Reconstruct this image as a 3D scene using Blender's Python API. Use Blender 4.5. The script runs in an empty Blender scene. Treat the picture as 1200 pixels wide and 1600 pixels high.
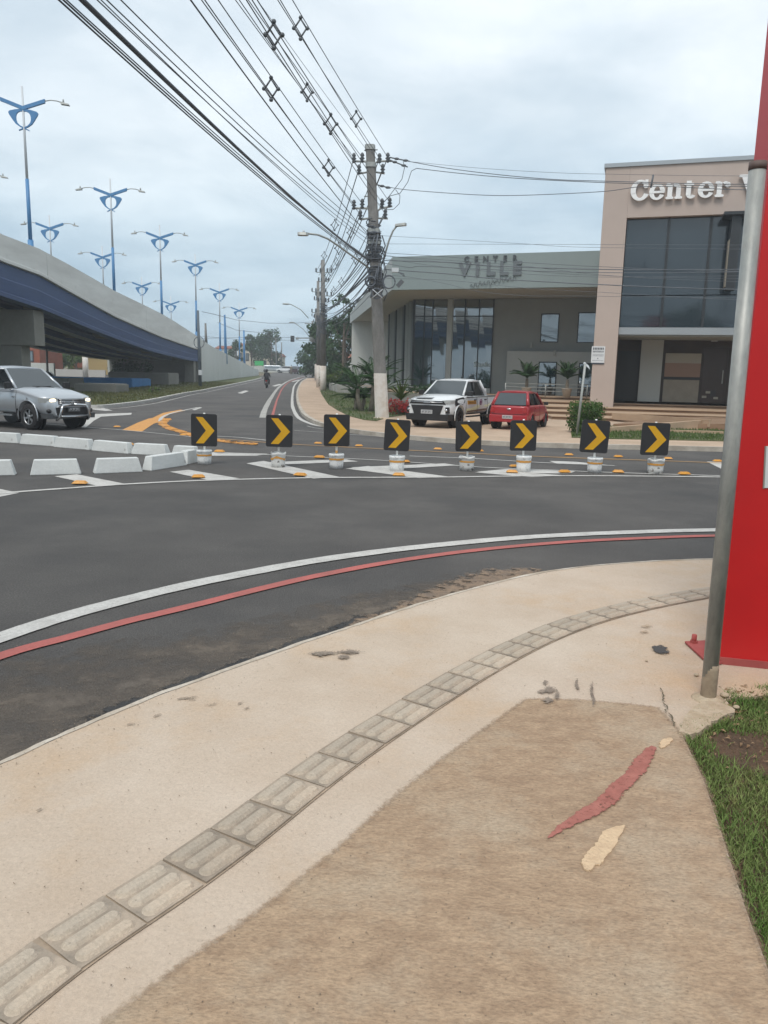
import bpy, bmesh, math, random
import numpy as np
from mathutils import Vector, Matrix
random.seed(7)
rng = np.random.default_rng(7)
scene = bpy.context.scene
COL = scene.collection

# ------------------------------------------------------------------ camera
FPX, HZ, EYE, ROLL = 1200.0, 586.0, 1.65, math.radians(1.3)
PITCH = math.atan((800 - HZ) / FPX)
_f = Vector((0, math.cos(PITCH), -math.sin(PITCH)))
_u0 = Vector((0, math.sin(PITCH), math.cos(PITCH)))
_r0 = Vector((1, 0, 0))
CR = _r0 * math.cos(ROLL) + _u0 * math.sin(ROLL)
CU = _u0 * math.cos(ROLL) - _r0 * math.sin(ROLL)
cam = bpy.data.cameras.new('camera')
cam.sensor_fit = 'VERTICAL'; cam.sensor_height = 36.0; cam.lens = 36.0 * FPX / 1600.0
cam.clip_start = 0.05; cam.clip_end = 5000
camo = bpy.data.objects.new('camera', cam); COL.objects.link(camo)
camo.matrix_world = Matrix(((CR.x, CU.x, -_f.x, 0), (CR.y, CU.y, -_f.y, 0), (CR.z, CU.z, -_f.z, EYE), (0, 0, 0, 1)))
scene.camera = camo

# ------------------------------------------------------------------ world, sun, exposure
SUN_EL, SUN_ROT = math.radians(58), math.radians(200)
world = bpy.data.worlds.new('World'); scene.world = world; world.use_nodes = True
nt = world.node_tree; nt.nodes.clear()
N = nt.nodes.new; L = nt.links.new
out = N('ShaderNodeOutputWorld')
sky = N('ShaderNodeTexSky'); sky.sky_type = 'NISHITA'; sky.sun_disc = False
sky.sun_elevation = SUN_EL; sky.sun_rotation = SUN_ROT
bgs = N('ShaderNodeBackground'); bgs.inputs[1].default_value = 0.09
L(sky.outputs[0], bgs.inputs[0])
tc = N('ShaderNodeTexCoord'); sep = N('ShaderNodeSeparateXYZ'); L(tc.outputs['Generated'], sep.inputs[0])
zz = N('ShaderNodeMath'); zz.operation = 'MAXIMUM'; L(sep.outputs[2], zz.inputs[0]); zz.inputs[1].default_value = 0.0
za = N('ShaderNodeMath'); za.operation = 'ADD'; L(zz.outputs[0], za.inputs[0]); za.inputs[1].default_value = 0.16
dx = N('ShaderNodeMath'); dx.operation = 'DIVIDE'; L(sep.outputs[0], dx.inputs[0]); L(za.outputs[0], dx.inputs[1])
dy = N('ShaderNodeMath'); dy.operation = 'DIVIDE'; L(sep.outputs[1], dy.inputs[0]); L(za.outputs[0], dy.inputs[1])
cmb = N('ShaderNodeCombineXYZ'); L(dx.outputs[0], cmb.inputs[0]); L(dy.outputs[0], cmb.inputs[1])
def wnoise(scale, det, rough, off):
    n = N('ShaderNodeTexNoise'); n.inputs['Scale'].default_value = scale; n.inputs['Detail'].default_value = det
    n.inputs['Roughness'].default_value = rough; n.inputs['Distortion'].default_value = 0.35
    m = N('ShaderNodeMapping'); m.inputs['Location'].default_value = off
    L(cmb.outputs[0], m.inputs[0]); L(m.outputs[0], n.inputs[0]); return n
n1 = wnoise(0.55, 8, 0.55, (3.1, 1.7, 0)); n2 = wnoise(1.7, 9, 0.6, (0.3, 5.2, 0))
# overcast: brighter veil high up, cooler and darker toward the horizon
grad = N('ShaderNodeValToRGB'); L(zz.outputs[0], grad.inputs[0])
e = grad.color_ramp.elements
e[0].position = 0.0; e[0].color = (0.34, 0.44, 0.52, 1)
e[1].position = 0.62; e[1].color = (0.70, 0.725, 0.74, 1)
for p, c in ((0.07, (0.36, 0.46, 0.535, 1)), (0.16, (0.46, 0.545, 0.60, 1)), (0.30, (0.61, 0.66, 0.69, 1))):
    x = e.new(p); x.color = c
cr = N('ShaderNodeValToRGB'); L(n1.outputs[0], cr.inputs[0])
cr.color_ramp.elements[0].position = 0.36; cr.color_ramp.elements[0].color = (0.74, 0.815, 0.88, 1)
cr.color_ramp.elements[1].position = 0.66; cr.color_ramp.elements[1].color = (1.17, 1.14, 1.12, 1)
cr2 = N('ShaderNodeValToRGB'); L(n2.outputs[0], cr2.inputs[0])
cr2.color_ramp.elements[0].position = 0.34; cr2.color_ramp.elements[0].color = (0.86, 0.895, 0.92, 1)
cr2.color_ramp.elements[1].position = 0.66; cr2.color_ramp.elements[1].color = (1.11, 1.10, 1.09, 1)
def wmul(a, b):
    m = N('ShaderNodeMix'); m.data_type = 'RGBA'; m.blend_type = 'MULTIPLY'; m.inputs[0].default_value = 1
    m.clamp_result = False
    L(a, m.inputs[6]); L(b, m.inputs[7]); return m.outputs[2]
cc = wmul(wmul(grad.outputs[0], cr.outputs[0]), cr2.outputs[0])
bgc = N('ShaderNodeBackground'); L(cc, bgc.inputs[0]); bgc.inputs[1].default_value = 1.0
mx = N('ShaderNodeMixShader'); mx.inputs[0].default_value = 0.93
L(bgs.outputs[0], mx.inputs[1]); L(bgc.outputs[0], mx.inputs[2]); L(mx.outputs[0], out.inputs[0])

sun = bpy.data.lights.new('sun', 'SUN'); sun.energy = 1.45; sun.angle = math.radians(25); sun.color = (1, 0.95, 0.88)
suno = bpy.data.objects.new('sun', sun); COL.objects.link(suno)
# same direction as the sky's sun: rotation measured clockwise from +Y
sd = Vector((math.sin(SUN_ROT) * math.cos(SUN_EL), math.cos(SUN_ROT) * math.cos(SUN_EL), math.sin(SUN_EL)))
suno.rotation_euler = sd.to_track_quat('Z', 'Y').to_euler()
scene.view_settings.view_transform = 'Standard'; scene.view_settings.look = 'None'
scene.view_settings.gamma = 1; scene.view_settings.exposure = 0.57
scene.view_settings.use_curve_mapping = False

# ------------------------------------------------------------------ helpers
def zt(y):                       # the street rises gently from 60 m on
    return 0.0 if y < 60 else 0.015 * (min(y, 300) - 60)
def ray(px, py): return _f + CR * ((px - 600) / FPX) + CU * ((800 - py) / FPX)
def G(px, py, z=0.0):            # point of the ground (plus z) in that direction
    d = ray(px, py)
    t = (z - EYE) / d.z if d.z < 0 else -1
    if t < 0 or t * d.y > 60:
        t = (EYE - z + 0.9) / (0.015 * d.y - d.z)
    return Vector((t * d.x, t * d.y, EYE + t * d.z))
def Fp(px, py, Y):
    d = ray(px, py); t = Y / d.y
    return Vector((t * d.x, Y, EYE + t * d.z))
def V(*a): return Vector(a)

MATS = {}
def mat(name, c1, c2=None, scale=3.0, rough=0.8, metal=0.0, bump=0.0, bscale=40.0, fine=0.0, fscale=60.0, ramp=(0.35, 0.65),
        stretch=None, spec=0.5, emit=None, estr=0, trans=0, coat=0.0, alpha=None, detail=5, dirt=None, c3=None, c3scale=0.7, c3ramp=(0.5, 0.7), fade=None, speck=0, objrand=0):
    if name in MATS: return MATS[name]
    m = bpy.data.materials.new(name); m.use_nodes = True; MATS[name] = m
    t = m.node_tree; b = t.nodes['Principled BSDF']; n = t.nodes.new; l = t.links.new
    b.inputs['Roughness'].default_value = rough; b.inputs['Metallic'].default_value = metal
    b.inputs['Specular IOR Level'].default_value = spec
    b.inputs['Coat Weight'].default_value = coat; b.inputs['Coat Roughness'].default_value = 0.06
    if trans: b.inputs['Transmission Weight'].default_value = trans
    b.inputs['Base Color'].default_value = (*c1, 1)
    if emit: b.inputs['Emission Color'].default_value = (*emit, 1); b.inputs['Emission Strength'].default_value = estr
    tc = n('ShaderNodeTexCoord'); src = tc.outputs['Object']
    if stretch:
        mp = n('ShaderNodeMapping'); mp.inputs['Scale'].default_value = stretch[:3]
        if len(stretch) > 3: mp.inputs['Rotation'].default_value = (0, 0, stretch[3])
        l(src, mp.inputs[0]); ssrc = mp.outputs[0]
    else: ssrc = src
    col = None
    def noise(s, d, so, r=0.6):
        x = n('ShaderNodeTexNoise'); x.inputs['Scale'].default_value = s; x.inputs['Detail'].default_value = d
        x.inputs['Roughness'].default_value = r; l(so, x.inputs[0]); return x
    def mixc(fac, a, bb, kind='MIX'):
        x = n('ShaderNodeMix'); x.data_type = 'RGBA'; x.blend_type = kind
        if isinstance(fac, float): x.inputs[0].default_value = fac
        else: l(fac, x.inputs[0])
        for s, v in ((6, a), (7, bb)):
            if isinstance(v, tuple): x.inputs[s].default_value = (*v, 1)
            else: l(v, x.inputs[s])
        return x.outputs[2]
    def rampf(x, a, c):
        r = n('ShaderNodeMapRange'); r.inputs[1].default_value = a; r.inputs[2].default_value = c; l(x, r.inputs[0]); return r.outputs[0]
    if c2 is not None:
        col = mixc(rampf(noise(scale, detail, ssrc).outputs[0], *ramp), c1, c2)
    if c3 is not None:
        col = mixc(rampf(noise(c3scale, 6, src, 0.65).outputs[0], *c3ramp), col if col else c1, c3)
    if fine:
        fn = noise(fscale, 3, ssrc, 0.7)
        lo, hi = max(0, 1 - fine), 1 + fine
        cr = n('ShaderNodeMapRange'); cr.inputs[1].default_value = 0.3; cr.inputs[2].default_value = 0.7
        cr.inputs[3].default_value = lo; cr.inputs[4].default_value = hi; l(fn.outputs[0], cr.inputs[0])
        cx = n('ShaderNodeCombineXYZ')
        for i in range(3): l(cr.outputs[0], cx.inputs[i])
        col = mixc(1.0, col if col else c1, cx.outputs[0], 'MULTIPLY')
    def graymul(v):
        cx = n('ShaderNodeCombineXYZ')
        for i in range(3): l(v, cx.inputs[i])
        return mixc(1.0, col if col else c1, cx.outputs[0], 'MULTIPLY')
    if speck:
        sr = n('ShaderNodeMapRange'); sr.inputs[1].default_value = 0.66; sr.inputs[2].default_value = 0.74; sr.inputs[3].default_value = 1.0; sr.inputs[4].default_value = 1 - speck
        l(noise(75, 2, src, 0.5).outputs[0], sr.inputs[0]); col = graymul(sr.outputs[0])
    if objrand:
        oi = n('ShaderNodeObjectInfo'); sr = n('ShaderNodeMapRange'); sr.inputs[3].default_value = 1 - objrand; sr.inputs[4].default_value = 1 + objrand
        l(oi.outputs['Random'], sr.inputs[0]); col = graymul(sr.outputs[0])
    if col is not None: l(col, b.inputs['Base Color'])
    if fade:                     # ragged worn edge: 'fade' runs 0 at the rim to 1 inside
        at_ = n('ShaderNodeAttribute'); at_.attribute_name = 'fade'
        ad = n('ShaderNodeMath'); ad.operation = 'MULTIPLY_ADD'; l(noise(fade[0], 6, src, 0.7).outputs[0], ad.inputs[0]); ad.inputs[1].default_value = fade[1]; l(at_.outputs['Fac'], ad.inputs[2])
        l(rampf(ad.outputs[0], fade[2], fade[3]), b.inputs['Alpha'])
    if bump:
        bn = noise(bscale, 4, ssrc, 0.65); bp = n('ShaderNodeBump'); bp.inputs['Strength'].default_value = bump
        bp.inputs['Distance'].default_value = 0.02; l(bn.outputs[0], bp.inputs['Height']); l(bp.outputs[0], b.inputs['Normal'])
    return m

class MB:                        # collects shapes, builds ONE mesh object
    def __init__(s): s.v = []; s.f = []; s.sm = []
    def add(s, vs, fs, smooth=False):
        o = len(s.v); s.v += [tuple(v) for v in vs]; s.f += [tuple(i + o for i in f) for f in fs]; s.sm += [smooth] * len(fs); return s
    def box(s, c, d, rot=0.0, axis='Z', mtx=None):
        hx, hy, hz = d[0] / 2, d[1] / 2, d[2] / 2
        vs = [Vector((x, y, z)) for x in (-hx, hx) for y in (-hy, hy) for z in (-hz, hz)]
        m = mtx if mtx is not None else Matrix.Rotation(rot, 3, axis)
        vs = [m @ v + Vector(c) for v in vs]
        return s.add(vs, [(0, 1, 3, 2), (4, 6, 7, 5), (0, 4, 5, 1), (2, 3, 7, 6), (0, 2, 6, 4), (1, 5, 7, 3)])
    def hexa(s, a, b):           # two quads (4 pts each) bridged
        return s.add(list(a) + list(b), [(3, 2, 1, 0), (4, 5, 6, 7)] + [(i, (i + 1) % 4, (i + 1) % 4 + 4, i + 4) for i in range(4)])
    def prism(s, pts, off, smooth=False):  # polygon (3D pts) extruded by vector off
        n = len(pts); off = Vector(off)
        vs = [Vector(p) for p in pts]; vs += [v + off for v in vs]
        return s.add(vs, [tuple(range(n))[::-1], tuple(range(n, 2 * n))] + [(i, (i + 1) % n, (i + 1) % n + n, i + n) for i in range(n)], smooth)
    def loft(s, rings, closed=True, cap=True, smooth=True):
        n = len(rings[0]); vs = [p for r in rings for p in r]; fs = []
        for k in range(len(rings) - 1):
            for i in range(n if closed else n - 1):
                j = (i + 1) % n
                fs.append((k * n + i, k * n + j, (k + 1) * n + j, (k + 1) * n + i))
        s.add(vs, fs, smooth)
        if cap:
            o = len(s.v) - len(vs)
            s.f += [tuple(range(o, o + n))[::-1], tuple(range(o + (len(rings) - 1) * n, o + len(rings) * n))]; s.sm += [False, False]
        return s
    def tube(s, pts, r, seg=6, cap=True):
        pts = [Vector(p) for p in pts]; rs = r if isinstance(r, (list, tuple)) else [r] * len(pts)
        rings = []; up = None
        for i, p in enumerate(pts):
            t = (pts[min(i + 1, len(pts) - 1)] - pts[max(i - 1, 0)])
            if t.length < 1e-9: t = Vector((0, 0, 1))
            t.normalize()
            if up is None: up = t.orthogonal().normalized()
            up = (up - t * up.dot(t));
            if up.length < 1e-6: up = t.orthogonal()
            up.normalize(); w = t.cross(up)
            rings.append([p + (up * math.cos(a) + w * math.sin(a)) * rs[i] for a in [2 * math.pi * k / seg for k in range(seg)]])
        return s.loft(rings, cap=cap)
    def cyl(s, a, b, r0, r1=None, seg=16): return s.tube([a, b], [r0, r0 if r1 is None else r1], seg)
    def lathe(s, c, prof, seg=20, axis='Z', cap=True):
        rings = []
        for r, z in prof:
            ring = []
            for k in range(seg):
                a = 2 * math.pi * k / seg
                p = Vector((r * math.cos(a), r * math.sin(a), z))
                if axis == 'Y': p = Vector((p.x, p.z, -p.y))
                if axis == 'X': p = Vector((p.z, p.y, -p.x))
                ring.append(p + Vector(c))
            rings.append(ring)
        return s.loft(rings, cap=cap)
    def ball(s, c, r, seg=10, rg=6):
        if not isinstance(r, (tuple, list)): r = (r, r, r)
        rings = []
        for j in range(1, rg):
            t = math.pi * j / rg
            rings.append([Vector((c[0] + r[0] * math.sin(t) * math.cos(a), c[1] + r[1] * math.sin(t) * math.sin(a), c[2] - r[2] * math.cos(t)))
                          for a in [2 * math.pi * k / seg for k in range(seg)]])
        return s.loft(rings)
    def build(s, name, m, parent=None, loc=None, bevel=0):
        me = bpy.data.meshes.new(name); me.from_pydata(s.v, [], s.f); me.validate()
        if len(me.polygons) == len(s.sm): me.polygons.foreach_set('use_smooth', s.sm)
        me.materials.append(m); me.update()
        bm = bmesh.new(); bm.from_mesh(me); bmesh.ops.recalc_face_normals(bm, faces=bm.faces)
        if bevel: bmesh.ops.bevel(bm, geom=bm.edges[:], offset=bevel, segments=2, affect='EDGES', profile=0.5)
        bm.to_mesh(me); bm.free()
        o = bpy.data.objects.new(name, me); COL.objects.link(o)
        if parent is not None: o.parent = parent
        if loc is not None: o.location = loc
        return o

def empty(name, loc=(0, 0, 0), rz=0.0, label=None, cat=None, group=None):
    o = bpy.data.objects.new(name, None); COL.objects.link(o); o.location = loc; o.rotation_euler = (0, 0, rz)
    o.empty_display_size = 0.3
    return tag(o, label, cat, group)
def tag(o, label=None, cat=None, group=None, kind=None):
    if label: o['label'] = label
    if cat: o['category'] = cat
    if group: o['group'] = group
    if kind: o['kind'] = kind
    return o
def kids(o): return [c for c in COL.objects if c.parent == o]
def copy_tree(o, parent=None):
    c = o.copy(); COL.objects.link(c); c.parent = parent
    for ch in kids(o): copy_tree(ch, c)
    return c

def sheet(name, pts, z, m, kind='structure', thick=0.0, parent=None):
    """polygon of ground points (x, y) laid on the terrain at height z, optionally with a skirt"""
    bm = bmesh.new()
    vs = [bm.verts.new((p[0], p[1], 0)) for p in pts]
    f = bm.faces.new(vs)
    bmesh.ops.triangulate(bm, faces=[f])
    for yc in (60.0, 300.0):
        bmesh.ops.bisect_plane(bm, geom=bm.verts[:] + bm.edges[:] + bm.faces[:], plane_co=(0, yc, 0), plane_no=(0, 1, 0))
    bmesh.ops.recalc_face_normals(bm, faces=bm.faces)
    if bm.faces[:] and sum(f.normal.z for f in bm.faces) < 0:
        bmesh.ops.reverse_faces(bm, faces=bm.faces[:])
    for v in bm.verts: v.co.z = zt(v.co.y) + z
    if thick:
        be = [e for e in bm.edges if e.is_boundary]
        r = bmesh.ops.extrude_edge_only(bm, edges=be)
        for v in [g for g in r['geom'] if isinstance(g, bmesh.types.BMVert)]: v.co.z -= thick
        bmesh.ops.recalc_face_normals(bm, faces=bm.faces)
    me = bpy.data.meshes.new(name); bm.to_mesh(me); bm.free(); me.materials.append(m)
    o = bpy.data.objects.new(name, me); COL.objects.link(o)
    if parent is not None: o.parent = parent
    if kind: o['kind'] = kind
    return o
def smooth_line(pts, n=6):
    pts = [Vector((p[0], p[1], 0)) for p in pts]; o = []
    for i in range(len(pts) - 1):
        p0, p1, p2, p3 = pts[max(i - 1, 0)], pts[i], pts[i + 1], pts[min(i + 2, len(pts) - 1)]
        for k in range(n):
            t = k / n
            o.append(0.5 * ((2 * p1) + (p2 - p0) * t + (2 * p0 - 5 * p1 + 4 * p2 - p3) * t * t + (3 * p1 - p0 - 3 * p2 + p3) * t ** 3))
    o.append(pts[-1]); return o
def gl(pxs, z=0.0, n=6): return smooth_line([G(x, y, z) for x, y in pxs], n)
def offset_line(line, d):
    o = []
    for i, p in enumerate(line):
        t = line[min(i + 1, len(line) - 1)] - line[max(i - 1, 0)]; t.normalize()
        o.append(p + Vector((-t.y, t.x, 0)) * d)
    return o
def strip(name, line, w, z, m, rough=0.0, kind='structure', thick=0.0, parent=None, skip=None):
    """painted band or kerb along a ground line; built as a quad strip"""
    a = offset_line(line, w / 2); b = offset_line(line, -w / 2); mb = MB(); vs = []; fs = []
    for i, (p, q) in enumerate(zip(a, b)):
        if rough:
            p = p + (p - q).normalized() * random.uniform(-rough, rough); q = q + (q - p).normalized() * random.uniform(-rough, rough)
        vs += [(p.x, p.y, zt(p.y) + z), (q.x, q.y, zt(q.y) + z)]
        if thick: vs += [(p.x, p.y, zt(p.y) + z - thick), (q.x, q.y, zt(q.y) + z - thick)]
    k = 4 if thick else 2
    for i in range(len(line) - 1):
        if skip and skip(i): continue
        o = i * k; fs.append((o, o + 1, o + k + 1, o + k))
        if thick: fs += [(o, o + k, o + k + 2, o + 2), (o + 1, o + 3, o + k + 3, o + k + 1)]
    if thick:
        fs += [(0, 2, 3, 1)]; o = (len(line) - 1) * k; fs += [(o, o + 1, o + 3, o + 2)]
    mb.add(vs, fs); ob = mb.build(name, m, parent)
    if kind: ob['kind'] = kind
    return ob
def poly_px(name, pxs, z, m, kind='structure', thick=0.0, parent=None): return sheet(name, [G(x, y, z) for x, y in pxs], z, m, kind, thick, parent)
def text_mesh(name, s, size, m, parent, mtx, extrude=0.02, bold=0.0, sx=1.0, space=1.0, align='LEFT'):
    c = bpy.data.curves.new(name, 'FONT'); c.body = s; c.size = size; c.extrude = extrude; c.offset = bold; c.space_character = space
    c.align_x = align; c.resolution_u = 3
    o = bpy.data.objects.new('tmp', c); COL.objects.link(o)
    dg = bpy.context.evaluated_depsgraph_get(); me = bpy.data.meshes.new_from_object(o.evaluated_get(dg))
    bpy.data.objects.remove(o); me.name = name
    me.transform(Matrix.Diagonal((sx, 1, 1, 1))); me.transform(mtx); me.materials.clear(); me.materials.append(m)
    ob = bpy.data.objects.new(name, me); COL.objects.link(ob)
    if parent is not None: ob.parent = parent
    return ob
def upright(origin, ux, outn):      # matrix: local x -> ux (horizontal), local y -> up, local z -> outward normal
    ux = Vector(ux).normalized(); n = Vector(outn).normalized(); up = n.cross(ux)
    return Matrix(((ux.x, up.x, n.x, origin[0]), (ux.y, up.y, n.y, origin[1]), (ux.z, up.z, n.z, origin[2]), (0, 0, 0, 1)))

# ------------------------------------------------------------------ materials
asphalt = mat('asphalt', (0.080, 0.075, 0.071), (0.112, 0.105, 0.098), scale=0.8, rough=0.9, bump=0.9, bscale=90, fine=0.38, fscale=70, detail=9, speck=-.5,
              c3=(0.062, 0.060, 0.059), c3scale=0.28, c3ramp=(0.46, 0.66))
asph_dirty = mat('dusty_asphalt', (0.155, 0.128, 0.102), (0.115, 0.098, 0.082), scale=1.6, rough=0.95, bump=0.5, bscale=110, fine=0.3, fscale=110, fade=(4, 4, 2.0, 3.6))
asph_new = mat('fresh_asphalt', (0.034, 0.034, 0.036), (0.060, 0.058, 0.056), scale=3.0, rough=0.9, bump=0.8, bscale=90, fine=0.4, fscale=70, fade=(9, 4, 2.1, 2.5))
concrete = mat('pale_concrete', (0.52, 0.435, 0.35), (0.45, 0.36, 0.275), scale=1.7, rough=0.93, bump=0.35, bscale=45, fine=0.10, fscale=110, detail=9,
               c3=(0.46, 0.325, 0.205), c3scale=0.8, c3ramp=(0.50, 0.72), speck=.22, ramp=(.32, .68))
brushed = mat('brushed_concrete', (0.395, 0.285, 0.188), (0.30, 0.208, 0.135), scale=11, fade=(55, 1.2, .72, 1.2), speck=.3, rough=0.95, bump=0.6, bscale=30, fine=0.22, fscale=60,
               stretch=(1.0, 2.0, 1, 0.12), c3=(0.40, 0.315, 0.225), c3scale=2.2, c3ramp=(0.48, 0.66), detail=10)
tilem = mat('grey_tile', (0.385, 0.335, 0.27), (0.47, 0.385, 0.295), scale=3.5, rough=0.9, bump=0.4, bscale=60, fine=0.14, fscale=90, objrand=.12, speck=.25)
tile_low = mat('grey_tile_channel', (0.235, 0.20, 0.16), (0.38, 0.31, 0.24), scale=7, rough=0.95, fine=0.15, fscale=70, objrand=.15)
groove = mat('joint_dirt', (0.24, 0.19, 0.14), (0.42, 0.33, 0.245), scale=9, rough=1)
kerbm = mat('kerb_concrete', (0.50, 0.46, 0.40), (0.33, 0.29, 0.24), scale=2.2, rough=0.9, bump=0.4, bscale=25, fine=0.1)
paving = mat('far_paving', (0.47, 0.35, 0.255), (0.38, 0.28, 0.20), scale=0.8, rough=0.93, fine=0.08, fscale=12, bump=0.2, bscale=20)
white_paint = mat('white_road_paint', (0.50, 0.49, 0.465), (0.37, 0.355, 0.335), scale=4.0, rough=0.85, fine=0.16, fscale=45, detail=9, speck=.45, bump=0.2, bscale=100, ramp=(0.45, 0.75))
white_far = mat('worn_white_paint', (0.42, 0.41, 0.38), (0.30, 0.29, 0.27), scale=1.5, rough=0.85)
red_paint = mat('red_road_paint', (0.42, 0.115, 0.10), (0.33, 0.105, 0.09), speck=.3, scale=3, rough=0.85, fine=0.1, fscale=45, bump=0.2, bscale=100)
orange_paint = mat('orange_road_paint', (0.62, 0.29, 0.065), (0.48, 0.25, 0.09), scale=4, rough=0.85, fine=0.18, fscale=20)
ochre_line = mat('worn_yellow_paint', (0.42, 0.25, 0.10), (0.25, 0.17, 0.10), scale=1.4, rough=0.9, fine=0.2)
grassm = mat('grass_ground', (0.052, 0.078, 0.022), (0.085, 0.095, 0.035), scale=1.4, rough=1, fine=0.3, fscale=18, bump=0.6, bscale=20, c3=(0.12, 0.09, 0.045), c3scale=0.5, c3ramp=(0.5, 0.75))
soil = mat('soil', (0.115, 0.07, 0.042), (0.07, 0.047, 0.03), scale=7, rough=1, fine=0.3, fscale=60, bump=1.0, bscale=40)
groundm = mat('far_ground', (0.17, 0.13, 0.085), (0.10, 0.10, 0.05), scale=0.05, rough=1, fine=0.1)
white_wall = mat('white_render', (0.60, 0.62, 0.60), (0.53, 0.55, 0.53), scale=0.35, rough=0.9, fine=0.03, fscale=3, stretch=(1, 1, 0.3))
parapetm = mat('parapet_concrete', (0.72, 0.72, 0.69), (0.61, 0.605, 0.575), scale=0.8, c3=(.50, .49, .455), c3scale=1.5, c3ramp=(.60, .75), rough=0.9, fine=0.05, fscale=2, stretch=(1, 0.25, 1.5))
blue_girder = mat('navy_paint', (0.020, 0.052, 0.145), (0.034, 0.070, 0.17), scale=0.5, rough=0.6, fine=0.12, fscale=2.5, stretch=(1, 0.12, 1))
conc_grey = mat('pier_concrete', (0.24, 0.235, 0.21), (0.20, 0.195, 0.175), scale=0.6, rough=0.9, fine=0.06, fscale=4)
lamp_blue = mat('lamp_blue_paint', (0.055, 0.19, 0.40), (0.065, 0.22, 0.44), scale=2, rough=0.5)
lamp_white = mat('lamp_white_paint', (0.55, 0.58, 0.60), rough=0.5)
steel = mat('galvanised_steel', (0.30, 0.32, 0.315), (0.38, 0.39, 0.37), scale=6, rough=0.55, metal=0.35, fine=0.1, fscale=30)
darkgrey = mat('dark_fitting', (0.10, 0.11, 0.12), rough=0.6)
cablem = mat('cable_black', (0.11, 0.125, 0.145), rough=0.6)
polem = mat('pole_concrete', (0.225, 0.22, 0.21), (0.15, 0.147, 0.14), scale=3, rough=0.95, bump=0.3, bscale=20, fine=0.15, fscale=20, stretch=(1, 1, 0.4))
pole_white = mat('whitewashed_base', (0.64, 0.61, 0.57), (0.52, 0.45, 0.38), scale=2.5, rough=0.9, fine=0.08, ramp=(0.45, 0.7))
black = mat('black_plastic', (0.018, 0.018, 0.02), rough=0.5)
tyre = mat('tyre_rubber', (0.022, 0.022, 0.024), rough=0.85)
rimm = mat('alloy_rim', (0.42, 0.43, 0.44), rough=0.35, metal=0.8)
glass_car = mat('tinted_car_glass', (0.018, 0.022, 0.025), rough=0.06, spec=0.8)
glass_b = mat('building_glass', (0.014, 0.040, 0.048), rough=0.03, spec=1.0, coat=.5)
MATS['building_glass'].node_tree.nodes['Principled BSDF'].inputs['IOR'].default_value = 2.1
glass_t = mat('portal_glass', (0.026, 0.038, 0.048), rough=0.05, spec=0.9)
foliage = mat('foliage', (0.045, 0.095, 0.020), (0.075, 0.13, 0.035), scale=0.9, rough=0.85, fine=0.3, fscale=6, spec=0.2)
foliage_d = mat('dark_foliage', (0.026, 0.062, 0.022), (0.045, 0.090, 0.030), scale=0.6, rough=0.85, fine=0.3, fscale=5, spec=0.2)
foliage_y = mat('light_foliage', (0.10, 0.15, 0.04), (0.07, 0.12, 0.03), scale=0.8, rough=0.85, fine=0.3, fscale=6, spec=0.2)
bark = mat('bark', (0.16, 0.13, 0.10), (0.10, 0.08, 0.06), scale=6, rough=0.95)
def fade_blob(name, pxs, z, m, n=4, jit=0.0, kind='structure'):
    p = [G(x, y, z) for x, y in pxs]; line = smooth_line(p + [p[0]], n)[:-1]; c = sum(line, V(0, 0, 0)) / len(line)
    vs = []; fd = []
    for f, s in ((0.0, 1.12), (.35, .85), (.8, .5), (1.0, .2)):
        for q in line: w = c + (q - c) * s; vs.append((w.x + random.uniform(-jit, jit), w.y + random.uniform(-jit, jit), z)); fd.append(f)
    m_ = len(line); fs = [(k * m_ + i, k * m_ + (i + 1) % m_, (k + 1) * m_ + (i + 1) % m_, (k + 1) * m_ + i) for k in range(3) for i in range(m_)] + [tuple(range(3 * m_, 4 * m_))]
    return fade_obj(name, vs, fs, fd, m, kind)
def fade_obj(name, vs, fs, fd, m, kind):
    me = bpy.data.meshes.new(name); me.from_pydata(vs, [], fs); a = me.attributes.new('fade', 'FLOAT', 'POINT'); a.data.foreach_set('value', fd)
    me.materials.append(m); me.update(); o = bpy.data.objects.new(name, me); COL.objects.link(o)
    if kind: o['kind'] = kind
    return o
# ------------------------------------------------------------------ ground, roads, pavements
gmb = MB()
ys = [-60, 60, 300, 3000]
for a, b in zip(ys[:-1], ys[1:]):
    z0, z1 = zt(a) - 0.03, zt(b) - 0.03
    gmb.add([(-2500, a, z0), (2500, a, z0), (2500, b, z1), (-2500, b, z1)], [(0, 1, 2, 3)])
tag(gmb.build('ground', groundm), kind='structure')
near_kerb_px = [(-700, 1530), (-300, 1330), (0, 1195), (110, 1145), (240, 1090), (350, 1050), (460, 1010), (550, 980), (640, 950), (750, 918), (860, 893), (980, 880), (1110, 874), (1250, 872)]
nk = gl(near_kerb_px, 0.05)
road = [(-70, -30), (-9, -30)] + [(-6, -12)] + [(p.x, p.y) for p in nk] + [(6.5, 6.8), (12, 4.5), (40, -2), (70, -8), (70, 24), (40, 24), (6, 22), (0.6, 22.5), (-2, 36), (-6.5, 62), (-9.2, 90), (-11.3, 126), (-13, 200), (-18, 320),
        (-34, 320), (-27, 200), (-20.6, 125), (-19.6, 82), (-15.6, 60), (-12.6, 36), (-13.6, 33.6), (-20, 31), (-70, 31)]
sheet('road', road, 0.0, asphalt)
lane = [(-70, 52), (-42, 56), (-33, 66), (-31, 90), (-31, 140), (-34, 200), (-40, 200), (-38, 90), (-44, 72), (-70, 66)]
sheet('side_road', lane, 0.0, asphalt)

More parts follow.
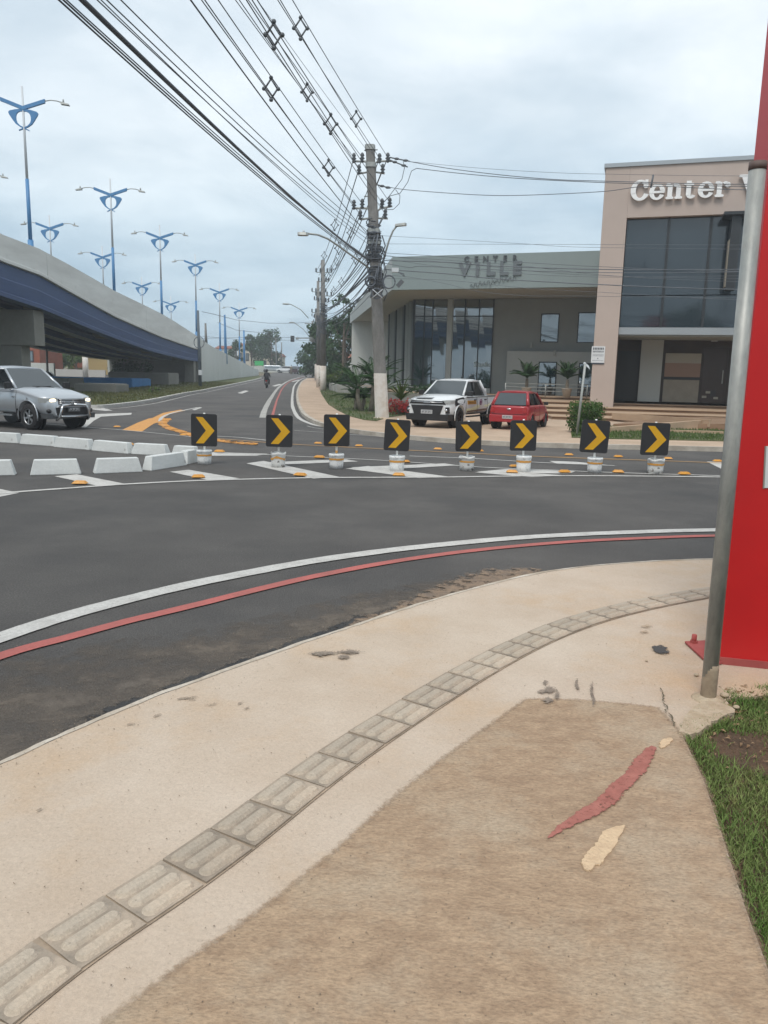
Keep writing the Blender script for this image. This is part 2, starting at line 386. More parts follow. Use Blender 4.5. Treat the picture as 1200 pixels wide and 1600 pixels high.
# near pavement: slab, textured patch, tactile tiles
PZ = 0.05
dn = offset_line(nk, -0.0)
pav = [(p.x, p.y) for p in nk] + [(6.5, 6.9), (14, 4.6), (14, 2.2), (6, 3.6)] + [(v.x, v.y) for v in [G(1210, 1085, PZ), G(1135, 1092, PZ), G(1142, 1108, PZ), G(1115, 1125, PZ), G(1085, 1142, PZ), G(1062, 1140, PZ), G(1100, 1220, PZ), G(1130, 1310, PZ), G(1165, 1420, PZ), G(1195, 1500, PZ), G(1215, 1560, PZ), G(1290, 1800, PZ)]] + [(0.7, -4), (0.2, -12), (-6, -12)]
pavement = sheet('pavement', pav, PZ, concrete, thick=0.16)
strip('kerb', offset_line(nk, .012), 0.03, PZ + 0.003, mat('kerb_lip', (.56, .51, .44), (.36, .30, .23), scale=5, rough=.9, fine=.15), rough=0.006)
bp = [(60, 1680), (170, 1590), (290, 1500), (400, 1425), (520, 1330), (620, 1240), (690, 1185), (760, 1135), (822, 1092), (900, 1093), (985, 1100), (1030, 1106), (1062, 1141), (1103, 1222), (1132, 1312), (1168, 1422), (1197, 1502), (1217, 1562), (1296, 1810)]
sl = [G(x, y, PZ) for x, y in bp]; sl_ = []
for i in range(len(sl)):
    for k in range(3): sl_.append(sl[i].lerp(sl[(i + 1) % len(sl)], k / 3))
inn = offset_line(sl_ + [sl_[0]], -.05)[:-1]; m_ = len(sl_)
out_ = offset_line(sl_ + [sl_[0]], .018)[:-1]
fade_obj('pavement_slab', [(p.x, p.y, PZ + .004) for p in out_ + inn], [(i, (i + 1) % m_, m_ + (i + 1) % m_, m_ + i) for i in range(m_)] + [tuple(range(m_, 2 * m_))], [0.0] * m_ + [1.0] * m_, brushed, 'structure')
# joint running across the slab (formwork seam)
# tactile strip
tp = [(-160, 1700), (-60, 1612), (40, 1528), (115, 1476), (165, 1443), (255, 1388), (330, 1338), (400, 1283), (470, 1228), (530, 1182), (590, 1143), (650, 1105), (720, 1060), (790, 1020), (860, 985), (935, 960), (1015, 942), (1095, 928), (1200, 912), (1290, 900)]
tl = gl(tp, PZ, 10)
for _ in range(160): tl = [tl[0]] + [(a_ + b_ * 2 + c_) / 4 for a_, b_, c_ in zip(tl[:-2], tl[1:-1], tl[2:])] + [tl[-1]]
def resample(line, step):
    o = [line[0]]; acc = 0
    for a, b in zip(line[:-1], line[1:]):
        d = (b - a).length; t = step - acc
        while t <= d: o.append(a + (b - a) * (t / d)); t += step
        acc = (acc + d) % step if True else 0
    return o
tj = resample(tl, 0.222)
strip('tile_bed', tl, 0.212, PZ + 0.004, groove, rough=0.0, parent=pavement, kind=None)
tvars = []
for k in range(5):
    mb = MB(); w = 0.100; l = 0.106; j = lambda: random.uniform(-0.003, 0.003)
    base = [(-l + j(), -w + j()), (l + j(), -w + j()), (l + j(), w + j()), (-l + j(), w + j())]
    mb.prism([(x, y, 0.0) for x, y in base], (0, 0, 0.008))
    for b in range(3):
        yc = (b - 1) * 0.064; hw = 0.0275; L0 = l - 0.012
        lo = []; hi = []
        for a in range(16):
            t = 2 * math.pi * (a + 0.5) / 16; cx = (L0 - hw) * (1 if math.cos(t) > 0 else -1)
            lo.append((cx + hw * math.cos(t), yc + hw * math.sin(t), 0.0079)); hi.append((cx + 0.6 * hw * math.cos(t), yc + 0.6 * hw * math.sin(t), 0.0175))
        mb.loft([lo, hi], smooth=False)
    o = mb.build('tile', tilem, pavement); o.data.materials.append(tile_low); tvars.append(o.data)
    for p in o.data.polygons:
        if p.index < 6: p.material_index = 1
    if k: bpy.data.objects.remove(o)
    else: first_tile = o
for i, (a, b) in enumerate(zip(tj[:-1], tj[1:])):
    c = (a + b) / 2; ang = math.atan2(b.y - a.y, b.x - a.x)
    o = first_tile if i == 0 else first_tile.copy()
    if i: COL.objects.link(o)
    o.data = tvars[random.randrange(5)]
    o.location = (c.x, c.y, PZ + 0.001 + random.uniform(0, 0.003)); o.rotation_euler = (random.uniform(-.01, .01), random.uniform(-.01, .01), ang + random.uniform(-0.02, 0.02))

def blob(name, pxs, z, m, n=4, jit=0.0, kind='structure', thick=0.0):
    if m.name in FADED: return fade_blob(name, pxs, z, m, n, 0.0, kind)
    p = [G(x, y, z) for x, y in pxs]; line = smooth_line(p + [p[0]], n)[:-1]
    return sheet(name, [(v.x + random.uniform(-jit, jit), v.y + random.uniform(-jit, jit)) for v in line], z, m, kind, thick)
FADED = ('damp_stain', 'tar_stain', 'sandy_stain', 'red_primer')
damp = mat('damp_stain', (0.17, 0.135, 0.105), (0.28, 0.225, 0.175), scale=18, rough=0.7, fine=0.15, ramp=(0.4, 0.7), fade=(70, 4, 2.4, 2.65))
FADED = FADED + ('faint_stain',)
faint = mat('faint_stain', (0.30, 0.24, 0.18), (0.24, 0.19, 0.145), scale=30, rough=0.9, fade=(50, 4, 2.4, 3.2))
tar = mat('tar_stain', (0.055, 0.050, 0.048), rough=0.75, fade=(45, 3, 1.8, 1.95))
rust = mat('sandy_stain', (0.42, 0.315, 0.215), (0.37, 0.275, 0.19), scale=8, rough=0.95, fade=(30, 3, 1.9, 2.8))
Z1 = PZ + 0.008
blob('oil_stain', [(1018, 1008), (1032, 1007), (1044, 1012), (1046, 1021), (1036, 1022), (1024, 1020), (1018, 1013)], Z1, tar, 3, 0.006)
blob('water_stain', [(847, 1066), (852, 1061), (857, 1066), (852, 1071)], Z1 + 0.0030, damp, 4)
blob('water_stain', [(844, 1078), (858, 1071), (872, 1078), (858, 1085)], Z1 + 0.0006, damp, 4)
blob('water_stain', [(837, 1080), (846, 1076), (855, 1080), (846, 1084)], Z1 + 0.0012, damp, 4)
blob('water_stain', [(845, 1094), (856, 1087), (867, 1094), (856, 1101)], Z1 + 0.0018, damp, 4)
blob('water_stain', [(865, 1086), (870, 1077), (875, 1086), (870, 1095)], Z1 + 0.0024, damp, 4)
blob('water_stain', [(899, 1060), (903, 1060), (903, 1067), (906, 1078), (901, 1080), (898, 1070)], Z1, damp, 3, 0.003)
blob('water_stain', [(922, 1066), (927, 1067), (927, 1082), (931, 1093), (930, 1105), (926, 1104), (925, 1092), (921, 1080)], Z1, damp, 3, 0.003)
blob('water_stain', [(477, 1020), (505, 1016), (533, 1020), (505, 1024)], Z1 + 0.0012, damp, 4)
blob('water_stain', [(521, 1018), (545, 1014), (569, 1018), (545, 1022)], Z1 + 0.0018, damp, 4)
blob('water_stain', [(524, 1026), (536, 1022), (548, 1026), (536, 1030)], Z1 + 0.0024, damp, 4)
blob('water_stain', [(484, 1022), (500, 1019), (516, 1022), (500, 1025)], Z1 + 0.0030, damp, 4)
blob('sandy_stain', [(998, 978), (1010, 974), (1020, 975), (1018, 981), (1004, 982)], Z1, rust, 3, 0.004)
blob('sandy_stain', [(998, 986), (1010, 984), (1014, 988), (1002, 991)], Z1, rust, 3, 0.004)
for (x, y, w) in ((205, 1130, 14), (245, 1117, 8), (300, 1092, 10), (330, 1100, 14), (375, 1098, 7), (290, 1090, 22), (385, 1106, 7), (920, 968, 15), (60, 1265, 6)):
    blob('water_stain', [(x - w, y + 2), (x, y - 2), (x + w, y - 3), (x + w * .5, y + 1), (x - w * .4, y + 3)], Z1, faint, 3, 0.006)
redst = mat('red_primer', (0.30, 0.105, 0.082), (0.36, 0.14, 0.11), scale=14, rough=0.85, fine=0.12, fscale=40, fade=(45, 3, 1.75, 2.1))
rl_ = gl([(856, 1313), (880, 1295), (912, 1277), (945, 1257), (968, 1232), (990, 1212), (1003, 1193), (1014, 1178), (1021, 1169)], PZ, 4); wd_ = [.004, .018, .028, .036, .040, .040, .036, .040, .036, .026, .012]
vs = []; fd = []; a1 = offset_line(rl_, 1.0); n_ = len(rl_)
for i, p in enumerate(rl_):
    w_ = float(np.interp(i / (n_ - 1) * 10, range(11), wd_)) * 1.02; d_ = (a1[i] - p)
    for t, f in ((-1, 0), (-.6, .8), (.6, .8), (1, 0)): q = p + d_ * w_ * t; vs.append((q.x, q.y, Z1 + .002)); fd.append(f)
fade_obj('paint_mark', vs, [(i * 4 + j, i * 4 + j + 1, i * 4 + j + 5, i * 4 + j + 4) for i in range(n_ - 1) for j in range(3)], fd, redst, 'structure')
plaster = mat('dried_plaster', (0.68, 0.51, 0.33), (0.58, 0.42, 0.27), scale=20, rough=0.95, bump=0.8, bscale=50)
def lump(pxs):
    o = blob('dried_plaster', pxs, PZ + 0.010, plaster, 5, 0.004, kind=None, thick=0.006); return o
tag(lump([(909, 1348), (915, 1335), (925, 1325), (935, 1312), (942, 1300), (955, 1293), (977, 1290), (970, 1303), (960, 1322), (945, 1342), (930, 1353), (915, 1359)]), 'cream smear of dried plaster on the brown slab, larger, below the red paint mark', 'plaster')
tag(lump([(1031, 1160), (1038, 1154), (1050, 1153), (1047, 1160), (1037, 1168), (1031, 1166)]), 'small cream smear of dried plaster near the slab corner by the grass', 'plaster')
# crack from the pole foot to the grass
crackm = mat('crack', (0.10, 0.085, 0.05)); cpx = [(1033, 1078), (1037, 1088), (1035, 1098), (1042, 1106), (1041, 1113), (1048, 1120), (1050, 1130), (1057, 1140)]
cl = [G(x, y, PZ) for x, y in cpx]; cl2 = []
for a, b in zip(cl[:-1], cl[1:]):
    for k in range(4): cl2.append(a.lerp(b, k / 4) + V(random.uniform(-.008, .008), random.uniform(-.008, .008), 0))
strip('crack', cl2, 0.005, PZ + 0.012, crackm, rough=0.003)
# rough mortar round the pole foot
mort = mat('mortar', (0.50, 0.41, 0.30), (0.40, 0.31, 0.21), scale=14, rough=0.95, bump=1.0, bscale=30)
blob('mortar', [(1060, 1142), (1072, 1120), (1092, 1098), (1120, 1096), (1142, 1104), (1145, 1112), (1118, 1124), (1104, 1135), (1085, 1147)], PZ + 0.016, mort, 3, 0.008, thick=0.03)
for x, y, s, lb in ((1088, 1057, .012, 'small loose stone on the pale pavement just left of the steel pole foot'), (1110, 1112, .014, 'small crumb of mortar directly below the steel pole foot'), (1132, 1090, .02, 'largest loose stone, right of the steel pole foot at the grass edge'), (1150, 1108, .014, 'small stone lying in the grass edge right of the mortar'), (1128, 1120, .012, 'small stone at the lower rim of the mortar patch'), (1010, 1034, .007, 'tiny dark pebble on the pale pavement below the oil stain')):
    p = G(x, y, PZ); o = MB().ball((0, 0, s * .5), (s * 1.3, s, s * .7), 7, 5).build('pebble', mort, None, (p.x, p.y, PZ + 0.004))
    tag(o, lb, 'stone', 'loose stones by the pole foot')

# asphalt wear along the kerb
def band(name, inner, outer, z, m, jit):
    a = [V(p.x, p.y, 0) for p in gl(inner, 0, 5)]; b = [V(p.x + random.uniform(-jit, jit), p.y + random.uniform(-jit, jit), 0) for p in gl(outer, 0, 5)]
    k = 4; vs = []; fd = []; n_ = len(a)
    for i in range(n_):
        e_ = min(1.0, i / 4, (n_ - 1 - i) / 4)
        for j, f in ((0, .9), (1, 1.0), (2, .75), (3, 0.0)):
            t = j / 3; w = a[i].lerp(b[min(len(b) - 1, int(i * len(b) / n_))], t * 1.08); vs.append((w.x, w.y, z)); fd.append(f * e_)
    fs = [(i * k + j, i * k + j + 1, (i + 1) * k + j + 1, (i + 1) * k + j) for i in range(n_ - 1) for j in range(3)]
    return fade_obj(name, vs, fs, fd, m, 'structure')
band('worn_asphalt', [(-400, 1400), (-150, 1290), (-10, 1230), (110, 1160), (240, 1105), (350, 1063), (460, 1022), (560, 990), (640, 962), (740, 928), (800, 912)],
     [(-400, 1190), (-150, 1110), (-10, 1045), (60, 1030), (160, 1010), (250, 995), (330, 985), (420, 965), (520, 940), (610, 920), (700, 900), (760, 893)], 0.004, asph_dirty, 0.015)
band('patched_asphalt', [(100, 1160), (240, 1108), (350, 1063), (460, 1022), (560, 990), (640, 962), (700, 943)],
     [(100, 1136), (190, 1098), (300, 1060), (390, 1026), (470, 1000), (560, 965), (640, 942), (700, 930)], 0.008, asph_new, 0.03)
sand = mat('road_sand', (0.26, 0.185, 0.125), (0.17, 0.13, 0.10), scale=10, rough=1, fine=0.25, fscale=60, bump=0.6, bscale=60, fade=(12, 4, 2.2, 2.8))
band('road_sand', [(505, 1010), (560, 988), (640, 960), (740, 928), (830, 905), (870, 897)],
     [(520, 990), (570, 965), (620, 950), (670, 922), (740, 895), (800, 888), (868, 891)], 0.012, sand, 0.04)
# grass verge, soil and blades at the right
gp = [(1062, 1140), (1100, 1220), (1130, 1310), (1165, 1420), (1195, 1500), (1215, 1560), (1290, 1800)]
gpoly = [G(x, y, 0.03) for x, y in gp] + [V(1.4, -4, 0), V(9, -4, 0), V(14, 2.4, 0), V(6, 4.1, 0)] + [G(1210, 1075, 0.03), G(1137, 1083, 0.03), G(1100, 1128, 0.03)]
sheet('soil', [(p.x, p.y) for p in gpoly], 0.035, soil)
def inpoly(x, y, poly):
    c = np.zeros(len(x), bool); n = len(poly); j = n - 1
    for i in range(n):
        xi, yi, xj, yj = poly[i][0], poly[i][1], poly[j][0], poly[j][1]
        if yi != yj: c ^= ((yi > y) != (yj > y)) & (x < (xj - xi) * (y - yi) / (yj - yi) + xi)
        j = i
    return c
def blades(name, poly, n, hmin, hmax, w, z, m, bare=(), bb=None, label=None, lean=0.6):
    xs = [p[0] for p in poly]; ys = [p[1] for p in poly]
    if bb is None: bb = (min(xs), max(xs), min(ys), max(ys))
    x = rng.uniform(bb[0], bb[1], n); y = rng.uniform(bb[2], bb[3], n); k = inpoly(x, y, poly)
    for bx, by, br, keep in bare: k &= ((x - bx) ** 2 + (y - by) ** 2 > br * br * (0.6 + 0.8 * rng.random(n))) | (rng.random(n) < keep)
    x, y = x[k], y[k]; n = len(x)
    a = rng.uniform(0, 2 * np.pi, n); hh = rng.uniform(hmin, hmax, n); la = rng.uniform(0, 2 * np.pi, n); ll = hh * rng.uniform(0.1, lean, n)
    z0 = np.array([zt(v) for v in y]) + z if y.max() > 60 else np.full(n, z)
    ux, uy = np.cos(a) * w, np.sin(a) * w
    P = np.zeros((n, 5, 3))
    P[:, 0] = np.stack([x - ux, y - uy, z0], 1); P[:, 1] = np.stack([x + ux, y + uy, z0], 1)
    mx_, my_ = x + np.cos(la) * ll * .35, y + np.sin(la) * ll * .35
    P[:, 2] = np.stack([mx_ + ux * .8, my_ + uy * .8, z0 + hh * .6], 1); P[:, 3] = np.stack([mx_ - ux * .8, my_ - uy * .8, z0 + hh * .6], 1)
    P[:, 4] = np.stack([x + np.cos(la) * ll, y + np.sin(la) * ll, z0 + hh], 1)
    o = np.arange(n)[:, None] * 5
    loops = np.concatenate([o + np.array([0, 1, 2, 3]), o + np.array([3, 2, 4])], 1).reshape(-1)
    me = bpy.data.meshes.new(name); me.vertices.add(n * 5); me.vertices.foreach_set('co', P.reshape(-1).astype(np.float32))
    me.loops.add(n * 7); me.loops.foreach_set('vertex_index', loops.astype(np.int32)); me.polygons.add(n * 2)
    st = (np.arange(n)[:, None] * 7 + np.array([0, 4])).reshape(-1); me.polygons.foreach_set('loop_start', st.astype(np.int32))
    me.update(calc_edges=True); me.materials.append(m)
    ob = bpy.data.objects.new(name, me); COL.objects.link(ob); return tag(ob, label, 'grass', None, 'stuff')
blade_m = mat('grass_blade', (0.10, 0.175, 0.04), (0.18, 0.22, 0.075), scale=4.5, rough=0.8, fine=0.4, fscale=80, spec=0.25, c3=(0.20, 0.17, 0.07), c3scale=9, c3ramp=(0.58, 0.72))
bare_c = [(G(1185, 1180, 0.03), .21, .05), (G(1150, 1165, 0.03), .10, .1), (G(1165, 1085, 0.03), .09, .15), (G(1140, 1105, .03), .05, .2), (G(1130, 1120, .03), .07, .3)]
blades('grass', [(p.x, p.y) for p in gpoly], 190000, 0.014, 0.042, 0.0020, 0.035, blade_m, [(c.x, c.y, r, k) for c, r, k in bare_c], (0.6, 3.2, 0.5, 4.8),
       'short tropical lawn growing on bare soil beside the pavement and the red panel', lean=1.3)
dead = mat('dead_leaf', (0.20, 0.12, 0.06), (0.28, 0.19, 0.11), scale=30, rough=0.9)
mb = MB()
for k in range(170):
    c = random.choice([(1150, 1112, .13), (1165, 1085, .10), (1185, 1175, .25), (1135, 1122, .1)]); g = G(c[0], c[1], .04)
    x, y = g.x + random.gauss(0, c[2] * .5), g.y + random.gauss(0, c[2] * .5)
    if y < 0.5: continue
    a = random.uniform(0, 6.3); l = random.uniform(.006, .022); w = l * .3
    mb.add([(x - math.cos(a) * l, y - math.sin(a) * l, .047), (x + math.sin(a) * w, y - math.cos(a) * w, .052), (x + math.cos(a) * l, y + math.sin(a) * l, .049), (x - math.sin(a) * w, y + math.cos(a) * w, .056)], [(0, 1, 2, 3)])
tag(mb.build('leaf_litter', dead), 'dry brown leaf litter and twigs on the bare soil', 'litter', None, 'stuff')

# ------------------------------------------------------------------ road markings (flat, kind structure)
M1 = 0.009
a = gl([(-260, 1090), (0, 998), (100, 965), (200, 938), (300, 914), (420, 890), (500, 876), (600, 862), (700, 851), (800, 842), (900, 836), (1000, 832), (1115, 829), (1300, 828)])
strip('edge_line', a, 0.17, M1, white_paint, rough=0.004)
a = gl([(-260, 1120), (0, 1027), (100, 999), (200, 972), (300, 948), (420, 918), (500, 900), (600, 881), (700, 866), (800, 855), (900, 847), (1000, 842), (1115, 838), (1300, 836)])
strip('cycle_line', a, 0.105, M1, red_paint, rough=0.002)
# white line of the splitter island, near side
strip('island_line', gl([(-200, 795), (0, 772), (100, 764), (200, 757), (300, 752), (400, 749), (500, 747), (600, 746.5), (700, 746), (800, 744.5), (900, 744), (1000, 744.5), (1125, 746), (1300, 749)]), 0.11, M1, white_paint, rough=0.003)
QN = [0]
def Q(n_, *p):
    QN[0] += 1; return poly_px(n_, p, .0035 + (QN[0] % 8) * .0006, white_paint)
Q('hatch_bar', (-60, 768), (0, 764), (30, 770), (0, 776), (-60, 783))
Q('hatch_bar', (85, 744), (120, 741), (196, 756), (157, 760))
Q('hatch_bar', (265, 737), (295, 734), (375, 747.5), (330, 751))
# Y-shaped bars behind the signs
Q('hatch_bar', (385, 724), (412, 720), (530, 745), (490, 748))
Q('hatch_bar', (395, 723), (540, 717.5), (560, 721), (418, 726.5))
Q('hatch_bar', (540, 732), (575, 728), (700, 744.5), (655, 747))
Q('hatch_bar', (548, 730), (695, 724), (715, 727), (575, 735))
Q('hatch_bar', (742, 738), (772, 735), (885, 743), (830, 745.5))
Q('hatch_bar', (745, 737), (800, 732), (900, 736), (890, 739.5), (775, 739.5))
strip('island_line', gl([(340, 709), (400, 710), (450, 713), (520, 716), (600, 720), (700, 727), (760, 731), (860, 735), (960, 739), (1060, 742), (1125, 744)]), 0.075, M1, white_paint, rough=0.003)
Q('hatch_bar', (330, 706.5), (420, 709), (400, 712), (330, 712))
strip('lane_line', gl([(640, 713), (740, 717), (840, 723), (960, 728)]), 0.08, M1, white_paint, rough=0.003)
Q('hatch_bar', (858, 720), (900, 721.5), (965, 728), (870, 724.5))
Q('hatch_bar', (1104, 721), (1126, 722), (1170, 738), (1126, 732))
# ochre centre line of the cross street with its ribs
oc = gl([(330, 685), (420, 692), (500, 697), (640, 704), (780, 711), (900, 716), (1020, 720), (1125, 724), (1300, 733)])
strip('centre_line', oc, 0.13, M1, ochre_line, rough=0.006)
strip('centre_line', gl([(320, 681), (375, 684), (430, 690)]), 0.09, M1, white_paint, rough=0.004)
# cross street far edge line
strip('lane_line', gl([(460, 673), (520, 677), (600, 683), (700, 689), (780, 694), (900, 698), (1000, 701), (1125, 705), (1300, 712)]), 0.06, M1, white_paint, rough=0.003)
strip('lane_line', gl([(480, 666), (500, 670), (560, 675), (620, 681)]), 0.05, M1, white_paint, rough=0.003)
# orange and white mouth marking left of the junction
OP = lambda z_, *p: poly_px('junction_marking', p, z_ - .004, orange_paint)
OP(M1 + .001, (190, 672), (216, 660), (232, 654), (250, 651), (262, 655), (240, 662), (222, 674))
OP(M1 + .003, (236, 654), (255, 645), (282, 640), (290, 641.5), (266, 647), (250, 656))
oo = gl([(262, 655), (254, 661), (262, 668), (282, 675), (305, 682), (345, 690), (400, 695)])
strip('junction_marking', oo, 0.26, M1 + .0015, orange_paint, rough=0.05)
strip('junction_marking', gl([(250, 659), (254, 652), (272, 645), (309, 637)]), 0.12, M1 + .004, white_paint)
strip('junction_marking', gl([(252, 658), (258, 667), (282, 674), (310, 682)]), 0.07, M1 + .005, white_paint)
Q('junction_marking', (118, 668), (132, 655), (148, 647), (206, 645), (205, 648), (158, 651), (147, 657), (134, 668))
Q('junction_marking', (137, 634), (160, 637), (176, 641.5), (165, 642), (137, 639))
strip('lane_line', gl([(-50, 654), (60, 662), (138, 668), (200, 673), (262, 679), (300, 683)]), 0.07, M1, white_paint, rough=0.003)
strip('lane_line', gl([(214, 644), (262, 643), (300, 642)]), 0.05, M1, white_paint)
# lane dashes of the far street
for p in (((371, 614), (383, 610), (389, 611), (378, 615)), ((425, 603), (436, 600), (441, 600.5), (430, 603.8)), ((455, 596), (466, 593.5), (469, 594), (459, 596.6)), ((300, 640), (312, 636), (316, 637), (304, 641))): Q('lane_dash', *p)
# far bike lane, kerbs
strip('edge_line', gl([(410, 653), (414, 640), (421, 626), (430, 612), (441, 601), (455, 593.5), (473, 588.5), (486, 587)]), 0.24, M1, white_far, rough=0.01)
strip('cycle_line', gl([(425, 653), (429, 638), (434, 622), (440, 609), (449, 599), (461, 593), (476, 589.6)]), 0.11, M1, red_paint, rough=0.006)
strip('edge_line', gl([(505, 667), (487, 663), (466, 652.5), (458, 638), (456.5, 628), (457.5, 613), (461, 601), (470, 593), (482, 589)]), 0.16, M1, white_paint, rough=0.006)
# far pavement (kerb, gutter, walk) in front of the buildings
KZ = 0.1
fk = gl([(480, 591), (472, 596), (467, 604), (464.5, 614), (465.5, 627), (471, 640), (480, 650), (503, 661), (545, 670), (600, 677), (690, 685), (780, 690), (900, 694), (1120, 699), (1400, 708)], KZ, 5)
far_pav = [(p.x, p.y) for p in fk] + [(22, 20), (45, 19.5), (45, 80), (-3, 80), (-6.2, 95), (-8.5, 120), (-9.8, 120)]
far_pavement = sheet('far_pavement', far_pav, KZ, paving, thick=0.14)
strip('far_kerb', fk, 0.14, KZ + 0.015, kerbm, rough=0.01, thick=0.13)
gt = offset_line(fk, 0.16); strip('gutter', gt[:40], 0.16, 0.02, mat('gutter_concrete', (0.20, 0.19, 0.17), (0.12, 0.11, 0.10), scale=4, rough=0.9))
# flagstone joints on the far walk
jm = mat('flag_joint', (0.24, 0.18, 0.13))
for k in range(7):
    y = 26 + k * 3.2
    x0 = -3.0 - (y - 35) * 0.165 + (1.0 if y < 33 else 0)
    sheet('pavement_joint', [(x0, y), (x0 + 2.4, y + .3), (x0 + 2.4, y + .36), (x0, y + .06)], KZ + .004, jm)
# lawn beside the far walk and lawn strip in front of the terraces
lawn1 = [G(x, y, KZ) for x, y in ((499, 607), (503, 617), (513, 632), (527, 641), (545, 650), (570, 656.5), (588, 658), (608, 652), (640, 648), (640, 625), (600, 612), (560, 606), (520, 603))]
sheet('lawn', [(p.x, p.y) for p in lawn1], KZ + .02, grassm, thick=.03)
lawn2 = [G(x, y, KZ) for x, y in ((893, 684), (950, 686), (1125, 689.5), (1400, 697), (1400, 677), (1125, 672.5), (1040, 671), (950, 667.5), (893, 672))]
sheet('lawn', [(p.x, p.y) for p in lawn2], KZ + .02, grassm, thick=.03)
fblade = mat('far_grass_blade', (0.055, 0.105, 0.024), (0.085, 0.12, 0.035), scale=1.5, rough=0.9, fine=0.3, fscale=20, spec=0.2)
blades('grass', [(p.x, p.y) for p in lawn1], 9000, .05, .12, .012, KZ + .02, fblade, label='green lawn between the far walk and the cycad plants by the grey building')
blades('grass', [(p.x, p.y) for p in lawn2], 9000, .04, .09, .010, KZ + .02, fblade, label='green lawn strip in front of the tan terraces of the beige building')
# verge under the flyover
vk = gl([(-40, 628), (60, 632), (110, 633.5), (150, 634.5), (185, 632), (230, 626), (270, 618), (300, 612.5), (350, 603), (395, 594), (408, 590.5)], 0.1, 4)
verge = [(p.x, p.y) for p in vk] + [(-21, 128), (-20.5, 84), (-30, 84), (-31, 60), (-34, 44)]
sheet('verge', verge, 0.12, grassm, thick=.16)
strip('kerb', vk, 0.22, 0.145, white_paint, thick=.16)
strip('edge_line', offset_line(vk[3:], -0.55), 0.09, M1, white_paint)
dry_blade = mat('dry_grass_blade', (0.085, 0.10, 0.035), (0.13, 0.125, 0.055), scale=1.0, rough=0.9, fine=0.3, fscale=10, spec=0.2)
blades('grass', verge, 26000, .05, .14, .02, .12, dry_blade, bb=(-26, -12, 33, 84), label='dry grass verge inside the kerb under the flyover')

# grit gathered along the kerb and on the slab
gm = mat('grit', (.33, .26, .19), (.16, .13, .10), scale=60, rough=1); mb = MB()
for k in range(1500):
    if k < 900:
        q = nk[random.randrange(4, len(nk) - 4)]; x, y = q.x + random.gauss(0, .10) - .04, q.y + random.gauss(0, .10) + .05; z = .004
        t_ = min(nk, key=lambda w: (w.x - x) ** 2 + (w.y - y) ** 2)
        if (x - t_.x) * .5 - (y - t_.y) * .85 > 0: z = PZ + .004
    else:
        g_ = G(random.uniform(0, 1100), random.uniform(900, 1590), PZ); x, y, z = g_.x, g_.y, PZ + .006
    s = random.uniform(.0012, .0042); a = random.uniform(0, 6)
    mb.add([(x + s * math.cos(a), y + s * math.sin(a), z), (x + s * math.cos(a + 2.1), y + s * math.sin(a + 2.1), z), (x + s * math.cos(a + 4.2), y + s * math.sin(a + 4.2), z), (x, y, z + s * .8)], [(0, 1, 3), (1, 2, 3), (2, 0, 3)])
tag(mb.build('gravel', gm), 'fine loose grit along the pavement edge', None, None, 'stuff')
# ------------------------------------------------------------------ flyover
def XF(y): return float(np.interp(y, [0, 44, 81, 125, 140], [-18.9, -19.3, -19.6, -21.0, -21.5]))
def onF(px, py):
    x = -19.4
    for _ in range(4):
        d = ray(px, py); t = x / d.x; y = t * d.y; x = XF(y)
    return (y, EYE + t * d.z)
def prof(pxs, pre):
    a = pre + [onF(*p) for p in pxs]; return [p[0] for p in a], [p[1] for p in a]
PT = prof([(0, 365), (60, 388), (120, 420), (180, 455), (220, 474), (260, 494), (308, 525), (330, 541), (360, 556), (400, 577)], [(-10, 9.2), (15, 9.1), (30, 8.9)])
PB = prof([(0, 407), (64, 430), (120, 462), (180, 495), (250, 526), (305, 545)], [(-10, 7.7), (15, 7.6), (30, 7.45)])
GB = prof([(0, 462), (45, 473), (60, 480), (150, 517), (200, 536), (240, 550), (300, 564)], [(-10, 5.9), (15, 5.9), (30, 5.8)])
zT = lambda y: float(np.interp(y, *PT)); zB = lambda y: float(np.interp(y, *PB)); zG = lambda y: float(np.interp(y, *GB))
YE = 81.5
fly = empty('flyover', (-24, 60, 0), 0, 'long concrete flyover with pale parapet and navy girders descending to a white ramp wall', 'bridge')
fly.location = (0, 0, 0)
Yl = list(np.arange(-8, YE, 4)) + [YE]
def flo(name, m, sec, ylist=Yl, smooth=False):
    rings = [[Vector((XF(y) + dx, y, z)) for dx, z in sec(y)] for y in ylist]
    return MB().loft(rings, smooth=smooth).build(name, m, fly)
W = 9.6
def par(y): t, b = zT(y), zB(y); return [(0, t), (-.12, t + .02), (-.22, t), (-.30, b + .5), (-.30, b), (.02, b), (.03, b + .14), (.0, b + .18)]
joints = [-8, 12, 30, 45, 63.5, YE]
for a, b in zip(joints[:-1], joints[1:]):
    yl = [a + .02] + [v for v in Yl if a + .5 < v < b - .5] + [b - .02]
    flo('parapet', parapetm, par, yl)
flo('far_parapet', parapetm, lambda y: [(-W + p[0] * -1 + 0, p[1]) for p in par(y)])
flo('deck', conc_grey, lambda y: [(-.32, zB(y) + .25), (-W + .32, zB(y) + .25), (-W + .32, zB(y) - .02), (-.32, zB(y) - .02)])
flo('road_deck', asphalt, lambda y: [(-.34, zB(y) + .35), (-W + .34, zB(y) + .35), (-W + .34, zB(y) + .26), (-.34, zB(y) + .26)])
def gird(x0):
    def s(y):
        b, g = zB(y) - .03, zG(y); h = b - g
        return [(x0 + .28, b), (x0 + .28, b - .12), (x0 + .06, b - .28), (x0 + .06, g + .42), (x0 + .26, g + .25), (x0 + .26, g), (x0 - .34, g), (x0 - .34, g + .25), (x0 - .14, g + .42), (x0 - .14, b - .28), (x0 - .36, b - .12), (x0 - .36, b)]
    return s
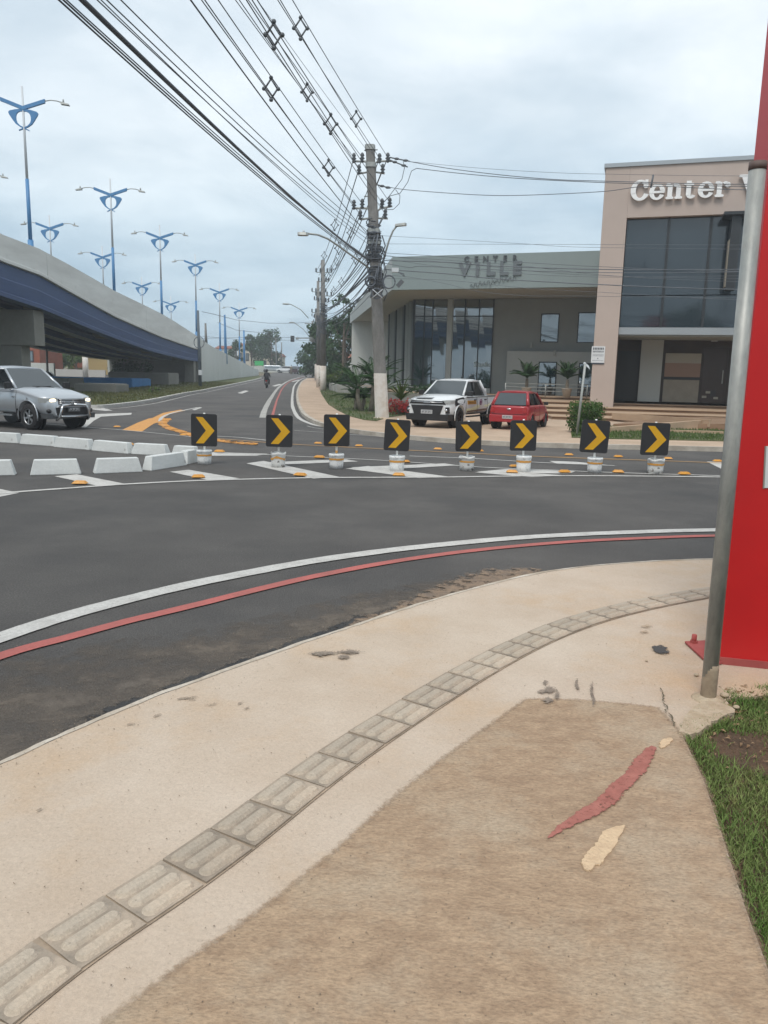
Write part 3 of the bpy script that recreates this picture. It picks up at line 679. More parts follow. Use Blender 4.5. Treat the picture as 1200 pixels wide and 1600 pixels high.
def gird_out(x0):      # outer girder: painted web with a shallow ledge
    def s(y):
        b, g = zB(y) - .03, zG(y); h = b - g
        return [(x0 + .0, b), (x0 - .02, b - h * .42), (x0 + .05, b - h * .47), (x0 + .0, g + .28), (x0 + .10, g + .2), (x0 + .10, g), (x0 - .5, g), (x0 - .5, b)]
    return s
flo('outer_girder', blue_girder, gird_out(-.14))
strip_y = mat('girder_grey', (0.30, 0.32, 0.34), (0.24, 0.255, 0.28), scale=.6, rough=.8, stretch=(1, .1, 1))
for k, x0 in enumerate((-2.4, -4.6, -6.8, -9.1)):
    flo('girder', blue_girder, gird(x0))
    flo('girder_flange', strip_y, lambda y: [(x0 + .262, zG(y) - .002), (x0 + .262, zG(y) - .04), (x0 - .342, zG(y) - .04), (x0 - .342, zG(y) - .002)])
for y in (47, 58, 69, 79):
    MB().box((XF(y) - W / 2, y, zB(y) - .75), (W - .8, .3, 1.1)).build('cross_beam', conc_grey, fly)
# pier with its cap
for y0 in (44.6, 12.0):
    g = zG(y0)
    MB().box((XF(y0) - W / 2 - .45, y0, g - 1.0), (W - .0, 1.3, 1.95)).build('pier_cap', conc_grey, fly, bevel=.03)
    MB().box((XF(y0) - W / 2 - .1, y0, (g - 1.98) / 2), (W - 2.4, 1.1, g - 1.98)).build('pier', conc_grey, fly, bevel=.03)
    for x0 in (-.4, -2.4, -4.6, -6.8, -9.1): MB().box((XF(y0) + x0 - .05, y0, g - .01), (.4, .7, .035)).build('bearing', black, fly)
# abutment and its boxes
MB().box((XF(81) - W / 2 + .1, 82.0, zt(82) + 1.9), (W - .2, 1.0, 3.9)).build('abutment', conc_grey, fly, bevel=.02)
MB().box((XF(80) - .75, 80.6, zt(80) + 1.25), (.95, .9, 2.3)).build('abutment_block', conc_grey, fly, bevel=.02)
# ramp retaining wall after the abutment
rw = MB()
Y2 = [YE + .05] + list(np.arange(84, 128, 3)) + [128]
for s, (xa, xb) in enumerate(((0.02, -.25), (-W + .25, -W))):
    rings = []
    for y in Y2:
        z0 = zt(y) - .3; z1 = zT(y) if y < 124 else max(zt(y) + .9, zT(y)); X = XF(y)
        rings.append([Vector((X + xa, y, z0)), Vector((X + xa, y, z1)), Vector((X + xb, y, z1)), Vector((X + xb, y, z0))])
    rw = MB().loft(rings, smooth=False); rw.build('ramp_wall', white_wall, fly)
rings = [[Vector((XF(y) - .26, y, zt(y) - .3)), Vector((XF(y) - .26, y, zB(y) + .3 if y < 83 else max(zt(y) + .05, zT(y) - 1.0))), Vector((XF(y) - W + .26, y, zB(y) + .3 if y < 83 else max(zt(y) + .05, zT(y) - 1.0))), Vector((XF(y) - W + .26, y, zt(y) - .3))] for y in Y2]
MB().loft(rings, smooth=False).build('ramp_fill', asphalt, fly)
# low white barrier closing the far junction
def wallthing(name, pts, h, t, m, label, cat='wall', zoff=0.0, group=None):
    rings = []
    line = [V(*p, 0) if len(p) == 2 else p for p in pts]; a = offset_line(line, t / 2); b = offset_line(line, -t / 2)
    for p, q in zip(a, b):
        z0 = zt(p.y) - .05 + zoff; rings.append([V(p.x, p.y, z0), V(p.x, p.y, zt(p.y) + h + zoff), V(q.x, q.y, zt(p.y) + h + zoff), V(q.x, q.y, z0)])
    return tag(MB().loft(rings, smooth=False).build(name, m), label, cat, group)
wallthing('low_wall', [(-33, 176), (-24, 172), (-19, 168), (-14, 170)], 1.25, .3, white_wall, 'low white wall across the end of the far street behind the cars')
# low grey planters and blue slabs under the flyover
blue_p = mat('bright_blue_paint', (0.035, 0.20, 0.46), (0.03, 0.16, 0.38), scale=1, rough=.7)
def slabthing(name, px0, px1, Y, h, dep, m, mtop, label):
    a = G(*px0); b = G(*px1); a = Fp(px0[0], px0[1], Y); b = Fp(px1[0], px1[1], Y)
    r = empty(name, ((a.x + b.x) / 2, Y, zt(Y)), 0, label, 'planter')
    MB().box((0, 0, h / 2), (abs(b.x - a.x), dep, h)).build('planter_wall', m, r, bevel=.02)
    MB().box((0, 0, h + .03), (abs(b.x - a.x) - .2, dep - .2, .06)).build('planter_top', mtop, r)
slabthing('planter', (128, 610), (192, 610), 52, .62, 2.5, conc_grey, conc_grey, 'low grey planter nearest the silver pickup under the flyover')
slabthing('planter', (74, 610), (120, 610), 60, .9, 3.0, conc_grey, blue_p, 'low planter with blue top left of the grey one, behind the pickup bonnet')
slabthing('planter', (130, 605), (222, 605), 66, .75, 5.0, blue_p, blue_p, 'long low blue painted slab lying below the abutment')
slabthing('planter', (180, 605), (272, 605), 73, 1.15, 3.5, conc_grey, conc_grey, 'long grey planter wall in front of the abutment with shrubs behind')

# ------------------------------------------------------------------ facade plane helper
class Wall:
    def __init__(s, p0, p1):
        s.o = Vector((p0[0], p0[1], 0)); s.u = Vector((p1[0] - p0[0], p1[1] - p0[1], 0)).normalized()
        s.n = Vector((s.u.y, -s.u.x, 0))            # towards the camera
    def uz(s, px, py, off=0.0):
        d = ray(px, py); q = s.o + s.n * off; t = (q - V(0, 0, 0)).dot(s.n) / V(d.x, d.y, 0).dot(s.n)
        p = V(t * d.x, t * d.y, EYE + t * d.z); return (p - q).dot(s.u), p.z
    def pt(s, u, z, off=0.0): return s.o + s.u * u + s.n * off + V(0, 0, z)
    def slab(s, mb, u0, u1, z0, z1, d0, d1):         # box between depth offsets d0 < d1 (d1 nearer the camera)
        return mb.hexa([s.pt(u0, z0, d0), s.pt(u1, z0, d0), s.pt(u1, z1, d0), s.pt(u0, z1, d0)], [s.pt(u0, z0, d1), s.pt(u1, z0, d1), s.pt(u1, z1, d1), s.pt(u0, z1, d1)])
    def box(s, name, m, par, u0, u1, z0, z1, d0, d1, bevel=0): return s.slab(MB(), u0, u1, z0, z1, d0, d1).build(name, m, par, bevel=bevel)
    def quad(s, name, m, par, pts, off, th=.02):
        q = [s.pt(u, z, off) for u, z in pts]; return MB().prism(q, s.n * -th).build(name, m, par)

# ------------------------------------------------------------------ terraces
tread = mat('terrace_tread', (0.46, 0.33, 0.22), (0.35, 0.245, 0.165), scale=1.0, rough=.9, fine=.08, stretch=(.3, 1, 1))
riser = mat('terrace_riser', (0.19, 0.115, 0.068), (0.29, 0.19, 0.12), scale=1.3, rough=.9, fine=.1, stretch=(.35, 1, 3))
steps = empty('terrace', (13, 33, 0), 0, 'broad tan terrace steps with brown stained risers below the two buildings', 'steps')
steps.location = (0, 0, 0)
pw = Wall((8.9, 34.0), (14.31, 32.3))
terr = [(29.5, .12), (31.0, .12), (32.7, .12), (35.6, .06), (38.2, .06)]
z = KZ; lv = [(29.3, .10), (31.0, .10), (32.8, .10), (36.0, .08), (39.5, .07)]
for i, (y, dz) in enumerate(lv):
    y1 = lv[i + 1][0] + .3 if i < 4 else 72
    x0 = G(858 - i * 4, 655 - i * 7, z).x if i < 4 else 0
    x0 = [6.45, 6.6, 6.9, 7.2, 1.2][i]
    off = lambda x: -(x - 9) * .30
    a = V(x0, y + off(x0), 0); b = V(42, y - 6.5, 0); c = V(42, y1 - 6, 0); d = V(x0, y1 + off(x0), 0)
    if i == 4: d = V(-2.8, 70, 0); a = V(1.0, 43.0, 0); 
    P = lambda v, zz_: V(v.x, v.y, zz_)
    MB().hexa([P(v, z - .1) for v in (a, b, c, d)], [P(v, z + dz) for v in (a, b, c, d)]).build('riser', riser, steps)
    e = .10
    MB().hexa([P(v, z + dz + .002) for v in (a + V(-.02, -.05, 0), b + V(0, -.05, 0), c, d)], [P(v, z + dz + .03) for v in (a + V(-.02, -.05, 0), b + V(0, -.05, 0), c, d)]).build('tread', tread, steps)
    z += dz + .03
PLZ = z + .002
# ramp kerbs crossing the terraces (pale lines in a shallow V) and brick-edged bed
def bar3(a, b, w, h, m, name, par):
    d = (b - a); d.z = 0; n_ = V(-d.y, d.x, 0).normalized() * w / 2
    return MB().hexa([a - n_ + V(0, 0, -h), a + n_ + V(0, 0, -h), b + n_ + V(0, 0, -h), b - n_ + V(0, 0, -h)], [a - n_, a + n_, b + n_, b - n_]).build(name, m, par)
bar3(G(952, 667.5, KZ + .16), G(1108, 655.5, KZ + .30), .16, .3, tread, 'ramp_kerb', steps)
bar3(G(958, 645, KZ + .32), G(1110, 655.5, KZ + .33), .13, .25, tread, 'ramp_kerb', steps)
bar3(G(952, 668.5, KZ + .09), G(1130, 674, KZ + .09), .12, .12, tread, 'ramp_kerb', steps)
MB().hexa([G(958, 666, .1), G(1200, 674, .1), G(1200, 660, .1), G(1050, 660, .1)], [G(958, 666, .1) + V(0, 0, .08), G(1200, 674, .1) + V(0, 0, .24), G(1200, 660, .1) + V(0, 0, .24), G(1050, 660, .1) + V(0, 0, .2)]).build('ramp', riser, steps)

# ------------------------------------------------------------------ beige portal building
beige = mat('beige_cladding', (0.45, 0.37, 0.325), (0.42, 0.343, 0.30), scale=.5, rough=.75, fine=.015, fscale=3)
grey_w = mat('grey_render', (0.29, 0.315, 0.31), (0.25, 0.275, 0.27), scale=.4, rough=.85, fine=.03, fscale=3)
grey_l = mat('light_grey_render', (0.42, 0.45, 0.44), (0.38, 0.41, 0.40), scale=.5, rough=.85)
frame_m = mat('dark_frame', (0.022, 0.026, 0.030), rough=.4)
soff = mat('soffit_render', (0.42, 0.42, 0.38), (0.38, 0.38, 0.345), scale=.4, rough=.9)
brown_d = mat('dark_brown_door', (0.035, 0.026, 0.024), (0.05, 0.036, 0.03), scale=2, rough=.5)
B = empty('portal_building', (0, 0, 0), 0, 'two storey beige portal framed building with dark glass front and raised white lettering', 'building')
uL, _ = pw.uz(938, 400); uL = 0.0
zTop = 10.33
uP = pw.uz(975, 400)[0]; zH = pw.uz(985, 340)[1]; UR = 15.0
D = 9.0
pw.box('pillar', beige, B, 0, uP, .05, zTop, -1.2, 0, bevel=.01)
pw.box('header', beige, B, uP + .002, UR - 1.1, zH, zTop - .002, -1.2, -.003)
pw.box('pillar', beige, B, UR - 1.1 + .002, UR, .05, zTop, -1.2, 0, bevel=.01)
capm = mat('metal_coping', (0.34, 0.37, 0.39), rough=.5, metal=.5)
pw.box('coping', capm, B, -.06, UR + .06, zTop + .003, zTop + .16, -1.3, .06)
pw.box('side_wall', beige, B, .01, .25, PLZ, zTop - .3, -D, -1.203)
pw.box('side_wall', beige, B, UR - .25, UR, PLZ, zTop - .3, -D, -1.203)
pw.box('back_wall', grey_w, B, .01, UR, PLZ, zTop - .3, -D - .25, -D - .003)
pw.box('roof', capm, B, .26, UR - .26, zTop - .8, zTop - .6, -D, -1.21)
zGl = pw.uz(1000, 511)[1]; zGt = zH
# glass curtain panes, set in the portal
mull = [pw.uz(1040, 420)[0], pw.uz(1106, 420)[0]]; step_u = mull[1] - mull[0]
us = [uP] + mull + [mull[1] + step_u * k for k in range(1, 8) if mull[1] + step_u * k < UR - 1.2] + [UR - 1.1]
for a, b in zip(us[:-1], us[1:]):
    for z0, z1 in ((zGl, (zGl + zGt) * .5 - .9), ((zGl + zGt) * .5 - .9, zGt)):
        r_ = random.uniform(-.004, .004)
        q = [pw.pt(a + .03, z0 + .02, -.30 + r_), pw.pt(b - .03, z0 + .02, -.30), pw.pt(b - .03, z1 - .02, -.30 + r_), pw.pt(a + .03, z1 - .02, -.30)]
        MB().prism(q, pw.n * -.03).build('pane', glass_t, B)
for u in us[1:-1]: pw.box('mullion', frame_m, B, u - .055, u + .055, zGl, zGt - .002, -.36, -.24)
pw.box('transom', capm, B, uP + .003, UR - 1.103, zGl - .30, zGl - .003, -.6, -.18)
pw.box('ceiling', grey_w, B, uP + .003, UR - 1.103, zGl - .36, zGl - .303, -6, -.3)
# ground floor recess
rD = -3.6
rw_ = Wall(pw.pt(0, 0, rD)[:2], pw.pt(5, 0, rD)[:2])
zc = zGl - .37
ua, ub = rw_.uz(1000, 570)[0], rw_.uz(1034, 570)[0]
rw_.box('pilaster', grey_l, B, ua, ub, PLZ, zc, 0, .45)
um, un = rw_.uz(1033, 590)[0], rw_.uz(1093, 590)[0]
z0p, z1p = rw_.uz(1050, 628)[1], rw_.uz(1050, 552)[1]
rw_.box('back_panel', brown_d, B, .26, UR - .26, PLZ, zc, -.25, -.003)
rw_.box('dark_bay', frame_m, B, .3, ua - .02, PLZ, zc - .5, .0, .05)
post1 = mat('beige_panel', (0.30, 0.265, 0.21), (0.25, 0.225, 0.18), scale=3, rough=.5); post2 = mat('tan_panel', (0.27, 0.17, 0.12), rough=.5); post3 = mat('pale_panel', (0.36, 0.34, 0.28), rough=.5)
pn = rw_.box('display_panel', post1, B, um + .12, un, z0p, z0p + (z1p - z0p) * .46, .01, .06)
rw_.box('display_panel', post2, B, um + .12, un, z0p + (z1p - z0p) * .52, z0p + (z1p - z0p) * .80, .01, .06)
rw_.box('display_panel', post3, B, um + .12, un, z0p + (z1p - z0p) * .80 + .002, z1p, .01, .06)
rw_.box('panel_bar', frame_m, B, um + .1, un + .02, z0p + (z1p - z0p) * .47, z0p + (z1p - z0p) * .51, .01, .08)
dm = mat('shop_door', (0.055, 0.042, 0.038), rough=.25)
for k in range(3):
    u0 = un + .1 + k * 1.05
    d_ = rw_.box('door', dm, B, u0, u0 + 1.0, PLZ, PLZ + 2.5, .0, .04)
    rw_.box('handle', steel, d_, u0 + .85, u0 + .89, PLZ + .9, PLZ + 1.5, .05, .08)
rw_.box('wall_lamp', lamp_white, B, un + .35, un + .62, z1p + .55, z1p + .75, .0, .06)
u, z_ = rw_.uz(1114, 614); rw_.box('door_notice', black, B, u - .12, u + .12, z_ - .15, z_ + .12, .05, .07)
for (px, py) in ((1106, 613), (1118, 622), (1100, 620)):
    u, z_ = rw_.uz(px, py); rw_.box('door_sticker', post3, B, u - .1, u + .1, z_ - .05, z_ + .05, .045, .052)
# sign plate on the pillar
platew = mat('plate_white', (0.62, 0.64, 0.65), rough=.6); ink = mat('ink_dark', (0.05, 0.06, 0.08), rough=.7)
u0, z1 = pw.uz(925, 541); u1, z0 = pw.uz(944, 567)
SP = empty('notice_plate', pw.pt((u0 + u1) / 2, z0, 0), 0, 'white notice plate with dark print fixed on the beige pillar', 'sign')
SP.location = (0, 0, 0)
pw.box('plate', platew, SP, u0, u1, z0, z1, .002, .03)
mb = MB()
for k, (zf, n_, hh) in enumerate(((.86, 7, .10), (.68, 9, .08), (.50, 12, .03), (.42, 9, .03), (.26, 1, .06), (.14, 12, .03))):
    zz_ = z0 + (z1 - z0) * zf; span = (u1 - u0) * (.84 if n_ > 1 else .1); ucur = (u0 + u1) / 2 - span / 2
    for j in range(n_):
        w = span / n_; pw.slab(mb, ucur + .012, ucur + w - .012, zz_ - hh * random.uniform(.4, .5), zz_ + hh * random.uniform(.4, .5), .0305, .034); ucur += w
mb.build('print', ink, SP)
pw.box('plate_foot', ink, SP, u0, u1, z0 - .06, z0 - .01, .002, .03)

# raised letters "Center V..." on the header
letter_w = mat('letter_white', (0.82, 0.82, 0.81), (0.72, 0.72, 0.72), scale=3, rough=.5)
def glyph(ch):
    """2D outlines (list of polygons, each given a small depth step) in units of x-height 1"""
    def arc(cx, cy, rx, ry, a0, a1, wx, wy=None, n=26, taper=0.0):
        wy = wy or wx; o = []; i_ = []
        for k in range(n + 1):
            t = k / n; a = math.radians(a0 + (a1 - a0) * t); tw = 1 - taper * abs(math.sin(a))
            o.append((cx + rx * math.cos(a), cy + ry * math.sin(a))); i_.append((cx + (rx - wx * tw) * math.cos(a), cy + (ry - wy * (1 - taper * .7)) * math.sin(a)))
        return [(o[k], o[k + 1], i_[k + 1], i_[k]) for k in range(n)]
    R = lambda x0, y0, x1, y1: [((x0, y0), (x1, y0), (x1, y1), (x0, y1))]
    def cap(x, y, w, h=.16):      # rounded slab serif
        pts = []
        for sx, sy, a0 in ((w - h / 2, h / 2, -90), (-w + h / 2, h / 2, 90)):
            for k in range(7): a = math.radians(a0 + 30 * k); pts.append((x + sx + h / 2 * math.cos(a), y + sy + h / 2 * math.sin(a)))
        return [tuple(pts)]
    if ch == 'C': return arc(.62, .66, .62, .68, 42, 335, .34, .18) + R(.90, .86, 1.10, 1.34) + arc(.97, .95, .16, .16, 0, 360, .155), 1.2
    if ch == 'e': return arc(.5, .5, .5, .52, 20, 335, .30, .15) + R(.22, .42, .96, .56) + arc(.5, .5, .5, .52, -4, 20, .28, .15), 1.06
    if ch == 'n': return R(.10, .05, .40, .95) + cap(.25, 0, .25) + cap(.14, .84, .16) + arc(.60, .62, .33, .38, -8, 130, .29, .2) + R(.64, .05, .93, .64) + cap(.80, 0, .25), 1.12
    if ch == 't': return R(.14, .2, .44, 1.12) + cap(.30, .82, .32) + arc(.46, .32, .32, .34, 180, 330, .28, .17), .86
    if ch == 'r': return R(.10, .05, .40, .95) + cap(.27, 0, .28) + cap(.14, .84, .16) + arc(.60, .60, .28, .38, 40, 130, .26, .2) + arc(.74, .76, .17, .17, 0, 360, .165), 1.0
    if ch == 'V': return [((.10, 1.28), (.48, 1.28), (.76, .42), (.62, 0))] + [((.62, 0), (.76, .42), (1.0, 1.28), (1.14, 1.28), (.74, 0))] + cap(.28, 1.18, .32) + cap(1.08, 1.18, .26), 1.4
    if ch == 'i': return R(.10, .05, .40, .95) + cap(.25, 0, .25) + cap(.14, .84, .16) + arc(.25, 1.2, .17, .17, 0, 360, .165), .55
    if ch == 'l': return R(.10, .05, .40, 1.4) + cap(.25, 0, .25) + cap(.14, 1.28, .16), .55
u0, zb = pw.uz(984, 317); u1, zb1 = pw.uz(1141, 314)
S = empty('facade_lettering', (0, 0, 0), 0, 'large raised white serif lettering on the beige header of the portal building', 'sign')
tot = sum(glyph(c)[1] for c in 'Center'); uu = u0
xh = (u1 - u0) / tot
zb = zb + .05
for ch in 'Center Ville':
    if ch == ' ': uu += .42 * xh; continue
    polys, adv = glyph(ch); mb = MB()
    for k, pg in enumerate(polys):
        q = [pw.pt(uu + x * xh, zb + y * xh * .98, .06 + (k % 7) * .0015) for x, y in pg]
        mb.prism(q, pw.n * .10)
    mb.build('letter', letter_w, S); uu += adv * xh
# projecting blade sign on the right part of the facade
u0, zt_ = pw.uz(1149, 338); _, zb_ = pw.uz(1149, 455)
PS = empty('projecting_sign', (0, 0, 0), 0, 'dark narrow projecting blade sign with small canopy hung on the glass front', 'sign')
pw.box('sign_box', frame_m, PS, u0 - .18, u0 + .18, zb_, zt_ - .1, .12, .75)
pw.box('sign_face', post1, PS, u0 - .22, u0 - .183, zb_ + .1, zt_ - 1.0, .18, .70)
pw.box('sign_canopy', frame_m, PS, u0 - .5, u0 + .5, zt_ - .097, zt_ + .02, -.1, .95)
pw.box('bracket', frame_m, PS, u0 - .04, u0 + .04, zt_ - .5, zt_ - .4, -.24, .117)

# ------------------------------------------------------------------ grey showroom building
SB = empty('showroom_building', (0, 0, 0), 0, 'low grey showroom building with deep slanted canopy and tall glass front', 'building')
fw = Wall((0.14, 43.0), (10.39, 39.4))                     # front edge of the canopy
rl = V(-3.5, 72, 0)
zF0, zF1, zR0, zR1 = 6.19, 7.90, 6.23, 7.10
facia = mat('fascia_grey', (0.235, 0.285, 0.285), (0.215, 0.262, 0.262), scale=.3, rough=.8, fine=.02, fscale=2)
facia_s = mat('fascia_light', (0.40, 0.43, 0.42), (0.37, 0.40, 0.39), scale=.3, rough=.8)
a = V(.14, 43.0, 0); b = V(12.2, 38.76, 0)
def q4(name, m, pts, th): return MB().prism(pts, th).build(name, m, SB)
q4('fascia', facia, [V(a.x, a.y, zF0), V(b.x, b.y, zF0 + .0), V(b.x, b.y, zF1), V(a.x, a.y, zF1)], V(.02, .35, 0))
q4('side_fascia', facia_s, [V(a.x - .0, a.y + .02, zF0), V(rl.x, rl.y, zR0), V(rl.x, rl.y, zR1), V(a.x - .0, a.y + .02, zF1)], V(.35, 0.1, 0))
q4('soffit', soff, [V(a.x + .1, a.y + .2, zF0 + .05), V(b.x, b.y + .2, zF0 + .05), V(14, 60, zR0 + .05), V(rl.x + .3, rl.y, zR0 + .05)], V(0, 0, .12))
q4('roof', capm, [V(a.x + .36, a.y + .36, zF1 - .25), V(b.x, b.y + .36, zF1 - .25), V(14, 75, zR1 - .25), V(rl.x + .3, rl.y, zR1 - .3)], V(0, 0, .1))
gw = Wall((1.6, 48.4), (6.35, 46.9))                       # glazed front
ztop = 6.22
# front glazing panes between mullions
def span(w, pa, pb, py=540): return w.uz(pa, py)[0], w.uz(pb, py)[0]
gz0 = 1.0
edges = [645, 662, 675, 698, 703, 725, 747, 769]
for pa, pb in zip(edges[:-1], edges[1:]):
    ua, ub = span(gw, pa, pb)
    if (pa, pb) == (698, 703): gw.box('column', grey_l, SB, ua + .003, ub + .12, PLZ, ztop, -.3, .15); continue
    if pa == 703: ua += .125
    r_ = random.uniform(-.03, .03)
    q = [gw.pt(ua + .03, gz0, r_), gw.pt(ub - .03, gz0, 0), gw.pt(ub - .03, ztop, r_ * .3), gw.pt(ua + .03, ztop, 0)]
    MB().prism(q, gw.n * -.03).build('pane', glass_b, SB)
    gw.box('mullion', frame_m, SB, ub - .03, ub + .03, PLZ, ztop, -.08, .06)
ua, ub = span(gw, 645, 769)
gw.box('glass_sill', grey_l, SB, ua, ub, PLZ, gz0 - .003, -.2, .12)
gw.box('transom', frame_m, SB, ua, ub, 5.2, 5.26, -.06, .03)
# slanted side glazing with close fins
sw = Wall((-.05, 61.5), (1.6, 48.4))
Ls = (V(1.6, 48.4, 0) - V(-.05, 61.5, 0)).length
nf = 10
for k in range(nf):
    ua, ub = Ls * k / nf, Ls * (k + 1) / nf
    sw.box('pane', glass_b, SB, ua + .03, ub - .06, PLZ + .4, ztop, -.03, 0)
    sw.box('fin', grey_l if k % 3 else frame_m, SB, ub - .06, ub + .02, PLZ, ztop, -.1, .10 if k % 3 == 0 else .16)
sw.box('sill', grey_l, SB, 0, Ls - .1, PLZ, PLZ + .397, -.15, .2)
lw = Wall((-3.2, 70.5), (.1, 69.5))
lw.box('side_wall', white_wall, SB, 0, 3.3, 0, zR0 + .03, -.3, 0)
wr = Wall((-3.2, 70.5), (-3.3, 74)); MB().box((-3.1, 78, 3.1), (.3, 15, 6.2)).build('side_wall', white_wall, SB)
q4('return_wall', white_wall, [V(.1, 69.5, 0), V(-.05, 61.6, 0), V(-.05, 61.6, zR0), V(.1, 69.5, zR0)], V(.2, 0, 0))
# solid grey walls to the right of the glass
ww = Wall((6.15, 46.99), (13.4, 44.6))
ww.box('wall', grey_w, SB, 0, 8.5, PLZ, ztop, -.3, 0)
u0, z1 = ww.uz(795, 549); 
ww.box('entrance_block', grey_l, SB, u0, 8.5, PLZ, z1, .003, .5)
for (pa, ya, pb, yb, off, nm) in ((846, 490, 872, 535, .02, 'window'), (904, 488, 932, 536, .02, 'window'), (842, 565, 867, 626, .52, 'doorway'), (905, 567, 932, 628, .52, 'doorway')):
    (ua, za), (ub, zb_) = ww.uz(pa, ya, off), ww.uz(pb, yb, off)
    zb_ = max(zb_, PLZ)
    f = ww.box(nm, frame_m, SB, ua, ub, zb_, za, off - .015, off + .02)
    ww.box('pane', glass_b, f, ua + .06, ub - .06, zb_ + .05, za - .06, off + .023, off + .03)
for px, py in ((830, 540), (868, 553)):
    u, z_ = ww.uz(px, py, .0); o = .0 if py < 545 else .5
    ww.box('wall_lamp', steel, SB, u - .06, u + .06, z_ - .12, z_ + .18, o + .003, o + .12)
u, z_ = gw.uz(752, 573); 
neon = mat('window_sticker', (0.35, 0.42, 0.42), rough=.5)
text_mesh('window_text', 'Studio', .42, neon, SB, upright(gw.pt(u - .45, z_, .05), gw.u, gw.n), .002, .01)
# lettering on the canopy fascia
dkl = mat('letter_grey', (0.125, 0.145, 0.155), rough=.5)
LS = empty('fascia_lettering', (0, 0, 0), 0, 'dark grey centre name lettering with a script line on the grey canopy fascia', 'sign')
def place_word(word, pxa, pxb, pyb, hpx, bold, m):
    ua, za = fw.uz(pxa, pyb); ub, _ = fw.uz(pxb, pyb); h_ = hpx / 1200 * 41.5
    n = len(word); 
    for k, ch in enumerate(word):
        uc = ua + (ub - ua) * (k + .5) / n
        text_mesh('letter', ch, h_ / .69, m, LS, upright(fw.pt(uc, za, .03), fw.u, fw.n), .04, bold, 1.0, align='CENTER')
place_word('CENTER', 722, 812, 409.6, 7.6, .012, mat('letter_dark', (.07, .08, .09), rough=.5))
place_word('VILLE', 716, 818, 430.5, 17.5, .045, dkl)
u0, z0 = fw.uz(735, 447); u1, z1 = fw.uz(808, 433)
pts = []
for k in range(60):
    t = k / 59; pts.append(fw.pt(u0 + (u1 - u0) * (t + .012 * math.sin(k * 1.9)), z0 + (z1 - z0) * t + .11 * math.sin(k * 1.15) * (1.0 if k % 13 else 2.2), .06))
MB().tube(pts, .016, 5).build('script_line', dkl, LS)
# railing
RL = empty('railing', (0, 0, 0), 0, 'thin steel railing on the terrace edge behind the red hatchback', 'railing')
rr = Wall((6.6, 42.2), (13.5, 40.0))
ua, ub = rr.uz(790, 600)[0], rr.uz(918, 600)[0]
zr0, zr1 = PLZ, rr.uz(840, 600)[1]
for k in range(5):
    u = ua + (ub - ua) * k / 4; MB().cyl(rr.pt(u, zr0), rr.pt(u, zr1 + .02), .03, seg=8).build('post', steel, RL)
for f in (1, .72, .44): MB().cyl(rr.pt(ua, zr0 + (zr1 - zr0) * f), rr.pt(ub, zr0 + (zr1 - zr0) * f), .02, seg=6).build('rail', steel, RL)
# ------------------------------------------------------------------ decorative twin lamps on the flyover
def wing(mb, s):
    pts = [(0, -.08), (.42, -.14), (.70, -.20), (.76, -.27), (.72, -.38), (.56, -.62), (.40, -.82), (.2, -.95), (0, -1.03), (-.27, -1.14), (-.25, -1.19), (.02, -1.10), (.24, -1.0), (.43, -.87), (.40, -.80)]
    outer = [(0, -.06), (.42, -.12), (.70, -.19), (.77, -.27), (.73, -.38), (.56, -.64), (.42, -.83), (.22, -.97), (0, -1.06), (-.27, -1.17)]
    inner = [(0, -.20), (.15, -.20), (.28, -.26), (.36, -.36), (.39, -.5), (.385, -.62), (.34, -.76), (.2, -.90), (0, -1.0), (-.26, -1.12)]
    q = [((ax * s, .0, az), (bx * s, .0, bz)) for (ax, az), (bx, bz) in zip(outer, inner)]
    for k in range(len(q) - 1):
        a, b = q[k]; c, d = q[k + 1]; dy = .05 + .002 * (s > 0)
        sh = lambda p, t: V(p[0], t, p[2])
        mb.hexa([sh(a, -dy), sh(b, -dy), sh(d, -dy), sh(c, -dy)], [sh(a, dy), sh(b, dy), sh(d, dy), sh(c, dy)])
def make_lamp():
    r = empty('street_lamp'); H_ = 9.05
    MB().cyl((0, 0, -.3), (0, 0, 1.25), .16, .15, 10).build('base_sleeve', lamp_blue, r)
    MB().cyl((0, 0, 1.25), (0, 0, 4.4), .105, .095, 10).build('lower_pole', lamp_blue, r)
    MB().cyl((0, 0, 4.4), (0, 0, H_), .075, .05, 10).build('upper_pole', lamp_white, r)
    z = H_ - 1.05
    for s in (-1, 1):
        mb = MB(); a = [V(0, .09 * s, z - .1), V(0, .09 * s, z + .1)]
        mb.hexa([V(0, -.07, z - .13), V(0, .07, z - .13), V(0, .07, z + .06), V(0, -.07, z + .06)], [V(1.15 * s, -.07, z + .27), V(1.15 * s, .07, z + .27), V(1.15 * s, .07, z + .46), V(1.15 * s, -.07, z + .46)])
        mb.build('arm_fin', lamp_blue, r)
        m2 = MB(); wing(m2, s); o = m2.build('wing', lamp_blue, r); o.location = (0, 0, z)
        MB().tube([V(1.1 * s, 0, z + .36), V(1.45 * s, 0, z + .43), V(1.75 * s, 0, z + .41), V(2.05 * s, 0, z + .33)], .028, 6).build('arm', steel, r)
        hd = MB(); hd.hexa([V(1.98 * s, -.12, z + .24), V(1.98 * s, .12, z + .24), V(1.98 * s, .10, z + .37), V(1.98 * s, -.10, z + .37)], [V(2.42 * s, -.13, z + .20), V(2.42 * s, .13, z + .20), V(2.38 * s, .08, z + .28), V(2.38 * s, -.08, z + .28)])
        h_ = hd.build('lamp_head', steel, r); MB().cyl((2.1 * s, 0, z + .34), (2.1 * s, 0, z + .50), .05, .04, 8).build('photocell', steel, h_)
    return r
lab = 'blue and white twin arm lamp, '
proto = make_lamp(); spots = []
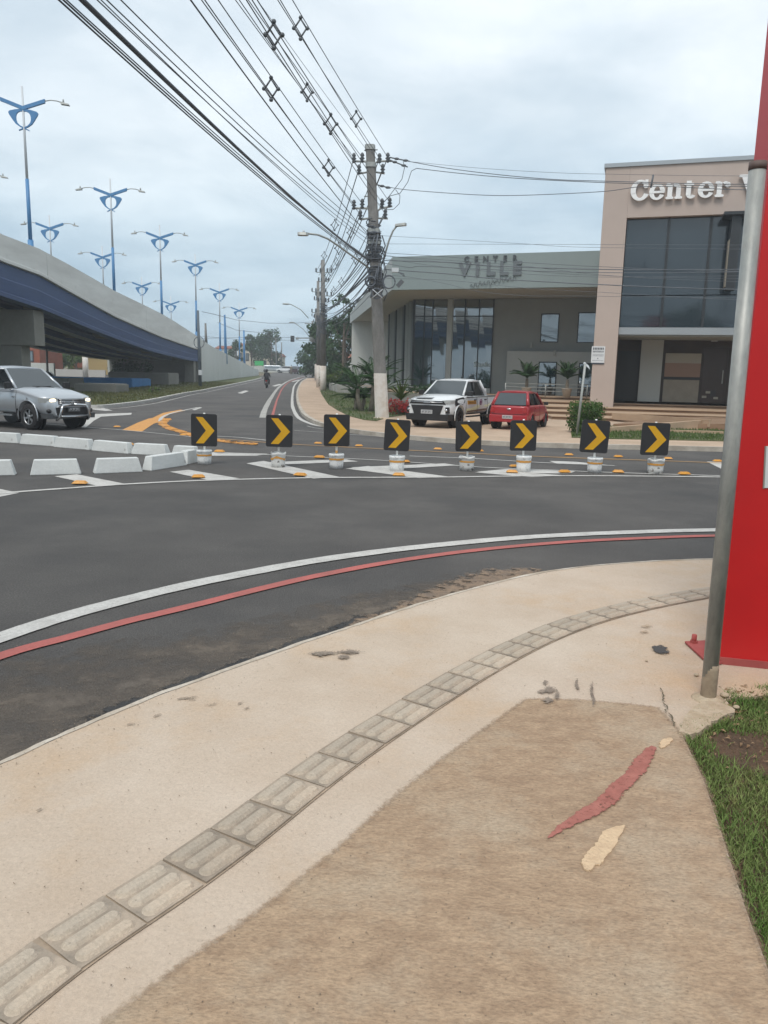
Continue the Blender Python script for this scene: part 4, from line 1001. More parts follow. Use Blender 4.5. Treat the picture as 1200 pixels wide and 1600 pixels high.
near_px = [(44, 0, 'nearest and tallest on the flyover'), (57.3, 0, 'second along the near parapet'), (69.5, 0, 'third along the near parapet, beside the two people'), (82.5, 0, 'fourth, above the end of the blue girder'),
           (96, 0, 'fifth, above the white ramp wall'), (111, 0, 'farthest along the near parapet, above the low ramp end')]
far_px = [(56, 1, 'only its right arm showing at the left edge'), (68.5, 1, 'first whole one of the far row'), (81, 1, 'far row, behind the second pole of the near row'), (95, 1, 'far row, left of the third near pole'), (109, 1, 'smallest of the far row')]
for i, (y, side, l_) in enumerate(near_px + far_px):
    o = proto if i == 0 else copy_tree(proto)
    b = zB(y) + .33 if y < 83 else max(zt(y), zT(y) - 1.1)
    o.location = (XF(y) - (.42 if not side else W - .1), y, b + (.25 if not side else .6)); o.rotation_euler = (0, 0, math.radians(random.uniform(-5, 5)))
    tag(o, lab + l_, 'street lamp', 'twin arm lamps along the flyover')

# ------------------------------------------------------------------ utility poles
P28 = lambda x, y, Y=28.0: Fp(x, y, Y)
def insulator(par, p, s=1.0, name='insulator'):
    p = Vector(p)
    MB().lathe(p, [(.02 * s, -.14 * s), (.07 * s, -.10 * s), (.03 * s, -.06 * s), (.08 * s, -.02 * s), (.035 * s, .03 * s), (.065 * s, .06 * s), (.04 * s, .13 * s), (.01, .15 * s)], 8).build(name, darkgrey, par)
UP = empty('utility_pole', (0, 0, 0), 0, 'nearest weathered concrete utility pole with whitewashed base, crossarms and a thick wrap of cables', 'pole', 'concrete utility poles along the street')
pb, ptop = V(-.14, 28, .05), V(-.76, 28, 9.36)
pl = lambda t: pb.lerp(ptop, t)
def sq(p, r): return [p + V(a * r, b * r, 0) for a, b in ((-1, -.7), (-.7, -1), (.7, -1), (1, -.7), (1, .7), (.7, 1), (-.7, 1), (-1, .7))]
MB().loft([sq(pl(t), .235 - .085 * t) for t in (.178, .4, .6, .8, 1)], smooth=False).build('shaft', polem, UP)
MB().loft([sq(pl(0), .25), sq(pl(.178), .228)], smooth=False).build('painted_base', pole_white, UP)
MB().lathe(pb, [(.5, -.02), (.45, .05), (.3, .08), (.25, .1)], 12).build('footing', mort, UP)
def armset(par, f, lines, r=.035):
    for pts in lines: MB().tube([f(*p) for p in pts], r, 6).build('crossarm', steel, par)
armset(UP, P28, [[(555, 252), (574, 252.5), (576, 256), (575, 269), (562, 271)], [(612, 251.5), (590, 252), (586, 256), (587, 269), (601, 271)],
                 [(553, 325.5), (574, 325.5), (577, 329), (577, 341), (563, 343)], [(613, 322), (594, 326), (590, 330), (591, 341), (606, 341.5)]])
ins = [(553, 247), (566, 246.5), (561, 265), (593, 247.5), (606, 246.5), (598, 264), (553, 320), (566, 318.5), (563, 336), (597, 318), (609, 316.5), (602, 334.5)]
for p in ins: insulator(UP, P28(*p), 1.15)
for y in (234, 306):
    MB().tube([P28(569, y + 1), P28(590, y)], .02, 5).build('pin', steel, UP)
for t in (.99, .93, .70, .66): MB().loft([sq(pl(t - .008), .262 - .085 * t), sq(pl(t + .008), .262 - .085 * t)], smooth=False).build('band', steel, UP)
# the wrap of cables and their slack loops
wr_ = MB()
for k in range(95):
    t = random.uniform(.46, .70) if k < 70 else random.uniform(.60, .74); c = pl(t); r0 = .235 - .085 * t + random.uniform(.012, .08); a0 = random.uniform(0, 6.28); n_ = random.randint(8, 16); tl_ = random.uniform(-.06, .06)
    wr_.tube([c + V(math.cos(a0 + j * .42) * r0, math.sin(a0 + j * .42) * r0, tl_ * math.sin(j * .42 + a0) * 2) for j in range(n_)], random.uniform(.010, .020), 4)
for k in range(26):
    t = random.uniform(.44, .62); c = pl(t); a0 = random.uniform(0, 6.28); r0 = .24
    wr_.tube([c + V(math.cos(a0) * r0, math.sin(a0) * r0, 0), c + V(math.cos(a0) * (r0 + .12), math.sin(a0) * (r0 + .12), .3), c + V(math.cos(a0 + .3) * r0, math.sin(a0 + .3) * r0, random.uniform(.5, .9))], random.uniform(.015, .028), 5)
wr_.build('cable_wrap', cablem, UP)
def ringc(c, r, th, name, tilt=0.0, m=cablem, n=3):
    mb = MB()
    for q in range(n):
        cc = Vector(c) + V(random.uniform(-.02, .02), random.uniform(-.04, .04), random.uniform(-.02, .02)); rr_ = r * random.uniform(.94, 1.05)
        mb.tube([cc + V(math.cos(a) * rr_, math.sin(a) * tilt * rr_, math.sin(a) * rr_) for a in [2 * math.pi * k / 20 for k in range(21)]], th, 5)
    return mb.build(name, m, UP)
ringc(P28(608, 441, 27.6), .21, .018, 'cable_coil'); ringc(P28(579, 440, 27.6), .17, .018, 'cable_coil'); ringc(P28(589, 459, 27.5), .17, .022, 'cable_coil')
for a, b in (((582, 465), (598, 452)), ((582, 452), (598, 466))): MB().tube([P28(*a, 27.4), P28(*b, 27.42)], .018, 5).build('cable_cross', lamp_white, UP)
MB().box(P28(617.5, 422, 27.6), (.24, .14, .14)).build('junction_box', lamp_white, UP)
MB().box((0, 0, 0), (.14, .14, .26), mtx=Matrix.Rotation(.7, 3, 'Y')).build('splice_closure', darkgrey, UP, P28(625, 443, 27.5))
MB().tube([P28(622, 425, 27.5), P28(631, 428, 27.5), P28(632, 432, 27.5), P28(624, 426, 27.5)], .016, 5).build('cable_loop', cablem, UP)
# dead ends and jumpers of the right going line
for a, b in (((609, 246), (640, 252)), ((606, 249), (637, 261)), ((590, 289), (610, 294))):
    MB().tube([P28(*a), P28(*b, 27.8)], .022, 5).build('dead_end', darkgrey, UP)
    for f in (.35, .8): MB().ball(P28(*a).lerp(P28(*b, 27.8), f), (.09, .05, .045), 8, 5).build('strain_insulator', darkgrey, UP)
for pts in ([(630, 252), (632, 262), (628, 280), (613, 300), (606, 309), (598, 318)], [(651, 263), (643, 267), (637, 285), (625, 302), (610, 306), (600, 315)], [(618, 296), (625, 306), (624, 318), (615, 327), (601, 328)]):
    MB().tube(smooth_line3 := [p for p in [P28(*q, 27.8) for q in pts]], .012, 5).build('jumper', cablem, UP)
# two lamp arms on this pole (their own things)
SL = empty('street_lamp', (0, 0, 0), 0, 'steel street lamp on a long arm reaching left from the nearest utility pole', 'street lamp')
MB().tube([P28(*p, Y) for p, Y in (((577, 419), 27.8), ((556, 404), 27.2), ((530, 385), 26.5), ((512, 373), 26.2), ((497, 367), 26.0), ((481, 365), 25.9))], .032, 7).build('arm', steel, SL)
c = P28(473.5, 366, 25.8); h_ = MB().loft([[c + V(x, y, z) for y, z in ((-s, -.04), (s, -.04), (s * .7, .05), (-s * .7, .05))] for x, s in ((-.17, .09), (-.1, .14), (.1, .13), (.17, .06))], smooth=False).build('lamp_head', steel, SL)
MB().cyl(c + V(.02, 0, .05), c + V(.02, 0, .12), .035, seg=8).build('photocell', lamp_white, h_)
SL = empty('street_lamp', (0, 0, 0), 0, 'steel street lamp on a short arm rising right beside the nearest utility pole', 'street lamp')
MB().tube([P28(*p, 28.2) for p in ((597, 412), (602, 396), (608, 375), (614, 361), (620, 353))], .032, 7).build('arm', steel, SL)
c = P28(626.5, 351, 28.2); MB().hexa([c + V(-.22, -.14, -.08), c + V(.14, -.14, -.04), c + V(.2, .14, -.02), c + V(-.16, .14, -.06)], [c + V(-.2, -.12, .0), c + V(.14, -.12, .05), c + V(.2, .12, .07), c + V(-.14, .12, .03)]).build('lamp_head', steel, SL)

# cables from the nearest pole back over the viewer
def span_wire(A, px, s=.35, YC=-8.0):
    D = A.y - YC; d = ray(px, 0); yb = 19.0
    for _ in range(8):
        t = (A.y - yb) / D; z = A.z - 4 * s * t * (1 - t); yb = d.y * (z - EYE) / d.z
    t = (A.y - yb) / D; xb = d.x / d.y * yb; XC = A.x + (xb - A.x) / t
    f = lambda q: V(A.x + (XC - A.x) * q, A.y - D * q, A.z - 4 * s * q * (1 - q))
    return f
def wire_pts(f, n=26, t1=1.0): return [f(t1 * k / n) for k in range(n + 1)]
def spacer(par, c, r=.155):
    mb = MB(); k4 = [V(0, 0, r * 1.15), V(r * .8, 0, 0), V(0, 0, -r * 1.15), V(-r * .8, 0, 0)]
    for a, b in zip(k4, k4[1:] + k4[:1]): mb.tube([c + a, c + b], .018, 5)
    for a in k4: mb.ball(c + a * 1.12, .042, 6, 4)
    mb.build('spacer', darkgrey, par)
def circuit(label, anchors, tops, sp_px=(), far=None, sag=.3, r=.0095, fsp=()):
    e = empty('cable_circuit', (0, 0, 0), 0, label, 'cable', 'overhead power cables on the utility poles')
    fs = []
    for (ax, ay), tp_ in zip(anchors, tops):
        f = span_wire(P28(ax, ay), tp_, sag); fs.append(f); MB().tube(wire_pts(f), r, 5).build('cable', cablem, e)
    for py in sp_px:
        best = min((abs(proj_y(fs[0](q / 200)) - py), q / 200) for q in range(1, 120))[1]
        c = sum((f(best) for f in fs), V(0, 0, 0)) / len(fs); spacer(e, c)
    if far:
        for (ax, ay), (bx, by, Y) in zip(anchors, far):
            A = P28(ax, ay); Bp = Fp(bx, by, Y); s_ = .55
            f = lambda q: A.lerp(Bp, q) - V(0, 0, 4 * s_ * q * (1 - q)); MB().tube(wire_pts(f, 14), .016, 4).build('cable', cablem, e)
        A = P28(*anchors[0]); Bp = Fp(*far[0])
        for q in fsp: spacer(e, A.lerp(Bp, q) - V(0, 0, 4 * .55 * q * (1 - q)), .2)
    return e
def proj_y(p):
    v = p - V(0, 0, EYE); w = v.dot(_f); return 800 - FPX * v.dot(CU) / w if w > .1 else -1e4
circuit('three wire power circuit with spacers ending at the lower left crossarm of nearest pole', [(553, 319), (566, 318), (563, 335)], [315, 341, 320], (130, 256), [(495, 455, 67), (500, 455, 67), (499, 461, 67)], fsp=(.22, .5))
circuit('three wire power circuit with one spacer ending at upper left crossarm of nearest pole', [(553, 246), (566, 246), (561, 264)], [368, 388, 374], (137,), [(495, 422, 67), (501, 423, 67), (498, 430, 67)], fsp=(.3, .62))
circuit('three wire power circuit passing behind the nearest pole to its lower right crossarm', [(597, 317), (609, 316), (602, 334)], [394, 402, 385], (40, 184), [(516, 457, 67), (521, 455, 67), (514, 464, 67)], fsp=(.3, .6, .85))
circuit('rightmost three wire power circuit, ending at upper right crossarm of the nearest pole', [(593, 247), (606, 246), (598, 264)], [434, 457, 438], (32, 178), [(514, 424, 67), (520, 423, 67), (516, 430, 67)], fsp=(.35, .7, .9))
def bundle(label, items, sag=.5, far=None):
    e = empty('cable_bundle', (0, 0, 0), 0, label, 'cable', 'overhead telephone and lighting cables on the utility poles')
    for (ax, ay), tp_, r in items: MB().tube(wire_pts(span_wire(P28(ax, ay), tp_, sag)), r, 5).build('cable', cablem, e)
    return e
bundle('thick black telephone cable with thin cables beside it, lowest and leftmost overhead line', [((577, 406), 128, .026), ((577, 407), 130.5, .022), ((577, 408), 99, .010), ((577, 410), 92, .010), ((578, 404), 104, .008)])
bundle('group of thin parallel lighting cables above the thick telephone cable', [((580, 372), 167, .009), ((580, 378), 152, .008), ((581, 366), 189, .009), ((579, 384), 158, .007)])
bundle('single thin cable running alone between the telephone cables and the power circuits', [((581, 374), 298, .011)], .35)
bundle('single thin wire rising alone to the top of the nearest utility pole', [((572, 233), 402, .006)], .3)
# cables onward to the far poles
e = empty('cable_bundle', (0, 0, 0), 0, 'sagging mass of telephone cables from the nearest pole to poles up the street', 'cable')
for k in range(16):
    A = P28(random.uniform(584, 592), 375 + k * 5.2 + random.uniform(-3, 3)); Bp = Fp(random.uniform(504, 508), 470 + k * 2.6, 67); s_ = random.uniform(.1, .75)
    MB().tube(wire_pts(lambda q: A.lerp(Bp, q) - V(0, 0, 4 * s_ * q * (1 - q)), 12), random.choice([.012, .016, .03]), 4).build('cable', cablem, e)
# lines going off to the right in front of the buildings
def rwire(par, pts, r): 
    line = []
    P = [Fp(x, y, 28 - (x - 600) / 600 * 4.5) for x, y in pts]
    for i in range(len(P) - 1):
        p0, p1, p2, p3 = P[max(i - 1, 0)], P[i], P[i + 1], P[min(i + 2, len(P) - 1)]
        for k in range(5):
            t = k / 5; line.append(0.5 * ((2 * p1) + (p2 - p0) * t + (2 * p0 - 5 * p1 + 4 * p2 - p3) * t * t + (3 * p1 - p0 - 3 * p2 + p3) * t ** 3))
    line.append(P[-1]); MB().tube(line, r, 4).build('cable', cablem, par)
e = empty('cable_bundle', (0, 0, 0), 0, 'high power lines strung right from the nearest pole to the beige building front', 'cable')
for pts, r in (([(638, 252), (700, 263), (780, 273), (860, 280), (945, 283), (1180, 288), (1500, 280)], .013), ([(651, 263), (720, 271), (800, 278), (900, 283.5), (1000, 287), (1180, 291), (1500, 284)], .013), ([(605, 292), (640, 297), (720, 303), (780, 305.5), (850, 304), (945, 299), (1020, 291), (1180, 297), (1500, 296)], .012), ([(636, 252), (740, 262), (850, 269), (945, 272), (1180, 275), (1500, 272)], .006)): rwire(e, pts, r)
MB().tube([Fp(1021, 273, 25), Fp(1017, 293, 25)], .03, 5).build('spreader', darkgrey, e)
e = empty('cable_bundle', (0, 0, 0), 0, 'low telephone cables strung right from the nearest pole before the grey canopy', 'cable')
for pts, r in (([(592, 368), (700, 374), (820, 381), (945, 387), (1500, 392)], .006), ([(598, 381), (720, 381.5), (945, 382), (1500, 384)], .006), ([(598, 395), (680, 400), (800, 409), (945, 417), (1150, 424), (1500, 426)], .009), ([(600, 407), (700, 410), (780, 416), (945, 421), (1140, 421), (1500, 414)], .016),
               ([(600, 411), (640, 418), (660, 416), (760, 421), (945, 426), (1140, 425), (1500, 420)], .012), ([(600, 421), (700, 428), (780, 436), (945, 445), (1140, 452), (1500, 458)], .018), ([(600, 430), (640, 433), (700, 444), (740, 454), (820, 462), (945, 463), (1500, 470)], .007),
               ([(600, 400), (800, 414), (945, 430), (1150, 440), (1500, 446)], .007), ([(600, 404), (700, 418), (820, 428), (945, 433), (1140, 431), (1500, 426)], .007), ([(604, 435), (700, 438), (820, 450), (945, 457), (1140, 468), (1500, 478)], .007), ([(598, 398), (640, 404), (760, 416), (945, 431), (1500, 440)], .006)): rwire(e, pts, r)

def far_pole(x, y, h, label, arms=True, transformer=False, white=True, r=.2):
    z = zt(y); p = empty('utility_pole', (x, y, z), 0, label, 'pole', 'concrete utility poles along the street')
    MB().cyl((0, 0, 2.2 if white else 0), (-.1, 0, h), r, r * .62, 8).build('shaft', polem, p)
    if white: MB().cyl((0, 0, 0), (0, 0, 2.199), r * 1.12, r * 1.02, 8).build('painted_base', pole_white, p)
    if arms:
        for k, zz_ in enumerate((h - 1.0, h - 1.75, h - 2.9, h - 3.4)):
            w = (.65 if k % 2 == 0 else .42)
            MB().tube([(-w, -.1, zz_), (w, -.1, zz_)], .035, 5).build('crossarm', steel, p)
            for s in (-1, -.45, .45, 1): insulator(p, (s * w, -.1, zz_ + .18), 1.2)
    mb = MB()
    for k in range(30):
        t = random.uniform(.45, .68) * h; a0 = random.uniform(0, 6)
        mb.tube([V(math.cos(a0 + j * .7) * (r + .04), math.sin(a0 + j * .7) * (r + .04), t + .1 * math.sin(j)) for j in range(7)], .03, 4)
    mb.build('cable_wrap', cablem, p)
    if transformer:
        t_ = MB().lathe((-.62, -.2, h * .60), [(.05, -.55), (.36, -.5), (.36, .4), (.3, .48), (.05, .5)], 12).build('transformer', steel, p)
        for s in (-.15, .15): insulator(t_, (-.62 + s, -.2, h * .60 + .62), 1.2)
        MB().tube([(-1.6, 0, h * .79), (1.4, 0, h * .79)], .06, 5).build('crossarm', conc_grey, p)
    return p
g = G(506, 612, .1)
far_pole(-5.5, 67, 10.9, 'second utility pole up the street with whitewashed base and four crossarms', r=.26)
far_pole(-6.6, 75, 10.0, 'utility pole standing just behind the second one, slightly lower', white=True)
far_pole(-9.4, 104, 9.4, 'far utility pole carrying a transformer and a wide crossarm', transformer=True, r=.26)
far_pole(-12.2, 128, 9.0, 'farthest utility pole holding the arm of the traffic light', arms=False)
far_pole(-3.1, 88, 6.9, 'plain thin pole between the far utility poles and the trees', arms=False, white=False, r=.1)
for a, b, Y, lb in (((447, 475), (482, 497), 100, 'street lamp arching left over the road from the far pole with the transformer'), ((456, 504), (484, 527), 126, 'smallest street lamp arching left above the traffic light')):
    e = empty('street_lamp', (0, 0, 0), 0, lb, 'street lamp'); A = Fp(*b, Y); Bp = Fp(*a, Y)
    MB().tube([A, A.lerp(Bp, .35) + V(0, 0, .45), A.lerp(Bp, .75) + V(0, 0, .35), Bp + V(.3, 0, .03)], .06, 5).build('arm', steel, e)
    MB().ball(Bp, (.5, .22, .12), 8, 5).build('lamp_head', steel, e)
TL = empty('traffic_light', (0, 0, 0), 0, 'black traffic light seen from behind hanging on a horizontal arm over the far street', 'traffic light')
A = Fp(487, 528.5, 126); Bp = Fp(462, 528.5, 126); MB().tube([A, Bp], .07, 6).build('arm', steel, TL)
MB().box(Fp(457, 529.5, 126), (.62, .3, .95)).build('housing', black, TL, bevel=.05)
MB().ball(Fp(464.5, 528.8, 126), (.28, .15, .22), 8, 5).build('bracket', steel, TL)
e = empty('cable_bundle', (0, 0, 0), 0, 'thin cables crossing over the far street between ramp lamps and far poles', 'cable')
for pts in ([(316, 487, 81), (330, 490, 84), (370, 500, 95), (420, 505, 100), (460, 505, 102), (488, 503, 104)], [(340, 504, 105), (370, 516, 108), (400, 519, 110), (430, 519, 112)], [(300, 524, 110), (380, 531, 118), (440, 531.5, 124), (486, 532, 128)], [(300, 529, 110), (400, 527, 118), (486, 527.5, 128)]):
    MB().tube([Fp(x, y, Y) for x, y, Y in pts], .03, 4).build('cable', cablem, e)
# blue post with a coil where the girder ends, and other posts by the ramp
e = empty('utility_pole', (0, 0, 0), 0, 'slim dark post with cable coil where the blue girder meets the ramp wall', 'pole')
a = G(313, 604, .12)
MB().cyl(a, Fp(309, 485, a.y), .15, .11, 8).build('shaft', mat('post_grey_blue', (.09, .115, .14), rough=.7), e)
MB().tube([Fp(311 + 8 * math.cos(k * .42), 535 + 9 * math.sin(k * .42), a.y - .3) for k in range(16)], .035, 5).build('cable_coil', cablem, e)
MB().box(Fp(313, 582, a.y - .25), (.3, .15, .45)).build('notice', lamp_white, e)
def thin_post(label, pa, pt, z, r, m, r1=None, white=0, name='post', cat='post'):
    a = G(*pa, z); b = Fp(*pt, a.y); e = empty(name, (0, 0, 0), 0, label, cat)
    MB().cyl(a.lerp(b, white), b, r, r1 or r * .8, 8).build('shaft', m, e)
    if white: MB().cyl(a, a.lerp(b, white), r * 1.1, r, 8).build('painted_base', pole_white, e)
    return e
thin_post('grey concrete pole with whitewashed base seen through the gap under the flyover', (134.5, 589), (132, 545), 0, .36, polem, .26, .8, 'utility_pole', 'pole')
thin_post('thin grey pole rising in front of the white wall behind the silver pickup', (75, 604), (73, 545), 0, .12, polem, .08, 0, 'utility_pole', 'pole')
for pa, pt, Y, l_ in (((382, 570), (381, 516), 118, 'blue post behind the ramp wall, right of the others'), ((353, 556), (351, 492), 98, 'blue post behind the ramp wall above its middle'), ((322, 528), (321, 505), 96, 'short dark post behind the ramp wall near its top'), ((432, 575), (431, 528), 175, 'far thin pole right of the bushy tree'), ((440, 575), (440, 535), 185, 'farthest thin pole at the end of the street')):
    e = empty('post', (0, 0, 0), 0, l_, 'post'); b = Fp(*pa, Y); t_ = Fp(*pt, Y); b.z = min(b.z, zt(Y)) if Y > 150 else b.z - 1.0
    MB().cyl(b, t_, .22 if Y < 150 else .16, .12, 6).build('shaft', lamp_blue if Y < 120 and Y != 96 else polem, e)
thin_post('thin white flag pole in front of the dark trees', (526, 592), (525, 487), 0, .06, lamp_white, .04)
p_ = thin_post('leaning thin steel sign post behind the hedge with its plate turned edge on', (901, 681), (914.5, 568), KZ, .035, steel, .035, name='sign_post', cat='sign')
c = Fp(917, 571, 24.2); MB().prism([c + V(-.12, 0, .06), c + V(.10, 0, -.12), c + V(.14, .3, -.02), c + V(.0, .3, .1)], (0, 0, .015)).build('plate', lamp_white, p_)
# ------------------------------------------------------------------ vegetation
def leaf_cloud(name, clumps, n, size, m, par=None, flat=.5):
    """clumps: list of (centre, radius xyz); leaves as small bent quads through the clump volumes"""
    w = np.array([r[0] * r[1] * r[2] for c, r in clumps]) ** (2 / 3); w /= w.sum()
    idx = rng.choice(len(clumps), n, p=w)
    C = np.array([tuple(c) for c, r in clumps])[idx]; R = np.array([tuple(r) for c, r in clumps])[idx]
    d = rng.normal(size=(n, 3)); d /= np.linalg.norm(d, axis=1)[:, None]
    rad = (rng.random(n) ** .33) * (1 + .18 * rng.normal(size=n) * (rng.random(n) < .3))
    P = C + d * R * rad[:, None]
    a = rng.normal(size=(n, 3)); a /= np.linalg.norm(a, axis=1)[:, None]; b = np.cross(a, rng.normal(size=(n, 3))); b /= np.linalg.norm(b, axis=1)[:, None]
    s = size * rng.uniform(.5, 1.3, n)[:, None]
    Q = np.stack([P - a * s, P + b * s * flat, P + a * s, P - b * s * flat], 1).reshape(-1, 3)
    me = bpy.data.meshes.new(name); me.vertices.add(n * 4); me.vertices.foreach_set('co', Q.reshape(-1).astype(np.float32))
    me.loops.add(n * 4); me.loops.foreach_set('vertex_index', np.arange(n * 4, dtype=np.int32)); me.polygons.add(n)
    me.polygons.foreach_set('loop_start', np.arange(0, n * 4, 4, dtype=np.int32)); me.update(calc_edges=True); me.materials.append(m)
    o = bpy.data.objects.new(name, me); COL.objects.link(o)
    if par is not None: o.parent = par
    return o
def tree(x, y, h, rad, label, m=foliage_d, n=2600, leaf=.28, trunk=.35, crown_lo=.35, nclump=16, cat='tree', name='tree'):
    z = zt(y); e = empty(name, (x, y, z), random.uniform(0, 6), label, cat)
    mb = MB(); top = h * .8
    mb.tube([(0, 0, -.2), (.1 * rad * .2, 0, h * .3), (0, .1, h * .55), (.1, .1, top)], [trunk * .5, trunk * .4, trunk * .28, trunk * .08], 7); 
    cl = []
    for k in range(nclump):
        a = random.uniform(0, 6.28); zz_ = random.uniform(crown_lo, .93); rr_ = rad * math.sqrt(random.random()) * (1.0 - .55 * max(0, zz_ - .55) / .45)
        c = V(math.cos(a) * rr_, math.sin(a) * rr_, h * zz_); s = rad * random.uniform(.26, .46); cl.append((c, (s, s, s * .75)))
        if k < 8: mb.tube([(0, 0, h * random.uniform(.25, .5)), (c.x * .5, c.y * .5, c.z * .8), tuple(c)], [trunk * .2, trunk * .12, .02], 5)
    mb.build('trunk', bark, e); leaf_cloud('crown', cl, n, leaf, m, e); return e
def at(px, Y): return Fp(px, 590, Y).x
tree(at(410, 185), 185, 8.6, 4.2, 'bushy dark green tree left of the far street above the ramp wall end', n=3800, leaf=.3, crown_lo=.22, nclump=26)
tree(at(425, 180), 180, 10.6, 2.2, 'sparse taller tree poking above the bushy dark tree', n=500, leaf=.25, crown_lo=.6, trunk=.22)
tree(at(369, 170), 170, 7.4, 2.2, 'small round tree behind the middle of the ramp wall', n=1400, leaf=.25, crown_lo=.3)
tree(at(393, 175), 175, 8.6, 2.2, 'palm like tree at the left shoulder of the bushy dark tree', n=900, leaf=.3, crown_lo=.5)
tree(at(486, 150), 150, 6.2, 2.6, 'dark tree right of the far street behind the utility poles', n=2600, leaf=.22, crown_lo=.1, nclump=20)
for k, (px, Y, h, r_, n_, lb) in enumerate(((515, 100, 8.4, 2.6, 3000, 'dark tree behind the flag pole'), (536, 92, 11.6, 1.6, 700, 'tall thin open tree beside the white side wall of the grey building'),
                                    (540, 96, 7.8, 3.0, 3200, 'dark dense tree touching the white side wall of the grey building'), (498, 125, 7.6, 2.6, 2200, 'dark tree just right of the far utility poles'))):
    tree(at(px, Y), Y, h, r_, lb, n=n_, leaf=.24, crown_lo=.12 if k != 1 else .45, nclump=20)
tree(at(98, 112), 112, 6.6, 3.6, 'wide willow green tree seen through the gap under the flyover', m=foliage, n=3600, leaf=.25, crown_lo=.12, nclump=24)
tree(at(120, 104), 104, 3.4, 1.4, 'small yellow green bush below the willow green tree under the flyover', m=foliage_y, n=900, leaf=.18, crown_lo=.15)
tree(at(208, 96), 96, 8.8, 1.5, 'dark tree top showing just above the parapet right of the second lamp', n=900, leaf=.2, crown_lo=.7)
def bush(px, py, Y, w, h, label, m=foliage, n=700, leaf=.08, name='shrub', cat='shrub', z0=None, d=None, blocky=False):
    p = Fp(px, py, Y); z = p.z if z0 is None else z0; e = empty(name, (p.x, Y, z), 0, label, cat); d = d or w
    cl = []
    for k in range(14):
        cl.append((V(random.uniform(-.36, .36) * w, random.uniform(-.36, .36) * d, h * random.uniform(.2, .74)), (w * .2, d * .2, h * .26)))
    if blocky: cl = [(V(sx * w * .3, sy * d * .3, h * (.3 + .42 * sz)), (w * .24, d * .24, h * .30)) for sx in (-1, 0, 1) for sy in (-1, 0, 1) for sz in (0, 1)]
    mb = MB()
    for k in range(6):
        a = k; mb.tube([(0, 0, 0), (math.cos(a) * w * .1, math.sin(a) * d * .1, h * .4), (math.cos(a) * w * .25, math.sin(a) * d * .25, h * .75)], [.03, .02, .008], 5)
    mb.build('stem', bark, e); leaf_cloud('foliage', cl, n, leaf, m, e); return e
bush(528, 592, 72, 3.4, 2.1, 'light green shrub mass behind the low white wall right of the poles', foliage_y, 2600, .11, d=2.5, z0=.1)
bush(543, 592, 70, 1.8, 1.9, 'dark green shrub filling the corner before the white side wall', foliage_d, 1500, .10, z0=.1)
bush(512, 594, 73, 1.2, 2.6, 'upright dark shrub next to the second utility pole', foliage_d, 1100, .10, z0=.1)
wallthing('low_wall', [(-5.0, 69), (-3.9, 63), (-1.2, 61)], .75, .25, mat('stained_white_wall', (.42, .42, .40), (.30, .29, .26), scale=1.2, rough=.9), 'low stained white wall beside the lawn, right of the second utility pole')
def fronds(name, px, py, Y, n, L_, rise, label, m, width=.10, z0=None, stems=(), leaflets=True, cat='plant', seed=1):
    rs = random.Random(seed); p = Fp(px, py, Y); z = p.z if z0 is None else z0; e = empty(name, (p.x, Y, z), 0, label, cat)
    th = .25
    for sx, sh in stems: MB().tube([(sx * .6, 0, -.02), (sx, 0, sh * .6), (sx, 0, sh)], [.11, .09, .07], 8).build('stem', mat('pale_trunk', (.30, .27, .22), (.2, .17, .13), scale=8, rough=.95), e)
    for k in range(n):
        mb = MB(); a = k * 2.399 + rs.uniform(-.2, .2); el = rs.uniform(.5, 1.35); Lk = L_ * rs.uniform(.75, 1.1); sx, sh = stems[k % len(stems)] if stems else (0, .05)
        pts = []
        for j in range(9):
            t = j / 8; r_ = Lk * (t * math.cos(el) + .25 * t * t); zz_ = Lk * (t * math.sin(el) * rise - .62 * t * t * (1.2 - math.sin(el) * .5)); pts.append(V(sx + math.cos(a) * r_, math.sin(a) * r_, sh + zz_))
        sd = V(-math.sin(a), math.cos(a), 0)
        if leaflets:
            mb.tube(pts, [.014] * 8 + [.004], 4)
            for j in range(1, 8):
                for q in (0, .33, .66):
                    c = pts[j].lerp(pts[j + 1], q); wl = width * 3.0 * math.sin(math.pi * min(1, (j + q) / 8.3 + .12)); tv = (pts[j + 1] - pts[j]).normalized()
                    for s in (-1, 1): mb.add([c, c + sd * s * wl * .5 + tv * .06 + V(0, 0, .02), c + sd * s * wl + tv * .12 - V(0, 0, .04), c + tv * .05], [(0, 1, 2, 3)])
        else:
            vs = []; 
            for j, q in enumerate(pts): w_ = width * math.sin(math.pi * (.15 + .85 * j / 8)) * .5 + .003; vs += [q - sd * w_, q + sd * w_]
            mb.add(vs, [(2 * j, 2 * j + 1, 2 * j + 3, 2 * j + 2) for j in range(8)])
        mb.build('frond', m, e)
    return e
fronds('cycad', 575, 641, 33, 40, 1.55, 1.25, 'large dark cycad palm with arching fronds left of the nearest utility pole', foliage_d, .075, KZ, [(-.45, .95), (.2, 1.25), (.55, .8)], seed=3)
fronds('cycad', 556, 644, 34.5, 26, 1.2, 1.0, 'low spreading cycad palm at the left of the large one', foliage_d, .07, KZ, [(0, .45), (.35, .5)], seed=5)
fronds('palm', 590, 610, 44, 16, 1.7, 1.3, 'feathery palm fronds rising behind the nearest pole before the slanted glass', foliage_d, .07, KZ, [(0, 1.3)], seed=8)
fronds('yucca', 626, 640, 31.5, 34, .95, 1.5, 'spiky pale striped yucca right of the nearest pole behind the red flowers', foliage_y, .07, KZ, [(0, .55)], leaflets=False, seed=11)
fl = bush(624, 652, 30.6, 1.5, .72, 'low bed of bright red leaved plants right of the nearest utility pole', mat('red_leaves', (.42, .02, .018), (.28, .02, .015), scale=5, rough=.7), 900, .05, 'flower_bed', 'flowers', KZ, .8)
